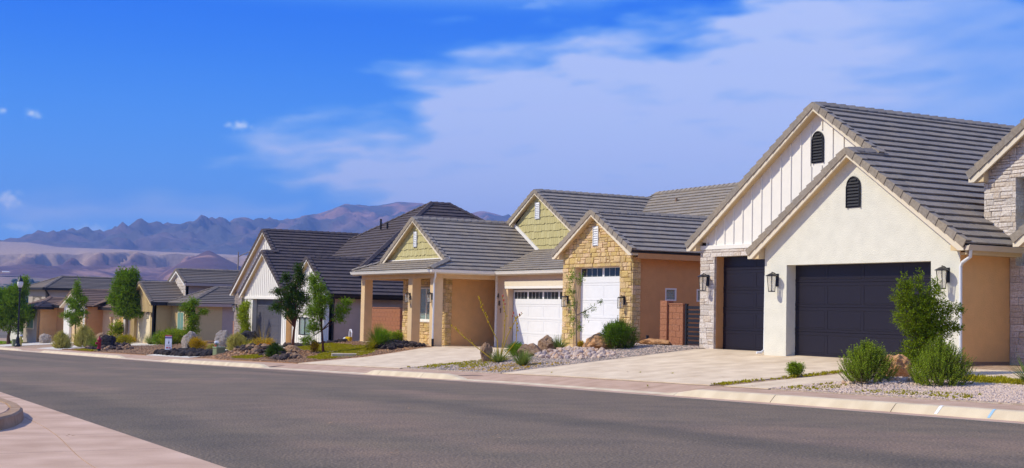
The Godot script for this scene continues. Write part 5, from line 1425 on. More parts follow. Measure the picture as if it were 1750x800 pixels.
# ---------------------------------------------------------------- the white boarded house under a dark roof
func build_house_dark() -> void:
	var h := thing("boarded_house", "white board and batten house under a steep dark tiled roof with a grey garage door", "house", V(-72, -2.15, -27))
	var F := -2.16; var p := 0.62; var Z := V(0, 0, 1)
	var hole := Rect2(-74.95, F - 1, 5.1, 0.33 - F + 1)
	var fw := obj("front_wall", wall_mesh(P([-76.45, F - 0.3, -69.05, F - 0.3, -69.05, 0.62, -72.85, 2.96, -76.45, 0.74]), [hole], facing_street(0, 0, -24.5), 0.3), M.white_board, h)
	boards(fw, P([-76.4, F, -69.1, F, -69.1, 0.6, -72.85, 2.9, -76.4, 0.7]), [hole], facing_street(0, 0, -24.5), 0.33, 0.06, 0.03, M.white_board)
	var tb := MB.new(); tb.bevel_box(V(-76.45, 0.34, -24.5), V(-69.05, 0.50, -24.44), 0.01); obj("trim_board", tb, M.white_board, h)
	garage_door(h, facing_street(-75.0, F + 0.02, -24.76), 5.2, 2.55, 5, 4, M.grey_door)
	var hole2 := Rect2(-79.1, F - 1, 2.6, 0.42 - F + 1)
	var aw := obj("garage_wall", wall_mesh(P([-80.5, F - 0.3, -76.4, F - 0.3, -76.4, 0.75, -80.5, 0.75]), [hole2], facing_street(0, 0, -25.2), 0.3), M.pale_mortar, h)
	lay_stone(aw, P([-80.52, F + 0.1, -76.5, F + 0.1, -76.5, 0.72, -80.52, 0.72]), [hole2], facing_street(0, 0, -25.2), "pink_stone", 41, 0.15, 0.26, 0.22, 0.5, 0.05)
	garage_door(h, facing_street(-79.15, F + 0.02, -25.46), 2.8, 2.65, 5, 2, M.grey_door)
	var uw := obj("gable_wall", wall_mesh(P([-80.5, 0.75, -69.5, 0.75, -69.5, 0.9, -75.0, 4.28, -80.5, 0.87]), [], facing_street(0, 0, -25.22), 0.2), M.white_board, h)
	boards(uw, P([-80.4, 0.8, -70.5, 0.8, -70.5, 1.45, -75.0, 4.2, -80.4, 0.85]), [], facing_street(0, 0, -25.22), 0.33, 0.06, 0.03, M.white_board)
	var wn := Rect2(-67.95, -1.55, 1.75, 0.95)
	var cw := obj("wing_wall", wall_mesh(P([-69.05, F - 0.3, -63.6, F - 0.3, -63.6, 0.66, -66.4, 2.46, -69.05, 0.8]), [wn], facing_street(0, 0, -24.8), 0.3), M.white_board, h)
	boards(cw, P([-69.0, F, -63.65, F, -63.65, 0.6, -66.4, 2.38, -69.0, 0.75]), [wn.grow(0.1)], facing_street(0, 0, -24.8), 0.33, 0.06, 0.03, M.white_board)
	window(h, facing_street(-67.95, -1.55, -24.78), 1.75, 0.95, M.black_metal, M.green_blind, 2)
	tb = MB.new(); tb.bevel_box(V(-69.05, 0.42, -24.8), V(-63.6, 0.56, -24.74), 0.01); obj("trim_board", tb, M.white_board, h)
	obj("return_wall", wall_mesh(P([24.5, F - 0.3, 24.8, F - 0.3, 24.8, 0.6, 24.5, 0.6]), [], facing_right(-69.02), 0.1), M.tan_stucco, h)
	obj("side_wall", wall_mesh(P([24.82, F - 0.3, 42, F - 0.3, 42, 0.55, 24.82, 0.55]), [], facing_right(-63.6), 0.2), M.grey_stucco, h)
	obj("left_wall", wall_mesh(P([25.2, F - 0.3, 42, F - 0.3, 42, 0.75, 25.2, 0.75]), [], facing_right(-80.3), 0.2), M.grey_stucco, h)
	obj("back_wall", wall_mesh(rect(-80.4, F - 0.3, -63.7, 0.7), [], facing_street(0, 0, -42.0), 0.2), M.grey_stucco, h)
	var r := roof_start(h, "dark_tile"); var d := MB.new()
	roof_plane(r, d, [V(-63.25, 0.597, -24.55), V(-63.25, 0.597, -42), V(-66.4, 2.55, -42), V(-66.4, 2.55, -24.55)], 51)
	roof_plane(r, d, [V(-66.4, 2.55, -24.55), V(-69.5, 0.628, -24.55), V(-69.5, 0.628, -34), V(-66.4, 2.55, -34)], 52, false)
	roof_plane(r, d, [V(-68.9, 0.581, -24.25), V(-68.9, 0.581, -25.0), V(-69.5, 0.953, -30.0), V(-75.0, 4.363, -31.1), V(-75.0, 4.363, -24.95), V(-72.85, 3.03, -24.95), V(-72.85, 3.03, -24.25)], 53)
	roof_plane(r, d, [V(-72.85, 3.03, -24.25), V(-76.8, 0.581, -24.25), V(-76.8, 0.581, -25.3), V(-72.85, 3.03, -25.3)], 54, false)
	roof_plane(r, d, [V(-75.0, 4.363, -24.95), V(-80.9, 0.705, -24.95), V(-80.9, 0.705, -42), V(-75.0, 4.363, -42)], 55, false)
	roof_plane(r, d, [V(-70.7, 6.2, -33.8), V(-77.8, 1.8, -26.7), V(-64.7, 1.8, -26.7)], 56)
	roof_plane(r, d, [V(-70.7, 6.2, -33.8), V(-64.7, 1.8, -26.7), V(-64.7, 1.8, -42.0), V(-70.7, 6.2, -35.0)], 57)
	roof_plane(r, d, [V(-70.7, 6.2, -33.8), V(-77.8, 1.8, -26.7), V(-77.8, 1.8, -42.0), V(-70.7, 6.2, -35.0)], 58, false)
	roof_plane(r, d, [V(-70.7, 6.2, -35.0), V(-64.7, 1.8, -42.0), V(-77.8, 1.8, -42.0)], 59, false)
	var R := slope_normal(1, p); var L := slope_normal(-1, p); var fr := V(0, 1, 0.62).normalized(); var bk := V(0, 1, -0.62).normalized(); var R2 := slope_normal(1, 0.73)
	rake_tiles(r, V(-63.25, 0.597, -24.55), V(-66.4, 2.55, -24.55), Z, R); rake_tiles(r, V(-69.5, 0.628, -24.55), V(-66.4, 2.55, -24.55), Z, L)
	rake_tiles(r, V(-68.9, 0.581, -24.25), V(-72.85, 3.03, -24.25), Z, R); rake_tiles(r, V(-76.8, 0.581, -24.25), V(-72.85, 3.03, -24.25), Z, L)
	rake_tiles(r, V(-72.7, 2.94, -24.95), V(-75.0, 4.363, -24.95), Z, R); rake_tiles(r, V(-80.9, 0.705, -24.95), V(-75.0, 4.363, -24.95), Z, L)
	ridge_tiles(r, V(-66.4, 2.55, -24.6), V(-66.4, 2.55, -36), R, L); ridge_tiles(r, V(-75.0, 4.363, -25.0), V(-75.0, 4.363, -31.3), R, L); ridge_tiles(r, V(-72.85, 3.03, -24.3), V(-72.85, 3.03, -25.2), R, L)
	ridge_tiles(r, V(-64.7, 1.8, -26.7), V(-70.7, 6.2, -33.8), fr, R2); ridge_tiles(r, V(-77.8, 1.8, -26.7), V(-70.7, 6.2, -33.8), fr, L); ridge_tiles(r, V(-64.7, 1.8, -42.0), V(-70.7, 6.2, -35.0), bk, R2); ridge_tiles(r, V(-70.7, 6.2, -33.8), V(-70.7, 6.2, -35.0), R2, L)
	roof_finish(r, d)
	gable_trim(h, -66.4, 2.55, p, -69.5, -63.28, -24.55, -24.8, 0.16, M.white_trim, M.bounce_toned_soffit)
	gable_trim(h, -72.85, 3.03, p, -76.8, -68.93, -24.25, -24.5, 0.16, M.white_trim, M.bounce_toned_soffit)
	gable_trim(h, -75.0, 4.363, p, -80.9, -72.0, -24.95, -25.2, 0.16, M.white_trim, M.bounce_toned_soffit)
	gutter_and_pipe(h, V(-63.26, 0.58, -24.6), V(-63.26, 0.58, -42), V(1, 0, 0), M.dark_gutter)
	var fa := MB.new(); fa.box(V(-63.6, 0.40, -42), V(-63.26, 0.44, -24.8)); fa.box(V(-63.30, 0.40, -42), V(-63.262, 0.58, -24.6)); obj("fascia", fa, M.dark_gutter, h)
	pipe(h, [V(-63.2, 0.46, -24.9), V(-63.3, 0.25, -24.95), V(-63.5, 0.1, -25.0), V(-63.5, -2.1, -25.0)], M.dark_gutter, 0.05)
	for q in [[-82.5, 5.52, -36.0], [-81.4, 5.40, -35.9]]:
		var vx: float = q[0] * 0.865; var st := MB.new(); st.tube([V(vx, 4.55, -30.9), V(vx, 4.75 + (0.42 if q[0] < -82 else 0.15), -30.9)], [0.06, 0.06], 8); obj("vent_pipe", st, M.black_metal, h)
	lantern(V(-80.0, -0.15, -25.15), 0.6, true, "dark wall lantern on the pink stone pier of the white boarded house", "", 0.2)
	lantern(V(-75.75, -0.1, -24.45), 0.6, true, "dark wall lantern beside the grey garage door of the white boarded house", "", 0.2)

# one of the farther houses: walls and roofs in its own axes
class Far:
	var o: Node3D
	var xf: Transform3D
	var r: Roof
	var d: MB

func far_start(called: String, label: String, at: Vector3, turn: float, kind: String) -> Far:
	var f := Far.new(); f.o = thing(called, label, "house", at); f.xf = Transform3D(Basis(Vector3.UP, deg_to_rad(turn)), at)
	f.r = roof_start(f.o, kind); f.d = MB.new()
	return f

func far_wall(f: Far, called: String, poly: PackedVector2Array, holes: Array, z: float, m: Material, side := "front") -> MeshInstance3D:
	var t := facing_street(0, 0, z) if side == "front" else facing_right(z)
	return obj(called, wall_mesh(poly, holes, f.xf * t, 0.2), m, f.o)

func far_roof(f: Far, pts: Array, sd: int) -> void:
	var w := []
	for p in pts: w.append(f.xf * p)
	roof_plane(f.r, f.d, w, sd, false)

func far_ridge(f: Far, a: Vector3, b: Vector3, na: Vector3, nb: Vector3) -> void: ridge_tiles(f.r, f.xf * a, f.xf * b, f.xf.basis * na.normalized(), f.xf.basis * nb.normalized(), false, 0.2)
func far_rake(f: Far, a: Vector3, b: Vector3, n: Vector3) -> void: rake_tiles(f.r, f.xf * a, f.xf * b, f.xf.basis.z, f.xf.basis * n.normalized(), false)
func far_trim(f: Far, xr: float, yr: float, pitch: float, xl: float, xe: float, z: float, m: Material) -> void:
	for e in [xl, xe]:
		var s := signf(e - xr); var ye := yr - pitch * absf(e - xr); var mb := MB.new()
		mb.hexa([f.xf * V(xr, yr, z), f.xf * V(xr, yr - 0.24, z), f.xf * V(e, ye - 0.24, z), f.xf * V(e, ye, z), f.xf * V(xr, yr, z - 0.06), f.xf * V(xr, yr - 0.24, z - 0.06), f.xf * V(e, ye - 0.24, z - 0.06), f.xf * V(e, ye, z - 0.06)])
		mb.hexa([f.xf * V(xr, yr - 0.2, z - 0.06), f.xf * V(xr, yr - 0.23, z - 0.06), f.xf * V(e - s * 0.1, ye - 0.23, z - 0.06), f.xf * V(e - s * 0.1, ye - 0.2, z - 0.06), f.xf * V(xr, yr - 0.2, z - 0.35), f.xf * V(xr, yr - 0.23, z - 0.35), f.xf * V(e - s * 0.1, ye - 0.23, z - 0.35), f.xf * V(e - s * 0.1, ye - 0.2, z - 0.35)])
		obj("barge_board", mb, m, f.o)

func far_eave(f: Far, a: Vector3, b: Vector3, out: Vector3, m: Material) -> void:
	var mb := MB.new(); var o := out * 0.12
	mb.hexa([f.xf * (a + V(0, -0.2, 0)), f.xf * (a + o + V(0, -0.2, 0)), f.xf * (a + o), f.xf * a, f.xf * (b + V(0, -0.2, 0)), f.xf * (b + o + V(0, -0.2, 0)), f.xf * (b + o), f.xf * b])
	mb.hexa([f.xf * (a - out * 0.5 + V(0, -0.2, 0)), f.xf * (a + V(0, -0.2, 0)), f.xf * (a + V(0, -0.17, 0)), f.xf * (a - out * 0.5 + V(0, -0.17, 0)), f.xf * (b - out * 0.5 + V(0, -0.2, 0)), f.xf * (b + V(0, -0.2, 0)), f.xf * (b + V(0, -0.17, 0)), f.xf * (b - out * 0.5 + V(0, -0.17, 0))])
	obj("gutter", mb, m, f.o)

func far_pane(f: Far, x: float, y: float, z: float, w: float, hh: float, frame: Material, blind: Material) -> void:
	var t := f.xf * facing_street(x, y, z)
	var fr := MB.new(); fr.bevel_box(V(-0.1, -0.1, 0.0), V(w + 0.1, hh + 0.1, 0.05), 0.01, t)
	var win := obj("window", fr, frame, f.o)
	for k in 2:
		var g := MB.new(); g.box(V(w * k / 2 + 0.03, 0.03, 0.045), V(w * (k + 1) / 2 - 0.03, hh - 0.03, 0.056), t); obj("pane", g, blind, win)

func build_far_houses() -> void:
	var up := Vector3.UP; var X := V(1, 0, 0); var Zf := V(0, 0, 1)
	# the house with a stone dormer
	var f := far_start("dormer_house", "tan batten house with a stone dormer and dark tiled hipped porch roof", V(-98, -3.1, -26), 0, "slate_tile")
	var F := -0.1; var e := 3.1   # heights above its base; the eaves stand at eye level
	var hole := Rect2(-7.6, F - 1, 5.1, 2.5 + 1)
	var fw := far_wall(f, "garage_front", P([-8.8, F - 0.4, -1.75, F - 0.4, -1.75, e, -5.3, e + 1.4, -8.8, e]), [hole], 1.0, M.batten_tan)
	boards(fw, P([-8.7, F, -1.8, F, -1.8, e, -5.3, e + 1.3, -8.7, e]), [hole], f.xf * facing_street(0, 0, 1.0), 0.4, 0.09, 0.04, M.batten_tan)
	garage_door(f.o, f.xf * facing_street(-7.6, F, 0.75), 5.1, 2.5, 4, 4, M.pale_yellow)
	far_wall(f, "garage_side", P([-1.0, F - 0.4, 0.4, F - 0.4, 0.4, e, -1.0, e]), [], -1.75, M.batten_tan, "side")
	var pw := far_wall(f, "porch_front", P([-1.75, F - 0.4, 3.65, F - 0.4, 3.65, e - 0.05, -1.75, e - 0.05]), [], -0.4, M.batten_tan)
	boards(pw, P([-1.7, F, 3.6, F, 3.6, e - 0.1, -1.7, e - 0.1]), [Rect2(-0.2, 0.9, 2.1, 1.7)], f.xf * facing_street(0, 0, -0.4), 0.4, 0.09, 0.04, M.batten_tan)
	far_pane(f, 0.05, 1.05, -0.38, 1.6, 1.4, M.pale_yellow, M.green_blind)
	far_wall(f, "porch_side", P([0.42, F - 0.4, 2.6, F - 0.4, 2.6, e - 0.05, 0.42, e - 0.05]), [], 3.65, M.batten_tan, "side")
	far_wall(f, "side_wall", P([2.6, F - 0.4, 12, F - 0.4, 12, e - 0.05, 2.6, e - 0.05]), [], 3.6, M.shade_toned_stucco, "side")
	far_wall(f, "back_wall", rect(-8.8, F - 0.4, 3.6, e), [], -12.0, M.shade_toned_stucco)
	far_roof(f, [V(-5.3, e + 1.55, 1.3), V(-1.45, e, 1.3), V(-1.45, e, -8), V(-5.3, e + 1.55, -8)], 61)
	far_roof(f, [V(-5.3, e + 1.55, 1.3), V(-9.15, e, 1.3), V(-9.15, e, -12), V(-5.3, e + 1.55, -12)], 62)
	far_roof(f, [V(-2.1, e, 0.0), V(3.95, e, 0.0), V(0.9, e + 1.22, -2.95)], 63)
	far_roof(f, [V(3.95, e, 0.0), V(3.95, e, -12), V(0.9, e + 1.22, -12), V(0.9, e + 1.22, -2.95)], 64)
	far_roof(f, [V(-2.1, e, 0.0), V(0.9, e + 1.22, -2.95), V(0.9, e + 1.22, -12), V(-2.1, e, -12)], 65)
	far_rake(f, V(-1.45, e, 1.3), V(-5.3, e + 1.55, 1.3), V(0.4, 1, 0)); far_rake(f, V(-9.15, e, 1.3), V(-5.3, e + 1.55, 1.3), V(-0.4, 1, 0))
	far_ridge(f, V(-5.3, e + 1.55, 1.25), V(-5.3, e + 1.55, -8), V(0.4, 1, 0), V(-0.4, 1, 0)); far_ridge(f, V(3.95, e, 0.0), V(0.9, e + 1.22, -2.95), V(0.4, 1, 0), V(0, 1, 0.4)); far_ridge(f, V(-2.1, e, 0.0), V(0.9, e + 1.22, -2.95), V(-0.4, 1, 0), V(0, 1, 0.4)); far_ridge(f, V(0.9, e + 1.22, -2.95), V(0.9, e + 1.22, -12), V(-0.4, 1, 0), V(0.4, 1, 0))
	far_trim(f, -5.3, e + 1.55, 0.4, -9.15, -1.45, 1.3, M.batten_tan)
	far_eave(f, V(-2.1, e, 0.0), V(3.95, e, 0.0), Zf, M.dark_gutter); far_eave(f, V(3.95, e, 0.0), V(3.95, e, -12), X, M.shade_toned_stucco); far_eave(f, V(-1.45, e, 1.3), V(-1.45, e, 0.0), X, M.dark_gutter)
	pipe(f.o, [f.xf * V(3.9, e - 0.2, 0.0), f.xf * V(3.8, e - 0.45, -0.1), f.xf * V(3.72, e - 0.6, -0.35), f.xf * V(3.72, 0, -0.36)], M.dark_gutter, 0.08)
	pipe(f.o, [f.xf * V(-1.5, e - 0.2, 1.1), f.xf * V(-1.62, e - 0.5, 1.06), f.xf * V(-1.62, 0, 1.06)], M.dark_gutter, 0.08)
	var st := far_wall(f, "dormer_front", P([-6.6, e, -2.4, e, -2.4, e + 1.55, -4.55, e + 2.42, -6.6, e + 1.6]), [Rect2(-5.5, e + 0.1, 1.7, 0.65)], -1.55, M.pale_mortar)
	lay_stone(st, P([-6.6, e + 0.2, -2.4, e + 0.2, -2.4, e + 1.5, -4.55, e + 2.36, -6.6, e + 1.55]), [Rect2(-5.5, e, 1.7, 0.78)], f.xf * facing_street(0, 0, -1.55), "white_stone", 66, 0.2, 0.3, 0.35, 0.7, 0.05, 0.2)
	var arch := MB.new(); var ap := arched(1.7, 1.15, 12)
	arch.prism(ap, f.xf * facing_street(-4.65, e + 0.05, -1.5), -0.05, 0.03); obj("arched_vent", arch, M.brown_board, f.o)
	far_wall(f, "dormer_side", P([1.55, e - 0.2, 9, e - 0.2, 9, e + 1.55, 1.55, e + 1.55]), [], -2.4, M.shade_toned_stucco, "side")
	far_roof(f, [V(-4.55, e + 2.6, -1.3), V(-2.0, e + 1.55, -1.3), V(-2.0, e + 1.55, -9), V(-4.55, e + 2.6, -9)], 67)
	far_roof(f, [V(-4.55, e + 2.6, -1.3), V(-7.1, e + 1.55, -1.3), V(-7.1, e + 1.55, -9), V(-4.55, e + 2.6, -9)], 68)
	far_rake(f, V(-2.0, e + 1.55, -1.3), V(-4.55, e + 2.6, -1.3), V(0.4, 1, 0)); far_rake(f, V(-7.1, e + 1.55, -1.3), V(-4.55, e + 2.6, -1.3), V(-0.4, 1, 0)); far_ridge(f, V(-4.55, e + 2.6, -1.35), V(-4.55, e + 2.6, -9), V(0.4, 1, 0), V(-0.4, 1, 0))
	far_trim(f, -4.55, e + 2.6, 0.41, -7.1, -2.0, -1.3, M.white_trim); far_eave(f, V(-2.0, e + 1.55, -1.35), V(-2.0, e + 1.55, -9), X, M.shade_toned_stucco)
	roof_finish(f.r, f.d, 0)
	lantern(f.xf * V(-2.1, 2.2, 1.04), 0.6, true, "black gooseneck wall lamp beside the pale yellow garage door", "", 0.3)
	# the brown roofed house
	f = far_start("brown_house", "tan stucco house under a brown tiled roof with a small white gable", V(-124, -3.75, -24), 12, "brown_tile")
	F = 0.0; e = 3.3
	far_wall(f, "gable_front", P([-2.4, F - 0.6, 2.4, F - 0.6, 2.4, e + 0.15, 0, e + 1.35, -2.4, e + 0.15]), [Rect2(-1.1, F - 1, 2.9, 3.6)], 0.0, M.white_board)
	boards(f.o, P([-2.3, e - 0.2, 2.3, e - 0.2, 2.3, e + 0.1, 0, e + 1.25, -2.3, e + 0.1]), [], f.xf * facing_street(0, 0, 0.0), 0.4, 0.08, 0.04, M.white_board)
	garage_door(f.o, f.xf * facing_street(-1.1, F, -0.2), 2.9, 2.6, 4, 2, M.peach_stucco)
	far_wall(f, "gable_side", P([0.0, F - 0.6, 3.0, F - 0.6, 3.0, e, 0.0, e]), [], 2.4, M.rose_stucco, "side")
	far_wall(f, "left_front", P([-6.6, F - 0.6, -2.4, F - 0.6, -2.4, e, -6.6, e]), [], -0.9, M.rose_stucco)
	far_wall(f, "left_wing", P([-9.6, F - 0.6, -6.2, F - 0.6, -6.2, e - 0.2, -9.6, e - 0.2]), [], 0.9, M.grey_stucco)
	far_wall(f, "wing_side", P([-0.9, F - 0.6, 0.9, F - 0.6, 0.9, e - 0.2, -0.9, e - 0.2]), [], -6.2, M.tan_stucco, "side")
	far_pane(f, -8.6, 1.1, 0.92, 1.5, 1.7, M.cream_trim, M.green_blind)
	far_wall(f, "right_front", P([2.4, F - 0.6, 8.0, F - 0.6, 8.0, e - 0.1, 2.4, e - 0.1]), [Rect2(4.0, F - 1, 3.0, 3.4)], -1.6, M.peach_stucco)
	garage_door(f.o, f.xf * facing_street(4.0, F, -1.8), 3.0, 2.45, 4, 2, M.pale_yellow)
	far_wall(f, "right_side", P([1.6, F - 0.6, 10, F - 0.6, 10, e - 0.1, 1.6, e - 0.1]), [], 8.0, M.peach_stucco, "side")
	far_wall(f, "back_wall", rect(-9.6, F - 0.6, 8.0, e), [], -10.0, M.tan_stucco)
	far_roof(f, [V(0, e + 1.42, 0.3), V(2.75, e, 0.3), V(2.75, e, -5), V(0, e + 1.42, -5)], 71); far_roof(f, [V(0, e + 1.42, 0.3), V(-2.75, e, 0.3), V(-2.75, e, -5), V(0, e + 1.42, -5)], 72)
	far_roof(f, [V(-6.6, e, -0.4), V(3.0, e, -0.4), V(3.0, e + 1.5, -4.4), V(-6.6, e + 1.5, -4.4)], 73)
	far_roof(f, [V(2.2, e - 0.1, -1.2), V(8.4, e - 0.1, -1.2), V(5.2, e + 1.45, -4.4), V(2.2, e + 1.45, -4.4)], 74); far_roof(f, [V(8.4, e - 0.1, -1.2), V(8.4, e - 0.1, -10.4), V(5.2, e + 1.45, -10.4), V(5.2, e + 1.45, -4.4)], 75)
	far_roof(f, [V(-10.0, e - 0.2, 1.3), V(-5.8, e - 0.2, 1.3), V(-7.9, e + 0.75, -0.9)], 76); far_roof(f, [V(-5.8, e - 0.2, 1.3), V(-5.8, e - 0.2, -0.9), V(-7.9, e + 0.75, -4.4), V(-7.9, e + 0.75, -0.9)], 77); far_roof(f, [V(-10.0, e - 0.2, 1.3), V(-7.9, e + 0.75, -0.9), V(-7.9, e + 0.75, -10), V(-10.0, e - 0.2, -10)], 78)
	far_rake(f, V(2.75, e, 0.3), V(0, e + 1.42, 0.3), V(0.5, 1, 0)); far_rake(f, V(-2.75, e, 0.3), V(0, e + 1.42, 0.3), V(-0.5, 1, 0)); far_trim(f, 0, e + 1.42, 0.516, -2.75, 2.75, 0.3, M.cream_trim)
	far_ridge(f, V(0, e + 1.42, 0.25), V(0, e + 1.42, -4.4), V(0.5, 1, 0), V(-0.5, 1, 0)); far_ridge(f, V(8.4, e - 0.1, -1.2), V(5.2, e + 1.45, -4.4), V(0, 1, 0.4), V(0.4, 1, 0)); far_ridge(f, V(-5.8, e - 0.2, 1.3), V(-7.9, e + 0.75, -0.9), V(0, 1, 0.4), V(0.4, 1, 0)); far_ridge(f, V(-6.6, e + 1.5, -4.4), V(5.2, e + 1.5, -4.4), V(0, 1, 0.4), V(0, 1, -0.4))
	far_eave(f, V(-6.6, e, -0.4), V(-2.75, e, -0.4), Zf, M.dark_gutter); far_eave(f, V(2.2, e - 0.1, -1.2), V(8.4, e - 0.1, -1.2), Zf, M.dark_gutter); far_eave(f, V(8.4, e - 0.1, -1.2), V(8.4, e - 0.1, -10), X, M.dark_gutter); far_eave(f, V(-10.0, e - 0.2, 1.3), V(-5.8, e - 0.2, 1.3), Zf, M.dark_gutter); far_eave(f, V(-5.8, e - 0.2, 1.3), V(-5.8, e - 0.2, -0.4), X, M.dark_gutter)
	pipe(f.o, [f.xf * V(8.3, e - 0.3, -1.2), f.xf * V(8.2, e - 0.6, -1.4), f.xf * V(8.08, e - 0.8, -1.75), f.xf * V(8.08, 0, -1.75)], M.dark_gutter, 0.08)
	roof_finish(f.r, f.d, 0)
	# the house with an arched tower front, and the one behind it
	f = far_start("tower_house", "taupe two level house with an arched entry front and grey hipped roof", V(-149, -4.5, -25), 13, "slate_tile")
	F = 0.0; e = 5.9
	var tf := far_wall(f, "entry_front", P([-2.4, F - 0.8, 1.9, F - 0.8, 1.9, e - 0.2, -2.4, e - 0.2]), [Rect2(-1.5, F - 1, 2.4, 4.6)], 0.0, M.grey_stucco)
	var ar := MB.new(); var pts := PackedVector2Array()
	pts.append(Vector2(-1.5, 3.58)); pts.append(Vector2(-1.5, 4.95)); pts.append(Vector2(0.9, 4.95)); pts.append(Vector2(0.9, 3.58))
	for i in range(1, 12): pts.append(Vector2(-0.3 + cos(PI * i / 12) * 1.2, 3.6 + sin(PI * i / 12) * 1.2))
	ar.prism(pts, f.xf * facing_street(0, 0, 0.0), -0.2, 0.0); obj("arch_head", ar, M.grey_stucco, f.o)
	far_wall(f, "entry_back", rect(-2.2, F - 0.6, 1.8, e - 0.4), [], -1.6, M.cream_stucco); far_pane(f, -1.0, 2.9, -1.58, 1.6, 1.2, M.black_metal, M.glass)
	far_wall(f, "side_wall", P([0.0, F - 0.8, 12, F - 0.8, 12, e - 0.2, 0.0, e - 0.2]), [], 1.9, M.grey_stucco, "side")
	far_wall(f, "left_side", P([0.0, F - 0.8, 12, F - 0.8, 12, e - 0.2, 0.0, e - 0.2]), [], -2.4, M.grey_stucco, "side"); far_wall(f, "back_wall", rect(-2.4, F - 0.8, 1.9, e), [], -12.0, M.grey_stucco)
	far_roof(f, [V(-3.0, e - 0.1, 0.5), V(2.5, e - 0.1, 0.5), V(-0.25, e + 1.2, -2.6)], 81); far_roof(f, [V(2.5, e - 0.1, 0.5), V(2.5, e - 0.1, -13), V(-0.25, e + 1.2, -10), V(-0.25, e + 1.2, -2.6)], 82); far_roof(f, [V(-3.0, e - 0.1, 0.5), V(-0.25, e + 1.2, -2.6), V(-0.25, e + 1.2, -10), V(-3.0, e - 0.1, -13)], 83)
	far_ridge(f, V(2.5, e - 0.1, 0.5), V(-0.25, e + 1.2, -2.6), V(0, 1, 0.4), V(0.4, 1, 0)); far_ridge(f, V(-3.0, e - 0.1, 0.5), V(-0.25, e + 1.2, -2.6), V(0, 1, 0.4), V(-0.4, 1, 0)); far_ridge(f, V(-0.25, e + 1.2, -2.6), V(-0.25, e + 1.2, -10), V(0.4, 1, 0), V(-0.4, 1, 0))
	far_eave(f, V(-3.0, e - 0.1, 0.5), V(2.5, e - 0.1, 0.5), Zf, M.dark_gutter); far_eave(f, V(2.5, e - 0.1, 0.5), V(2.5, e - 0.1, -13), X, M.dark_gutter)
	far_wall(f, "left_front", P([-9.0, F - 0.8, -2.4, F - 0.8, -2.4, 3.0, -9.0, 3.0]), [Rect2(-4.6, F - 1, 1.3, 3.2)], -0.6, M.cream_stucco); far_wall(f, "front_door", rect(-4.6, F, -3.3, 2.2), [], -0.75, M.brown_board)
	far_roof(f, [V(-9.4, 3.0, -0.1), V(-2.4, 3.0, -0.1), V(-2.4, 4.5, -4.0), V(-9.4, 4.5, -4.0)], 84); far_eave(f, V(-9.4, 3.0, -0.1), V(-2.4, 3.0, -0.1), Zf, M.dark_gutter)
	pipe(f.o, [f.xf * V(2.45, e - 0.3, 0.3), f.xf * V(2.3, e - 0.6, 0.0), f.xf * V(2.0, e - 0.8, -0.3), f.xf * V(2.0, 0, -0.3)], M.dark_gutter, 0.09)
	roof_finish(f.r, f.d, 0)
	f = far_start("hip_roof_house", "grey hipped roof with two vent pipes behind the brown roofed house", V(-122, -2.7, -42), 0, "slate_tile")
	far_wall(f, "front_wall", rect(-12, -1.0, 12, 3.3), [], 0.0, M.grey_stucco); far_wall(f, "side_wall", rect(0.0, -1.0, 12.0, 3.3), [], 12.0, M.grey_stucco, "side")
	far_roof(f, [V(-12.5, 3.3, 0.5), V(12.5, 3.3, 0.5), V(7.0, 5.8, -6.0), V(-7.0, 5.8, -6.0)], 91); far_roof(f, [V(12.5, 3.3, 0.5), V(12.5, 3.3, -12.5), V(7.0, 5.8, -6.0)], 92); far_roof(f, [V(-12.5, 3.3, 0.5), V(-7.0, 5.8, -6.0), V(-12.5, 3.3, -12.5)], 93); far_roof(f, [V(-12.5, 3.3, -12.5), V(12.5, 3.3, -12.5), V(7.0, 5.8, -6.0), V(-7.0, 5.8, -6.0)], 94)
	far_ridge(f, V(12.5, 3.3, 0.5), V(7.0, 5.8, -6.0), V(0, 1, 0.4), V(0.4, 1, 0)); far_ridge(f, V(-7.0, 5.8, -6.0), V(7.0, 5.8, -6.0), V(0, 1, 0.4), V(0, 1, -0.4)); far_ridge(f, V(12.5, 3.3, -12.5), V(7.0, 5.8, -6.0), V(0, 1, -0.4), V(0.4, 1, 0))
	for q in [[0.5, 1.0], [4.5, 1.1]]:
		var vp := MB.new(); vp.tube([f.xf * V(q[0], 5.2, -5.4), f.xf * V(q[0], 5.3 + q[1], -5.4)], [0.1, 0.1], 8); vp.tube([f.xf * V(q[0], 5.3 + q[1], -5.4), f.xf * V(q[0], 5.5 + q[1], -5.4)], [0.2, 0.2], 8); obj("vent_pipe", vp, M.black_metal, f.o)
	roof_finish(f.r, f.d, 0)

# ---------------------------------------------------------------- block walls and gates between the houses
func block_wall(label: String, x0: float, x1: float, z: float, base: float, h: float, m: Material) -> void:
	var t := thing("block_wall", label, "wall", V(x0, base, z), "")
	var core := MB.new(); core.box(V(x0 + 0.01, base - 0.2, z - 0.19), V(x1 - 0.01, base + h - 0.01, z - 0.012)); obj("core", core, M.mortar, t)
	var y := base - 0.1; var row := 0
	while y < base + h - 0.05:
		var x := x0 - (0.2 if row % 2 else 0.0)
		while x < x1:
			var a := maxf(x, x0); var b := minf(x + 0.395, x1)
			if b - a > 0.03:
				var mb := MB.new(); mb.bevel_box(V(a + 0.003, y + 0.003, z - 0.195), V(b - 0.003, minf(y + 0.197, base + h), z + rf(-0.002, 0.002)), 0.006); obj("block", mb, m, t)
			x += 0.4
		y += 0.2; row += 1
	var cap := MB.new(); cap.bevel_box(V(x0 - 0.02, base + h, z - 0.22), V(x1 + 0.02, base + h + 0.05, z + 0.02), 0.01); obj("cap", cap, m, t)

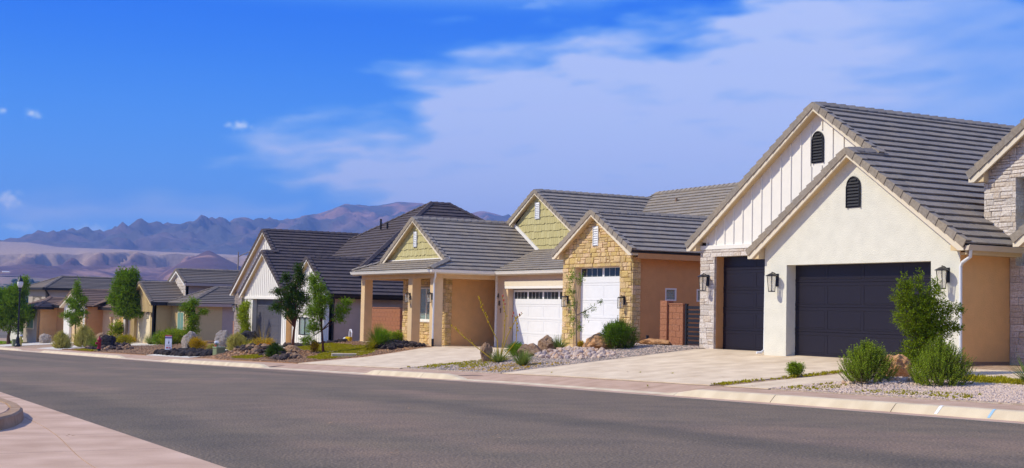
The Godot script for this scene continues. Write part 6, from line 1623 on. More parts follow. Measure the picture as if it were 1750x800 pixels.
func build_side_wall() -> void:
	block_wall("red block wall with a pillar beside the black gate, between the cream and stone houses", -35.96, -35.18, -26.0, -1.06, 1.36, M.red_block)
	var pil := thing("wall_pillar", "narrow red block pillar standing left of the red block wall and black gate", "pillar", V(-36.2, -1.06, -25.95))
	for k in 8:
		var mb := MB.new(); mb.bevel_box(V(-36.36, -1.16 + k * 0.2 + 0.003, -26.2), V(-35.98, -1.16 + (k + 1) * 0.2 - 0.003, -25.93), 0.006); obj("block", mb, M.red_block, pil)
	var g := thing("side_gate", "black slatted metal gate against the white stone pier", "gate", V(-34.0, -1.06, -26.0))
	for x in [-35.08, -33.9, -32.75]:
		var mb := MB.new(); mb.box(V(x - 0.04, -1.06, -26.12), V(x + 0.04, 0.34, -26.04)); obj("gate_post", mb, M.black_metal, g)
	for k in 9:
		var mb := MB.new(); mb.box(V(-35.04, -0.96 + k * 0.142, -26.095), V(-32.8, -0.96 + k * 0.142 + 0.095, -26.065)); obj("slat", mb, M.black_metal, g)
	block_wall("red block return wall behind the gate", -35.9, -33.0, -28.6, -1.06, 1.4, M.red_block)
	block_wall("rust red block wall seen through the tan porch", -62.9, -58.1, -26.6, -1.75, 1.72, M.red_block)
	block_wall("dark red block wall beyond the pink stone pier of the white boarded house", -85.0, -80.9, -26.5, -2.75, 1.6, M.red_block)
	var t := thing("garden_wall", "tan curved top side wall between the brown roofed and dormer houses", "wall", V(-111.5, -3.4, -25.2))
	var mb := MB.new(); mb.prism(P([-112.6, -3.6, -109.0, -3.6, -109.0, -1.2, -110.5, -1.25, -111.6, -1.6, -112.6, -2.2]), facing_street(0, 0, -25.0), -0.2, 0.0); obj("panel", mb, M.tan_stucco, t)
	var pl_ := MB.new(); pl_.bevel_box(V(-109.0, -3.5, -25.25), V(-108.2, -0.4, -24.9), 0.02); obj("stone_post", pl_, M.white_stone_1, t)

# ---------------------------------------------------------------- plants
func leaf(mb: MB, p: Vector3, dir: Vector3, nrm: Vector3, L: float, w: float) -> void:   # a pointed leaf of two folded halves
	var s := dir.cross(nrm).normalized() * w * 0.5
	var n2 := s.cross(dir).normalized()
	var m := p + dir * L * 0.45 - n2 * w * 0.12
	var t := p + dir * L
	mb.tri(p, m + s, t); mb.tri(p, t, m - s)

func rdir() -> Vector3: return V(rng.randfn(), rng.randfn(), rng.randfn()).normalized()
var lump := FastNoiseLite.new()

func ground(x: float, z: float) -> Vector3: return V(x, gy(x, z), z)

# a bush of upright sprigs set with needles
func sprig_bush(called: String, label: String, at: Vector3, h: float, w: float, n: int, m: Material, needle := 0.03, group := "", category := "bush", per := 26, upright := 0.55, nw := 0.009) -> Node3D:
	var t := thing(called, label, category, at, group)
	var mb := MB.new(); var st := MB.new()
	for i in n:
		var a := rf(0, TAU); var ce := pow(rng.randf(), 0.75); var el := ce * PI * 0.5
		var rim := V(cos(a) * cos(el) * w * 0.5, sin(el) * h * 0.84 + 0.04, sin(a) * cos(el) * w * 0.5) * (rf(0.62, 0.98) + lump.get_noise_2d(a * 30.0, el * 40.0 + at.x * 10.0) * 0.26)
		var dir := (V(cos(a) * cos(el), sin(el) * 0.6, sin(a) * cos(el)).normalized() * (1.0 - upright) + V(rf(-0.2, 0.2), upright, rf(-0.2, 0.2))).normalized()
		var L := h * rf(0.26, 0.46)
		if rng.randf() < 0.16: L *= 1.55
		var tip := rim + dir * L * 0.42
		var base := rim - dir * L * 0.58
		if base.y < 0.02: base.y = 0.02
		base += at; tip += at
		var d := (tip - base).normalized()
		var LL := base.distance_to(tip)
		st.tube([base, tip], [0.004, 0.0015], 3, false)
		var s := d.cross(V(0.3, 0.2, 0.9)).normalized(); var u := d.cross(s)
		for k in per:
			var f := (k + rng.randf()) / per
			var b := TAU * (k * 0.382 + rng.randf() * 0.1)
			var o := s * cos(b) + u * sin(b)
			leaf(mb, base + d * LL * f, (d * 0.75 + o * 0.75).normalized(), (o - d * 0.4).normalized(), needle * rf(0.7, 1.2) * (1.15 - 0.4 * f), nw)
	for i in 7: st.tube([at, at + V(rf(-0.3, 0.3) * w, h * rf(0.3, 0.5), rf(-0.3, 0.3) * w)], [0.014, 0.005], 5, false)
	obj("foliage", mb, m, t); obj("stems", st, M.bark, t)
	return t

# leaves in clumps through ellipsoids: [offset, radii]
func clumps(mb: MB, st: MB, at: Vector3, blobs: Array, n: int, per: int, L: float, w: float, root := Vector3.ZERO, droop := 0.0, twig := 0.006) -> void:
	var total := 0.0
	for b in blobs: total += pow(b[1].x * b[1].y * b[1].z, 0.66)
	for b in blobs:
		var cnt := int(n * pow(b[1].x * b[1].y * b[1].z, 0.66) / total)
		var core: Vector3 = at + b[0]
		if st != null: st.tube([at + root, (at + root).lerp(core, 0.5) + rdir() * 0.05 * b[1].length(), core + V(0, b[1].y * 0.3, 0)], [twig * 4.0, twig * 2.6, twig], 5, false)
		for i in cnt:
			var q := rdir() * pow(rng.randf(), 0.42)
			q *= 1.0 + lump.get_noise_3d(q.x * 45.0 + core.x * 20.0, q.y * 45.0 + core.y * 20.0, q.z * 45.0) * 0.55
			var c: Vector3 = core + V(q.x * b[1].x, q.y * b[1].y, q.z * b[1].z)
			var outd := (V(q.x, q.y * 0.7 + 0.25, q.z) + rdir() * 0.5).normalized()
			var tw := L * rf(1.6, 3.2)
			if st != null and i % 3 == 0: st.tube([core.lerp(c, 0.45), c + outd * tw * 0.5], [twig * 0.9, twig * 0.3], 3, false)
			for k in per:
				var f := (k + 0.5) / per
				var o := rdir()
				var d := (outd * 0.6 + o * 0.8 + V(0, -droop, 0)).normalized()
				leaf(mb, c + outd * tw * (f - 0.4) + o * L * 0.25, d, Vector3(o.x, 0.8, o.z).normalized(), L * rf(0.7, 1.25), w)

func leaf_bush(called: String, label: String, at: Vector3, h: float, w: float, n: int, m: Material, L := 0.05, lw := 0.02, group := "", category := "bush") -> Node3D:
	var t := thing(called, label, category, at, group)
	var mb := MB.new(); var st := MB.new()
	var blobs := [[V(0, h * 0.45, 0), V(w * 0.42, h * 0.45, w * 0.42)]]
	for i in 6: blobs.append([V(rf(-0.3, 0.3) * w, h * rf(0.3, 0.75), rf(-0.3, 0.3) * w), V(w * rf(0.14, 0.24), h * rf(0.16, 0.26), w * rf(0.14, 0.24))])
	clumps(mb, st, at, blobs, n, 7, L, lw)
	obj("foliage", mb, m, t); obj("stems", st, M.bark, t)
	return t

func blades(mb: MB, at: Vector3, n: int, h: float, spread: float, w: float, curve := 0.35, stiff := 0.5) -> void:
	for i in n:
		var a := rf(0, TAU); var o := V(cos(a), 0, sin(a)); var s := V(-sin(a), 0, cos(a))
		var lean := pow(rng.randf(), stiff); var L := h * rf(0.7, 1.08)
		var b := at + o * rf(0, 0.05) * spread
		var dir := (o * lean * spread / h + V(0, 1.0 - lean * 0.45, 0)).normalized()
		var p := b; var pw := w * rf(0.8, 1.15); var segs := 4
		for k in segs:
			var f := (k + 1) / float(segs)
			var d2 := (dir + V(0, -curve * lean * f * 1.6, 0)).normalized()
			var q := p + d2 * L / segs; var qw := pw * (1.0 - 0.22 * (k + 1)) if k < segs - 1 else 0.0
			var cw := pw * (1.0 - 0.22 * k)
			mb.tri(p - s * cw, p + s * cw, q + s * qw)
			if qw > 0.0: mb.tri(p - s * cw, q + s * qw, q - s * qw)
			p = q

func blade_plant(called: String, label: String, at: Vector3, n: int, h: float, spread: float, w: float, m: Material, curve := 0.35, group := "", stiff := 0.5) -> Node3D:
	var t := thing(called, label, "plant", at, group)
	var mb := MB.new(); blades(mb, at, n, h, spread, w, curve, stiff)
	obj("leaves", mb, m, t)
	return t

func stalk(t: Node3D, path: Array, bloom: bool) -> void:
	var mb := MB.new(); var rr := []
	for i in path.size(): rr.append(lerpf(0.017, 0.008, i / float(path.size() - 1)))
	mb.tube(path, rr, 5); 
	var buds := MB.new(); var red := MB.new()
	var n := path.size()
	for i in range(1, n):
		for k in 5:
			var f := (i - 1 + (k + rng.randf()) / 5.0) / (n - 1)
			if f < 0.42: continue
			var p: Vector3 = path[i - 1].lerp(path[i], (k + 0.5) / 5.0)
			var o := rdir(); o.y = absf(o.y) * 0.6 + 0.3
			var e := p + o.normalized() * rf(0.02, 0.07)
			mb.tube([p, e], [0.003, 0.002], 3, false)
			var r := rf(0.016, 0.034)
			(red if bloom and f > 0.8 else buds).lathe([[0.0, -r * 1.2], [r * 0.8, -r * 0.3], [r * 0.6, r * 0.8], [0.0, r * 1.5]], 5, Transform3D(Basis(), e))
	obj("stalk", mb, M.straw, t); obj("buds", buds, M.gold, t)
	if not red.v.is_empty(): obj("bloom", red, M.red_bloom, t)

# a tree: tapered trunk, limbs, a crown of leaf clumps
func tree(called: String, label: String, at: Vector3, trunk_top: Vector3, r0: float, blobs: Array, n: int, per: int, L: float, w: float, leafm: Material, barkm: Material, group := "", droop := 0.0) -> Node3D:
	var t := thing(called, label, "tree", at, group)
	var tr := MB.new(); var path := []; var rr := []
	for i in 7:
		var f := i / 6.0
		path.append(at + trunk_top * f + V(rf(-1, 1), 0, rf(-1, 1)) * r0 * 0.5 * (1.0 if i > 0 else 0.0) + (V(0, -0.1, 0) if i == 0 else Vector3.ZERO)); rr.append(lerpf(r0, r0 * 0.3, f) * (1.35 if i == 0 else 1.0))
	tr.tube(path, rr, 9); obj("trunk", tr, barkm, t)
	var limbs := MB.new(); var mb := MB.new()
	clumps(mb, limbs, at, blobs, n, per, L, w, trunk_top * 0.45, droop, r0 * 0.12)
	obj("limbs", limbs, barkm, t); obj("crown", mb, leafm, t)
	return t

func build_plants() -> void:
	# by the cream house
	sprig_bush("rosemary_bush", "large upright rosemary bush left of the cobble heap by the cream house", ground(-19.55, -18.95), 0.84, 1.06, 900, M.rosemary, 0.042, "", "bush", 26, 0.55, 0.013)
	sprig_bush("rosemary_bush", "larger rosemary bush right of the cobble heap, in front of the tall shrub", ground(-18.5, -19.85), 0.92, 1.20, 1050, M.rosemary, 0.042, "", "bush", 26, 0.55, 0.013)
	leaf_bush("small_bush", "small round green bush alone at the edge of the cream house's driveway", ground(-22.95, -20.05), 0.36, 0.42, 600, M.rosemary, 0.035, 0.016)
	var sh := ground(-20.45, -21.45)
	var blobs := [[V(0, 0.75, 0), V(0.42, 0.55, 0.42)], [V(-0.1, 1.25, 0.1), V(0.50, 0.42, 0.50)], [V(0.15, 1.05, -0.25), V(0.36, 0.4, 0.40)], [V(-0.22, 1.7, 0.28), V(0.34, 0.30, 0.28)], [V(0.12, 1.55, -0.1), V(0.32, 0.3, 0.30)], [V(-0.28, 1.95, 0.32), V(0.10, 0.22, 0.10)], [V(-0.05, 1.98, 0.08), V(0.08, 0.24, 0.08)], [V(0.1, 1.9, -0.22), V(0.10, 0.20, 0.10)], [V(0.28, 1.45, -0.55), V(0.18, 0.10, 0.24)], [V(0.32, 1.05, -0.62), V(0.12, 0.08, 0.2)], [V(-0.2, 0.35, 0.1), V(0.4, 0.3, 0.4)]]
	tree("tall_shrub", "tall loose shrub with small leaves against the cream house's right corner", sh, V(0.02, 1.75, 0), 0.035, blobs, 2600, 9, 0.050, 0.024, M.shrub, M.bark)
	blade_plant("agave", "spiky narrow leaved plant with yellow tips at the right edge of the gravel", ground(-17.35, -21.0), 110, 0.74, 0.64, 0.016, M.blue_green, 0.25)
	# bed between the two driveways
	leaf_bush("dark_bush", "dense dark green bush beside the gold stone pier and the orange boulder", ground(-35.15, -23.5), 0.98, 1.42, 2200, M.rosemary_dark, 0.06, 0.020)
	sprig_bush("dark_bush_sprigs", "upright dark sprigs growing out of the dense bush by the gold stone pier", ground(-35.15, -23.52), 0.94, 1.30, 520, M.rosemary_dark, 0.05, "", "bush", 20, 0.7, 0.014)
	var ya := blade_plant("yucca", "yucca with tall flower stalks beside the upright dark rock", ground(-35.85, -19.55), 240, 0.56, 0.56, 0.012, M.blue_green, 0.2)
	var b := ground(-35.85, -19.55)
	stalk(ya, [b, b + V(-0.16, 0.7, -0.04), b + V(-0.42, 1.3, 0.18), b + V(-0.62, 1.72, 0.30), b + V(-0.72, 2.05, 0.36)], false)
	stalk(ya, [b + V(0.05, 0, 0), b + V(0.10, 0.8, -0.12), b + V(0.14, 1.5, -0.14), b + V(0.02, 2.1, -0.06)], true)
	stalk(ya, [b, b + V(0.05, 0.8, -0.25), b + V(0.12, 1.35, -0.5), b + V(0.30, 1.55, -0.65)], true)
	stalk(ya, [b + V(-0.05, 0, 0), b + V(-0.6, 0.45, 0.42), b + V(-1.1, 0.85, 0.75), b + V(-1.45, 1.12, 0.92)], false)
	stalk(ya, [b + V(0.05, 0, 0), b + V(0.35, 0.7, -0.42), b + V(0.20, 1.25, -0.50), b + V(0.0, 1.62, -0.46)], true)
	blade_plant("yucca", "round yucca with stiff narrow leaves in front of the brown boulder, at the driveway's edge", ground(-33.75, -19.2), 280, 0.62, 0.52, 0.013, M.blue_green, 0.16)
	blade_plant("yucca", "yucca between the brown boulder and the wide white garage door", ground(-37.1, -22.45), 220, 0.62, 0.48, 0.012, M.blue_green, 0.14)
	leaf_bush("low_bush", "low bright green bush left of the brown boulders, before the white garage door", ground(-36.95, -20.85), 0.45, 0.85, 900, M.tree_leaf, 0.06, 0.014)
	leaf_bush("yellow_bush", "tiny yellow green bush at the foot of the gold stone pier", ground(-37.1, -23.3), 0.26, 0.36, 150, M.gold, 0.04, 0.016)
	var sl := ground(-35.74, -22.3)
	tree("slender_tree", "slender young tree with sparse leaves in front of the gold stone pier", sl, V(-0.12, 2.5, 0.02), 0.022, [[V(-0.3, 2.35, 0.05), V(0.20, 0.26, 0.16)], [V(-0.05, 2.25, -0.12), V(0.14, 0.24, 0.14)], [V(-0.30, 1.9, 0.08), V(0.16, 0.22, 0.16)], [V(-0.22, 1.45, 0.02), V(0.16, 0.24, 0.14)], [V(-0.20, 1.0, 0.06), V(0.16, 0.24, 0.14)], [V(-0.05, 0.75, -0.1), V(0.14, 0.2, 0.14)], [V(0.02, 1.15, -0.30), V(0.12, 0.16, 0.16)], [V(0.08, 1.35, -0.50), V(0.10, 0.10, 0.14)], [V(0.14, 1.55, -0.78), V(0.08, 0.08, 0.14)], [V(-0.15, 0.55, 0.1), V(0.12, 0.14, 0.12)]], 300, 6, 0.052, 0.024, M.tree_leaf, M.pale_bark)
	# by the stone house's porch and the lawn
	blade_plant("ornamental_grass", "tall fine green grass clump at the foot of the tan porch's left post", ground(-52.3, -22.7), 900, 1.06, 0.95, 0.010, M.tree_leaf, 0.5, "", 0.7)
	blade_plant("ornamental_grass", "shorter pale grass in front of the tall grass clump by the lawn", ground(-51.9, -22.2), 520, 0.62, 0.8, 0.010, M.grass, 0.6)
	leaf_bush("porch_bush", "leafy green bush behind the tall grass clump by the porch", ground(-54.6, -24.0), 0.72, 1.0, 600, M.tree_leaf, 0.07, 0.03)
	leaf_bush("round_bush", "clipped round yellow green bush among lava rocks by the porch", ground(-52.7, -23.75), 0.70, 0.72, 1000, M.tree_bright, 0.04, 0.02)
	var ta := ground(-64.6, -23.3)
	tree("staked_tree", "dark green young tree on a rust red trunk close to the white boarded house", ta, V(0.3, 2.5, 0), 0.075, [[V(0.05, 1.9, 0.1), V(0.55, 0.42, 0.55)], [V(-0.25, 2.4, 0.3), V(0.55, 0.42, 0.5)], [V(0.3, 2.55, -0.3), V(0.5, 0.45, 0.5)], [V(0.0, 3.0, 0.1), V(0.55, 0.42, 0.5)], [V(0.2, 3.55, -0.2), V(0.42, 0.36, 0.4)], [V(0.25, 4.05, -0.1), V(0.28, 0.34, 0.25)], [V(-0.7, 2.1, 0.7), V(0.35, 0.2, 0.35)], [V(-0.2, 3.6, 0.4), V(0.25, 0.28, 0.25)], [V(-0.5, 2.9, 0.7), V(0.3, 0.2, 0.3)]], 1700, 9, 0.095, 0.036, M.deep_green, M.red_bark, "young trees on the boarded house's lawn", 0.2)
	var tb := ground(-53.7, -20.75)
	tree("lawn_tree", "lighter green young tree on a thin reddish trunk at the lawn's edge", tb, V(-0.3, 2.2, 0.1), 0.055, [[V(-0.2, 1.1, 0.4), V(0.30, 0.26, 0.30)], [V(-0.3, 1.75, 0.3), V(0.50, 0.36, 0.46)], [V(-0.15, 2.25, 0.1), V(0.50, 0.34, 0.46)], [V(-0.4, 2.75, 0.25), V(0.42, 0.30, 0.4)], [V(-0.55, 3.15, 0.3), V(0.28, 0.26, 0.25)], [V(0.35, 1.85, -0.65), V(0.34, 0.20, 0.34)], [V(0.4, 1.5, -0.5), V(0.2, 0.16, 0.25)], [V(0.45, 2.2, -0.8), V(0.26, 0.12, 0.3)], [V(-0.5, 0.55, 0.55), V(0.26, 0.18, 0.26)]], 1500, 9, 0.080, 0.034, M.tree_leaf, M.red_bark, "young trees on the boarded house's lawn", 0.1)
	leaf_bush("yellow_bush", "small egg shaped yellow green bush at the foot of the thin lawn tree", ground(-54.1, -20.5), 0.60, 0.40, 560, M.gold, 0.04, 0.02)
	sprig_bush("dark_green_bush", "low dark green bush near the pavement left of the lawn", ground(-54.6, -18.9), 0.56, 0.92, 700, M.deep_green, 0.07, "", "bush", 18, 0.4, 0.014)
	leaf_bush("rust_bush", "rust and green bush before the grey garage door", ground(-67.4, -22.6), 0.62, 1.25, 800, M.straw, 0.06, 0.022)
	leaf_bush("rust_bush", "smaller orange brown bush right of the grey garage door", ground(-64.8, -21.9), 0.40, 0.9, 500, M.orange_leaf, 0.06, 0.022)
	blade_plant("ornamental_grass", "yellow green grass clump spilling over the pink rocks", ground(-65.6, -21.2), 320, 0.85, 1.0, 0.010, M.grass, 0.5)
	blade_plant("ornamental_grass", "wispy tall grass before the grey garage door", ground(-66.6, -22.4), 46, 1.5, 0.9, 0.007, M.straw, 0.35)
	sprig_bush("sage_bush", "rounded grey green sage bush beside the pale standing boulder", ground(-66.9, -21.1), 0.98, 1.2, 800, M.sage, 0.07, "", "bush", 18, 0.6, 0.018)
	leaf_bush("yellow_shrub", "yellow and orange shrub behind the black lava heap", ground(-70.6, -20.2), 0.72, 1.1, 700, M.gold, 0.08, 0.028)
	sprig_bush("grey_bush", "small grey green bush by the green utility box", ground(-67.6, -20.0), 0.48, 0.7, 150, M.sage, 0.06, "", "bush", 14, 0.6, 0.018)
	for q in [[-74.75, -24.0, "climbing shrub left of the grey garage door", 0.62], [-73.3, -23.6, "second climbing shrub in front of the grey garage door", 0.6]]:
		var vb := ground(q[0], q[1])
		tree("column_shrub", "narrow yellow green " + q[2], vb, V(0, 2.1, 0), 0.03, [[V(0, 0.4, 0), V(0.18, 0.35, 0.18)], [V(0.08, 0.95, 0), V(0.24, 0.32, 0.22)], [V(-0.05, 1.45, 0.1), V(0.26, 0.28, 0.24)], [V(-0.2, 1.9, 0.1), V(0.24, 0.24, 0.22)], [V(0.1, 2.2, 0), V(0.14, 0.22, 0.14)]], 300, 9, 0.11, 0.05, M.tree_bright, M.bark)
	var s4 := ground(-79.3, -22.2)
	tree("slim_tree", "slim bright green tree before the shade toned side wall of the dormer house", s4, V(0, 2.3, 0), 0.05, [[V(0, 0.9, 0), V(0.36, 0.45, 0.36)], [V(0.1, 1.6, 0), V(0.42, 0.45, 0.4)], [V(-0.3, 2.2, 0.3), V(0.4, 0.26, 0.4)], [V(0.2, 2.5, 0), V(0.3, 0.3, 0.3)], [V(0.5, 2.0, -0.5), V(0.35, 0.12, 0.35)]], 520, 9, 0.12, 0.05, M.tree_leaf, M.bark)
	# the dormer house's yard
	var t4 := ground(-104.9, -24.2)
	tree("oval_tree", "upright oval bright green tree standing before the pale garage door", t4, V(0, 4.0, 0), 0.17, [[V(0, 2.6, 0), V(0.9, 0.7, 0.9)], [V(0.1, 3.4, 0), V(1.05, 0.8, 1.05)], [V(-0.1, 4.2, 0.1), V(1.0, 0.75, 1.0)], [V(0.15, 4.9, 0), V(0.75, 0.55, 0.75)], [V(-0.4, 5.2, 0.4), V(0.3, 0.4, 0.3)], [V(0.4, 5.3, -0.3), V(0.32, 0.42, 0.3)], [V(0.8, 2.5, -0.8), V(0.5, 0.35, 0.5)], [V(-0.7, 3.3, 0.9), V(0.4, 0.3, 0.4)]], 2400, 9, 0.18, 0.075, M.tree_leaf, M.pale_bark)
	leaf_bush("green_hedge", "bright green bushes under the shuttered window of the dormer house", ground(-93.2, -25.0), 1.35, 2.6, 1300, M.tree_bright, 0.13, 0.05)
	leaf_bush("green_bush", "smaller green bush left of the shuttered window, beside the brown wall", ground(-97.5, -25.2), 1.2, 1.5, 700, M.tree_leaf, 0.12, 0.05)
	blade_plant("yucca", "large yucca at the edge of the pale driveway before the dormer house", ground(-98.8, -24.6), 110, 1.15, 1.15, 0.025, M.blue_green, 0.2)
	leaf_bush("yellow_shrub", "low yellow shrub beside the pale garage door", ground(-103.2, -24.0), 0.65, 1.3, 240, M.gold, 0.10, 0.03)
	sprig_bush("sage_bush", "round grey green sage bush, leftmost, behind the far kerb", ground(-100.1, -18.6), 1.22, 1.5, 950, M.sage, 0.085, "", "bush", 18, 0.5, 0.024)
	sprig_bush("sage_bush", "large grey green sage bush left of the red hydrant", ground(-100.8, -20.3), 1.62, 1.9, 1100, M.sage, 0.09, "", "bush", 18, 0.5, 0.026)
	blade_plant("ornamental_grass", "green grass clump directly left of the red hydrant", ground(-92.6, -19.3), 220, 1.0, 1.0, 0.014, M.tree_leaf, 0.5)
	leaf_bush("yellow_shrub", "yellow green shrub between the black boulder and the oval tree", ground(-97.8, -22.2), 0.85, 2.2, 800, M.grass, 0.10, 0.03)
	# by the brown roofed house
	var t5 := ground(-107.5, -20.9)
	tree("young_tree", "thin young tree with loose branches in front of the small white gable", t5, V(0.1, 4.2, 0), 0.07, [[V(0, 1.9, 0), V(0.5, 0.4, 0.5)], [V(0.5, 2.5, -0.3), V(0.5, 0.25, 0.5)], [V(-0.6, 2.3, 0.5), V(0.5, 0.22, 0.5)], [V(0.1, 3.0, 0), V(0.6, 0.4, 0.6)], [V(-0.5, 3.4, 0.4), V(0.4, 0.2, 0.4)], [V(0.5, 3.5, -0.4), V(0.45, 0.22, 0.4)], [V(0.1, 4.0, 0), V(0.4, 0.5, 0.4)], [V(0.2, 4.7, 0), V(0.2, 0.35, 0.2)]], 760, 8, 0.16, 0.065, M.tree_leaf, M.bark)
	var cac := thing("prickly_pear", "tall prickly pear cactus beside the pale boulder", "cactus", ground(-134.0, -22.8)); var cp := ground(-134.0, -22.8)
	var pads := []
	for i in 34:
		var p: Vector3 = V(rf(-0.75, 0.75), 0.25, rf(-0.7, 0.7)) if i < 6 else pads[rng.randi() % pads.size()] + V(rf(-0.38, 0.38), rf(0.22, 0.4), rf(-0.38, 0.38))
		if p.y > 1.9: continue
		pads.append(p)
		var mb := MB.new()
		mb.lathe([[0.0, -0.24], [0.11, -0.17], [0.17, -0.02], [0.15, 0.12], [0.08, 0.2], [0.0, 0.23]], 10, Transform3D(Basis.from_euler(V(rf(-0.4, 0.4), rf(0, TAU), rf(-0.5, 0.5))) * Basis().scaled(V(1.1, 1.1, 0.22)), cp + p))
		obj("pad", mb, M.cactus, cac)
	leaf_bush("green_bush", "dark green bush behind the prickly pear", ground(-138.5, -24.0), 1.3, 2.2, 300, M.deep_green, 0.16, 0.06)
	var tl := ground(-131.5, -19.6)
	tree("corner_tree", "broad dark green tree at the photo's left edge behind the street lamp", tl, V(0, 4.0, 0), 0.16, [[V(0, 2.4, 0), V(1.5, 1.0, 1.6)], [V(0.1, 3.6, 0.2), V(1.7, 1.0, 1.7)], [V(0.3, 4.8, -0.4), V(1.1, 0.7, 1.1)], [V(0.6, 5.7, -1.0), V(0.5, 0.6, 0.5)], [V(1.2, 3.0, -1.2), V(0.9, 0.6, 0.9)], [V(-0.8, 4.4, 1.2), V(1.0, 0.8, 1.0)]], 2600, 9, 0.22, 0.085, M.tree_leaf, M.bark)
	leaf_bush("green_bush", "wide dark bush under the broad tree at the left edge", ground(-140.0, -23.4), 2.2, 5.0, 1400, M.deep_green, 0.20, 0.07)
	blade_plant("yucca", "spiky dark plant by the arched entry, right of the street lamp", ground(-139.5, -24.3), 70, 1.4, 1.2, 0.03, M.deep_green, 0.2)
	leaf_bush("cactus_bush", "green cactus clump beside the tan curved wall", ground(-108.9, -24.4), 1.7, 1.2, 260, M.tree_bright, 0.16, 0.08)
	for q in [[-19.9, -17.9, 0.05], [-30.4, -18.2, 0.05], [-26.5, -19.3, 0.05], [-27.6, -19.1, 0.06], [-24.4, -17.1, 0.05]]:
		blade_plant("weed", "tiny weed growing from a driveway joint near the kerb", ground(q[0], q[1]) + V(0, 0.02, 0), 20, 0.07, 0.12, 0.006, M.grass, 0.3, "weeds in the concrete joints")

# ---------------------------------------------------------------- rocks
func boulder(label: String, at: Vector3, size: Vector3, turn: float, sd: int, m: Material, chunk := 0.8) -> void:
	var o := obj("boulder", rock_mesh(sd, 4, 0.26, 1.0, chunk), m, self, Transform3D(Basis(Vector3.UP, turn) * Basis().scaled(size * 0.5), at + V(0, size.y * 0.34, 0)))
	tag(o, label, "boulder")

func heap(called: String, what: String, where: String, category: String, group: String, spots: Array, mats: Array, tones: Array, s0: float, s1: float, sd: int, flat := 0.7) -> void:
	var protos := []
	for i in 6: protos.append(rock_mesh(sd + i, 1, 0.32, flat, 0.7))
	var lo: Vector2 = spots[0]; var hi: Vector2 = spots[0]
	for q in spots:
		lo = lo.min(q); hi = hi.max(q)
	for q in spots:
		var s := rf(s0, s1); var k := rng.randi() % mats.size()
		var o := obj(called, protos[rng.randi() % 6], mats[k], self, Transform3D(Basis.from_euler(V(rf(-0.5, 0.5), rf(0, TAU), rf(-0.5, 0.5))) * Basis().scaled(V(s, s, s) * 0.5), V(q.x, gy(q.x, q.y) + s * 0.22 + rf(0, 0.03), q.y)))
		var f := (s - s0) / (s1 - s0); var across: float = (q.x - lo.x) / (hi.x - lo.x); var deep: float = (q.y - lo.y) / (hi.y - lo.y)
		var size: String = ["tiny", "small", "middling", "large", "largest"][clampi(int(f * 5.0), 0, 4)]
		var side: String = ["far left", "left", "middle", "right", "far right"][clampi(int(across * 5.0), 0, 4)]
		var row: String = ["back", "middle row", "front"][clampi(int(deep * 3.0), 0, 2)]
		tag(o, "%s %s %s at the %s %s %s" % [size, tones[k], what, side, row, where], category, group)

func spots(poly: PackedVector2Array, n: int, gap: float) -> Array:
	var out := []
	for t in n * 12:
		if out.size() >= n: break
		var q := inside(poly); var ok := true
		for o in out: if o.distance_to(q) < gap: ok = false
		if ok: out.append(q)
	return out

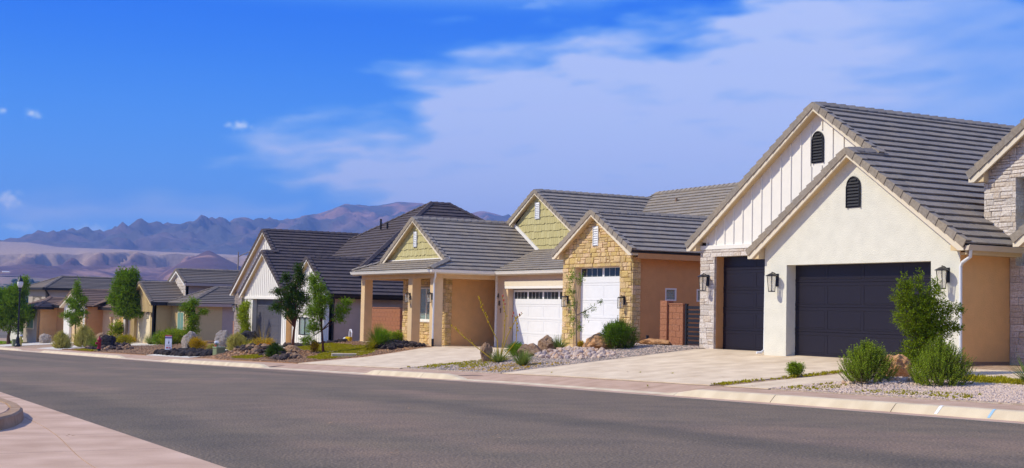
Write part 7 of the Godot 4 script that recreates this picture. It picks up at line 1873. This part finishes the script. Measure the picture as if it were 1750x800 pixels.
func build_rocks() -> void:
	boulder("orange brown boulder between the two large rosemary bushes", ground(-20.35, -20.55), V(0.75, 0.62, 0.8), 0.4, 101, M.orange_rock)
	boulder("large orange boulder left of the dense dark bush, before the tall white door", ground(-35.6, -23.0), V(1.0, 0.56, 0.85), 0.9, 102, M.orange_rock)
	boulder("brown boulder behind the yucca, left of the cobbles by the stone house", ground(-37.35, -22.1), V(0.65, 0.62, 0.7), 0.2, 103, M.brown_rock)
	boulder("long low brown boulder behind the round yucca", ground(-36.2, -20.9), V(1.05, 0.46, 0.85), 2.3, 104, M.brown_rock)
	boulder("narrow upright dark rock beside the yucca with flower stalks", ground(-36.75, -19.6), V(0.34, 0.72, 0.36), 0.3, 105, M.brown_rock)
	boulder("flat tan stone at the gravel's edge in front of the tan side wall", ground(-35.6, -25.2), V(1.3, 0.28, 0.7), 0.5, 106, M.orange_rock)
	boulder("thin standing dark stone between the porch grass and the round bush", ground(-53.9, -24.1), V(0.28, 0.72, 0.3), 0.3, 107, M.black_rock)
	boulder("pale standing boulder behind the white marker post", ground(-70.3, -21.4), V(0.8, 1.25, 0.8), 0.3, 108, M.grey_rock)
	boulder("dark rounded boulder behind the sage bush by the garage", ground(-69.0, -22.3), V(1.3, 1.1, 1.1), 0.9, 109, M.black_rock)
	boulder("pointed black and white boulder behind the lava heap and the yard sign", ground(-72.2, -20.2), V(1.15, 1.15, 1.1), 1.1, 110, M.grey_rock)
	boulder("black boulder leaning against the pointed black and white one", ground(-71.6, -20.2), V(0.8, 0.9, 0.7), 0.1, 111, M.black_rock)
	boulder("flat pinkish rock on top of the lava mound by the grass clump", ground(-63.6, -20.6), V(1.15, 0.45, 0.7), 0.6, 112, M.grey_rock)
	boulder("low flat pink rock at the lawn's edge by the small yellow bush", ground(-55.6, -20.1), V(1.0, 0.36, 0.6), 0.2, 113, M.brown_rock)
	boulder("black boulder directly right of the red hydrant", ground(-91.8, -20.0), V(1.05, 1.05, 1.0), 0.4, 114, M.black_rock)
	boulder("brown boulder between the large sage bush and the tan wall", ground(-101.6, -21.6), V(1.3, 1.1, 1.2), 0.4, 115, M.brown_rock)
	boulder("grey boulder at the foot of the oval tree", ground(-105.9, -24.0), V(0.9, 0.7, 0.8), 0.8, 116, M.grey_rock)
	boulder("pale pink boulder right of the prickly pear", ground(-125.6, -21.8), V(1.5, 1.05, 1.2), 0.2, 117, M.grey_rock)
	heap("cobble", "cobble", "of the rosemary heap", "stone", "cobbles between the rosemary bushes", spots(P([-20.0, -18.7, -19.3, -18.8, -19.05, -19.5, -19.3, -20.2, -19.75, -20.0, -19.85, -19.3]), 95, 0.075), [M.cobble_0, M.cobble_1, M.cobble_2, M.cobble_0], ["cream", "mauve", "tan", "cream"], 0.09, 0.17, 200, 0.75)
	heap("cobble", "cobble", "of the slender tree's bed", "stone", "pink cobbles before the slender tree", spots(P([-36.6, -21.3, -35.2, -20.5, -33.6, -20.9, -32.9, -21.6, -33.6, -22.4, -35.2, -22.5, -36.6, -22.2]), 150, 0.14), [M.cobble_0, M.cobble_1, M.cobble_2, M.cobble_0], ["cream", "mauve", "tan", "cream"], 0.12, 0.24, 210, 0.8)
	heap("lava_rock", "lava rock", "of the porch mound", "rock", "lava rocks by the porch", spots(P([-52.6, -22.3, -51.0, -22.6, -51.2, -24.3, -52.4, -24.6, -53.6, -23.8]), 95, 0.15), [M.lava_0, M.lava_1, M.lava_2], ["brown", "pinkish", "black"], 0.16, 0.34, 220)
	heap("lava_rock", "lava rock", "of the yard sign's heap", "rock", "lava rocks around the yard sign", spots(P([-72.0, -19.9, -72.3, -18.3, -68.0, -18.0, -63.6, -18.2, -63.4, -19.6, -66.0, -20.0, -69.5, -20.0]), 150, 0.22), [M.lava_0, M.lava_2, M.lava_2], ["brown", "black", "black"], 0.24, 0.46, 230)
	heap("garden_rock", "rock", "between utility box and lawn", "rock", "pink lava rocks by the lawn", spots(P([-63.0, -19.8, -60.5, -18.9, -58.4, -19.4, -58.6, -20.6, -61.5, -21.2]), 70, 0.2) + spots(P([-56.4, -18.9, -52.0, -18.2, -51.6, -18.9, -54.2, -19.7]), 60, 0.17), [M.lava_1, M.lava_0, M.brown_rock], ["pinkish", "dark brown", "tan"], 0.18, 0.38, 240)
	heap("garden_rock", "rock", "along the white boarded house", "rock", "rocks along the boarded house", spots(P([-67.0, -23.6, -60.2, -23.7, -60.2, -24.5, -67.0, -24.4]), 80, 0.22), [M.lava_0, M.lava_1, M.lava_2], ["brown", "pinkish", "black"], 0.22, 0.40, 250)
	heap("bed_rock", "rock", "by the hydrant's black boulder", "rock", "rocks by the black boulder", spots(P([-92.5, -18.4, -86.5, -18.3, -87.5, -20.8, -95.0, -22.0]), 60, 0.3), [M.lava_0, M.lava_1, M.brown_rock], ["dark", "pinkish", "tan"], 0.22, 0.42, 260)

# ---------------------------------------------------------------- things along the street
func build_street_things() -> void:
	var at := ground(-118.0, -18.3)
	var t := thing("street_lamp", "black street lamp post with an acorn globe at the left", "street lamp", at)
	var mb := MB.new(); mb.lathe([[0.0, 0.0], [0.26, 0.0], [0.26, 0.12], [0.18, 0.25], [0.15, 0.7], [0.10, 0.85], [0.0, 0.9]], 14, Transform3D(Basis(), at)); obj("base", mb, M.black_metal, t)
	mb = MB.new(); mb.tube([at + V(0, 0.8, 0), at + V(0, 4.7, 0)], [0.085, 0.06], 12); obj("pole", mb, M.black_metal, t)
	mb = MB.new(); mb.lathe([[0.0, 4.65], [0.10, 4.66], [0.13, 4.75], [0.10, 4.85], [0.17, 4.95], [0.0, 4.98]], 14, Transform3D(Basis(), at)); obj("collar", mb, M.black_metal, t)
	mb = MB.new(); mb.lathe([[0.13, 4.97], [0.22, 5.15], [0.25, 5.35], [0.22, 5.5], [0.0, 5.52]], 16, Transform3D(Basis(), at)); obj("globe", mb, M.lamp_glass, t)
	mb = MB.new(); mb.lathe([[0.26, 5.48], [0.22, 5.56], [0.12, 5.75], [0.04, 5.85], [0.02, 6.0], [0.0, 6.05]], 16, Transform3D(Basis(), at)); obj("cap", mb, M.black_metal, t)
	for q in [[V(-212.6, -7.0, -29.3), "tall grey cobra head street light far off at the left edge", 11.0, V(0.7, 0.15, -1.45)], [V(-165.5, -4.7, -52.0), "tall grey street light rising behind the white boarded house's roof", 11.4, V(1.4, 0.35, -2.4)]]:
		var s := thing("tall_street_light", q[1], "street light", q[0])
		var po := MB.new(); po.tube([q[0], q[0] + V(0, q[2], 0)], [0.13, 0.08], 8); obj("pole", po, M.grey_rock, s)
		var arm := MB.new(); arm.tube([q[0] + V(0, q[2] - 0.6, 0), q[0] + V(0, q[2] - 0.1, 0) + q[3] * 0.5, q[0] + V(0, q[2], 0) + q[3]], [0.06, 0.05, 0.04], 6); obj("arm", arm, M.grey_rock, s)
		var hd := MB.new(); var hp: Vector3 = q[0] + V(0, q[2], 0) + q[3]; hd.bevel_box(V(-0.55, -0.12, -0.2), V(0.55, 0.1, 0.2), 0.06, Transform3D(Basis.looking_at(V(q[3].x, 0, q[3].z)) * Basis(Vector3.UP, PI / 2), hp)); obj("lamp_head", hd, M.white_metal, s)
	at = ground(-85.2, -18.05)
	t = thing("fire_hydrant", "dark red fire hydrant on a black foot near the far kerb", "fire hydrant", at)
	mb = MB.new(); mb.lathe([[0.0, 0.0], [0.15, 0.0], [0.15, 0.05], [0.11, 0.06], [0.11, 0.2], [0.0, 0.2]], 14, Transform3D(Basis(), at)); obj("foot", mb, M.black_metal, t)
	mb = MB.new(); mb.lathe([[0.11, 0.2], [0.15, 0.21], [0.15, 0.25], [0.11, 0.27], [0.11, 0.70], [0.15, 0.71], [0.15, 0.75], [0.13, 0.80], [0.09, 0.88], [0.04, 0.92], [0.035, 1.0], [0.0, 1.0]], 16, Transform3D(Basis(), at)); obj("barrel", mb, M.hydrant_red, t)
	for q in [[V(0, 0.55, 0.11), V(0, 0, 1), 0.075], [V(0.10, 0.55, 0), V(1, 0, 0), 0.055], [V(-0.10, 0.55, 0), V(-1, 0, 0), 0.055]]:
		mb = MB.new(); mb.tube([at + q[0] - q[1] * 0.03, at + q[0] + q[1] * 0.07], [q[2], q[2]], 10); mb.tube([at + q[0] + q[1] * 0.07, at + q[0] + q[1] * 0.11], [q[2] * 1.2, q[2] * 1.2], 8); obj("nozzle_cap", mb, M.hydrant_red, t)
	# yard sign
	at = ground(-71.4, -18.75)
	t = thing("yard_sign", "narrow white yard sign with a purple band on black stakes in the lava rocks", "sign", at)
	var sx := Transform3D(Basis(Vector3.UP, 0.9), at)
	for x in [-0.19, 0.19]:
		mb = MB.new(); mb.box(V(x - 0.012, -0.05, -0.02), V(x + 0.012, 1.02, 0.0), sx); obj("stake", mb, M.black_metal, t)
	mb = MB.new(); mb.box(V(-0.19, 0.22, 0.0), V(0.19, 1.0, 0.008), sx); var board := obj("board", mb, M.sign_white, t)
	mb = MB.new(); mb.box(V(-0.188, 0.93, 0.008), V(0.188, 0.998, 0.012), sx); obj("red_strip", mb, M.sign_red, board)
	mb = MB.new(); mb.box(V(-0.188, 0.82, 0.008), V(0.188, 0.90, 0.012), sx); obj("purple_band", mb, M.sign_purple, board)
	mb = MB.new(); mb.prism(P([-0.02, 0.58, 0.02, 0.52, 0.05, 0.60, 0.03, 0.70, 0.01, 0.72, 0.015, 0.64]), sx, 0.008, 0.012); obj("emblem", mb, M.black_metal, board)
	for q in [[-0.12, 0.42], [-0.12, 0.46]]:
		mb = MB.new(); mb.box(V(q[0], q[1], 0.008), V(0.12, q[1] + 0.012, 0.011), sx); obj("print_line", mb, M.grey_rock, board)
	for q in [[-0.12, 0.28, -0.02, 0.37], [0.02, 0.28, 0.06, 0.37], [0.08, 0.28, 0.13, 0.37]]:
		mb = MB.new(); mb.box(V(q[0], q[1], 0.008), V(q[2], q[3], 0.012), sx); obj("red_print", mb, M.sign_red, board)
	# utility boxes and marker posts
	for q in [[ground(-62.2, -18.75), V(0.62, 0.42, 0.42), "low green utility box on the earth near the pavement"], [ground(-120.5, -18.5), V(0.65, 0.6, 0.5), "green utility box right of the street lamp"]]:
		t = thing("utility_box", q[2], "utility box", q[0]); var s: Vector3 = q[1]
		mb = MB.new(); mb.bevel_box(V(-s.x / 2, -0.05, -s.z / 2), V(s.x / 2, s.y * 0.78, s.z / 2), 0.02, Transform3D(Basis(), q[0])); obj("cabinet", mb, M.utility_green, t)
		mb = MB.new(); mb.bevel_box(V(-s.x / 2 - 0.015, s.y * 0.79, -s.z / 2 - 0.015), V(s.x / 2 + 0.015, s.y, s.z / 2 + 0.015), 0.02, Transform3D(Basis(), q[0])); obj("lid", mb, M.utility_green, t)
	for q in [[ground(-66.3, -19.85), 0.62, "white and orange marker post by the pale standing boulder"], [ground(-119.0, -18.7), 0.95, "pale marker post right of the left green utility box"]]:
		t = thing("marker_post", q[2], "post", q[0])
		mb = MB.new(); mb.lathe([[0.0, -0.05], [0.10, -0.05], [0.09, q[1] - 0.08], [0.0, q[1] - 0.08]], 12, Transform3D(Basis(), q[0])); obj("post", mb, M.utility_green if q[1] < 0.8 else M.sage, t)
		mb = MB.new(); mb.lathe([[0.12, q[1] - 0.09], [0.12, q[1]], [0.06, q[1] + 0.03], [0.0, q[1] + 0.03]], 12, Transform3D(Basis(), q[0])); obj("cap", mb, M.white_metal, t)
		if q[1] < 0.8:
			mb = MB.new(); mb.bevel_box(V(-0.05, 0.25, 0.09), V(0.05, 0.45, 0.105), 0.004, Transform3D(Basis(Vector3.UP, 0.8), q[0])); obj("warning_label", mb, M.sign_red, t)
	t = thing("landscape_block", "short pale concrete edging block at the lawn's corner by the driveway", "edging", ground(-50.0, -20.2))
	mb = MB.new(); mb.bevel_box(V(-0.5, -0.1, -0.1), V(0.5, 0.16, 0.1), 0.02, Transform3D(Basis(Vector3.UP, 1.2), ground(-50.0, -20.2))); obj("block", mb, M.kerb, t)
	# water meter pipes and a bin
	at = ground(-61.0, -24.9)
	t = thing("backflow_pipes", "white water pipe loop with a yellow cover by the dark side wall", "pipes", at)
	mb = MB.new(); mb.tube([at, at + V(0, 0.55, 0), at + V(0.08, 0.68, 0), at + V(0.22, 0.68, 0), at + V(0.3, 0.55, 0), at + V(0.3, 0, 0)], [0.04, 0.04, 0.04, 0.04, 0.04, 0.04], 8); obj("pipe_loop", mb, M.white_metal, t)
	mb = MB.new(); mb.lathe([[0.0, 0.0], [0.12, 0.02], [0.16, 0.12], [0.12, 0.22], [0.0, 0.26]], 10, Transform3D(Basis(), at + V(-0.32, 0.06, 0.05))); obj("valve", mb, M.white_metal, t)
	mb = MB.new(); mb.bevel_box(V(-0.05, 0.04, 0.05), V(0.5, 0.34, 0.22), 0.05, Transform3D(Basis(), at)); obj("insulated_cover", mb, M.gold, t)
	at = ground(-36.6, -25.6)
	t = thing("gas_meter_pipes", "short rusty pipes standing at the foot of the tan side wall", "pipes", at)
	for q in [[0.0, 0.32, 0.05], [0.5, 0.42, 0.03], [0.75, 0.28, 0.03]]:
		mb = MB.new(); mb.tube([at + V(q[0] * 0.3, -0.05, -q[0]), at + V(q[0] * 0.3, q[1], -q[0])], [q[2], q[2]], 8); obj("pipe", mb, M.rose_stucco if q[0] > 0 else M.black_metal, t)
	at = ground(-129.5, -24.6)
	t = thing("dustbin", "black wheeled bin beside the small white gable's wall", "bin", at)
	mb = MB.new(); mb.hexa([at + V(-0.28, 0, -0.3), at + V(0.28, 0, -0.3), at + V(0.34, 1.0, -0.38), at + V(-0.34, 1.0, -0.38), at + V(-0.28, 0, 0.3), at + V(0.28, 0, 0.3), at + V(0.34, 1.0, 0.38), at + V(-0.34, 1.0, 0.38)]); obj("body", mb, M.black_metal, t)
	mb = MB.new(); mb.bevel_box(V(-0.38, 1.0, -0.42), V(0.38, 1.08, 0.44), 0.03, Transform3D(Basis(), at)); obj("lid", mb, M.black_metal, t)
	# leaves blown onto the road and concrete
	for q in [[-21.4, -17.6], [-17.2, -16.9], [-15.5, -3.0], [-13.2, -7.2], [-18.6, -8.6], [-16.0, -6.3], [-24.0, -18.9], [-23.3, -20.2], [-12.0, -5.4], [-28.0, -19.0]]:
		mb = MB.new(); var p := V(q[0], (yk(q[0]) + 0.05 * sin(clampf((q[1] - zl(q[0])) / (-16.0 - zl(q[0])), 0, 1) * PI) if q[1] > -16.0 else gy(q[0], q[1]) + 0.03) + 0.008, q[1]); var a := rf(0, TAU)
		for k in 3: leaf(mb, p + rdir() * 0.02 + V(0, 0.02, 0), V(cos(a + k * 2.0), rf(-0.1, 0.3), sin(a + k * 2.0)).normalized(), Vector3.UP, 0.055, 0.03)
		tag(obj("fallen_leaf", mb, M.brown_rock), "small dry leaf lying on the road or concrete", "leaf", "dry leaves on the street")
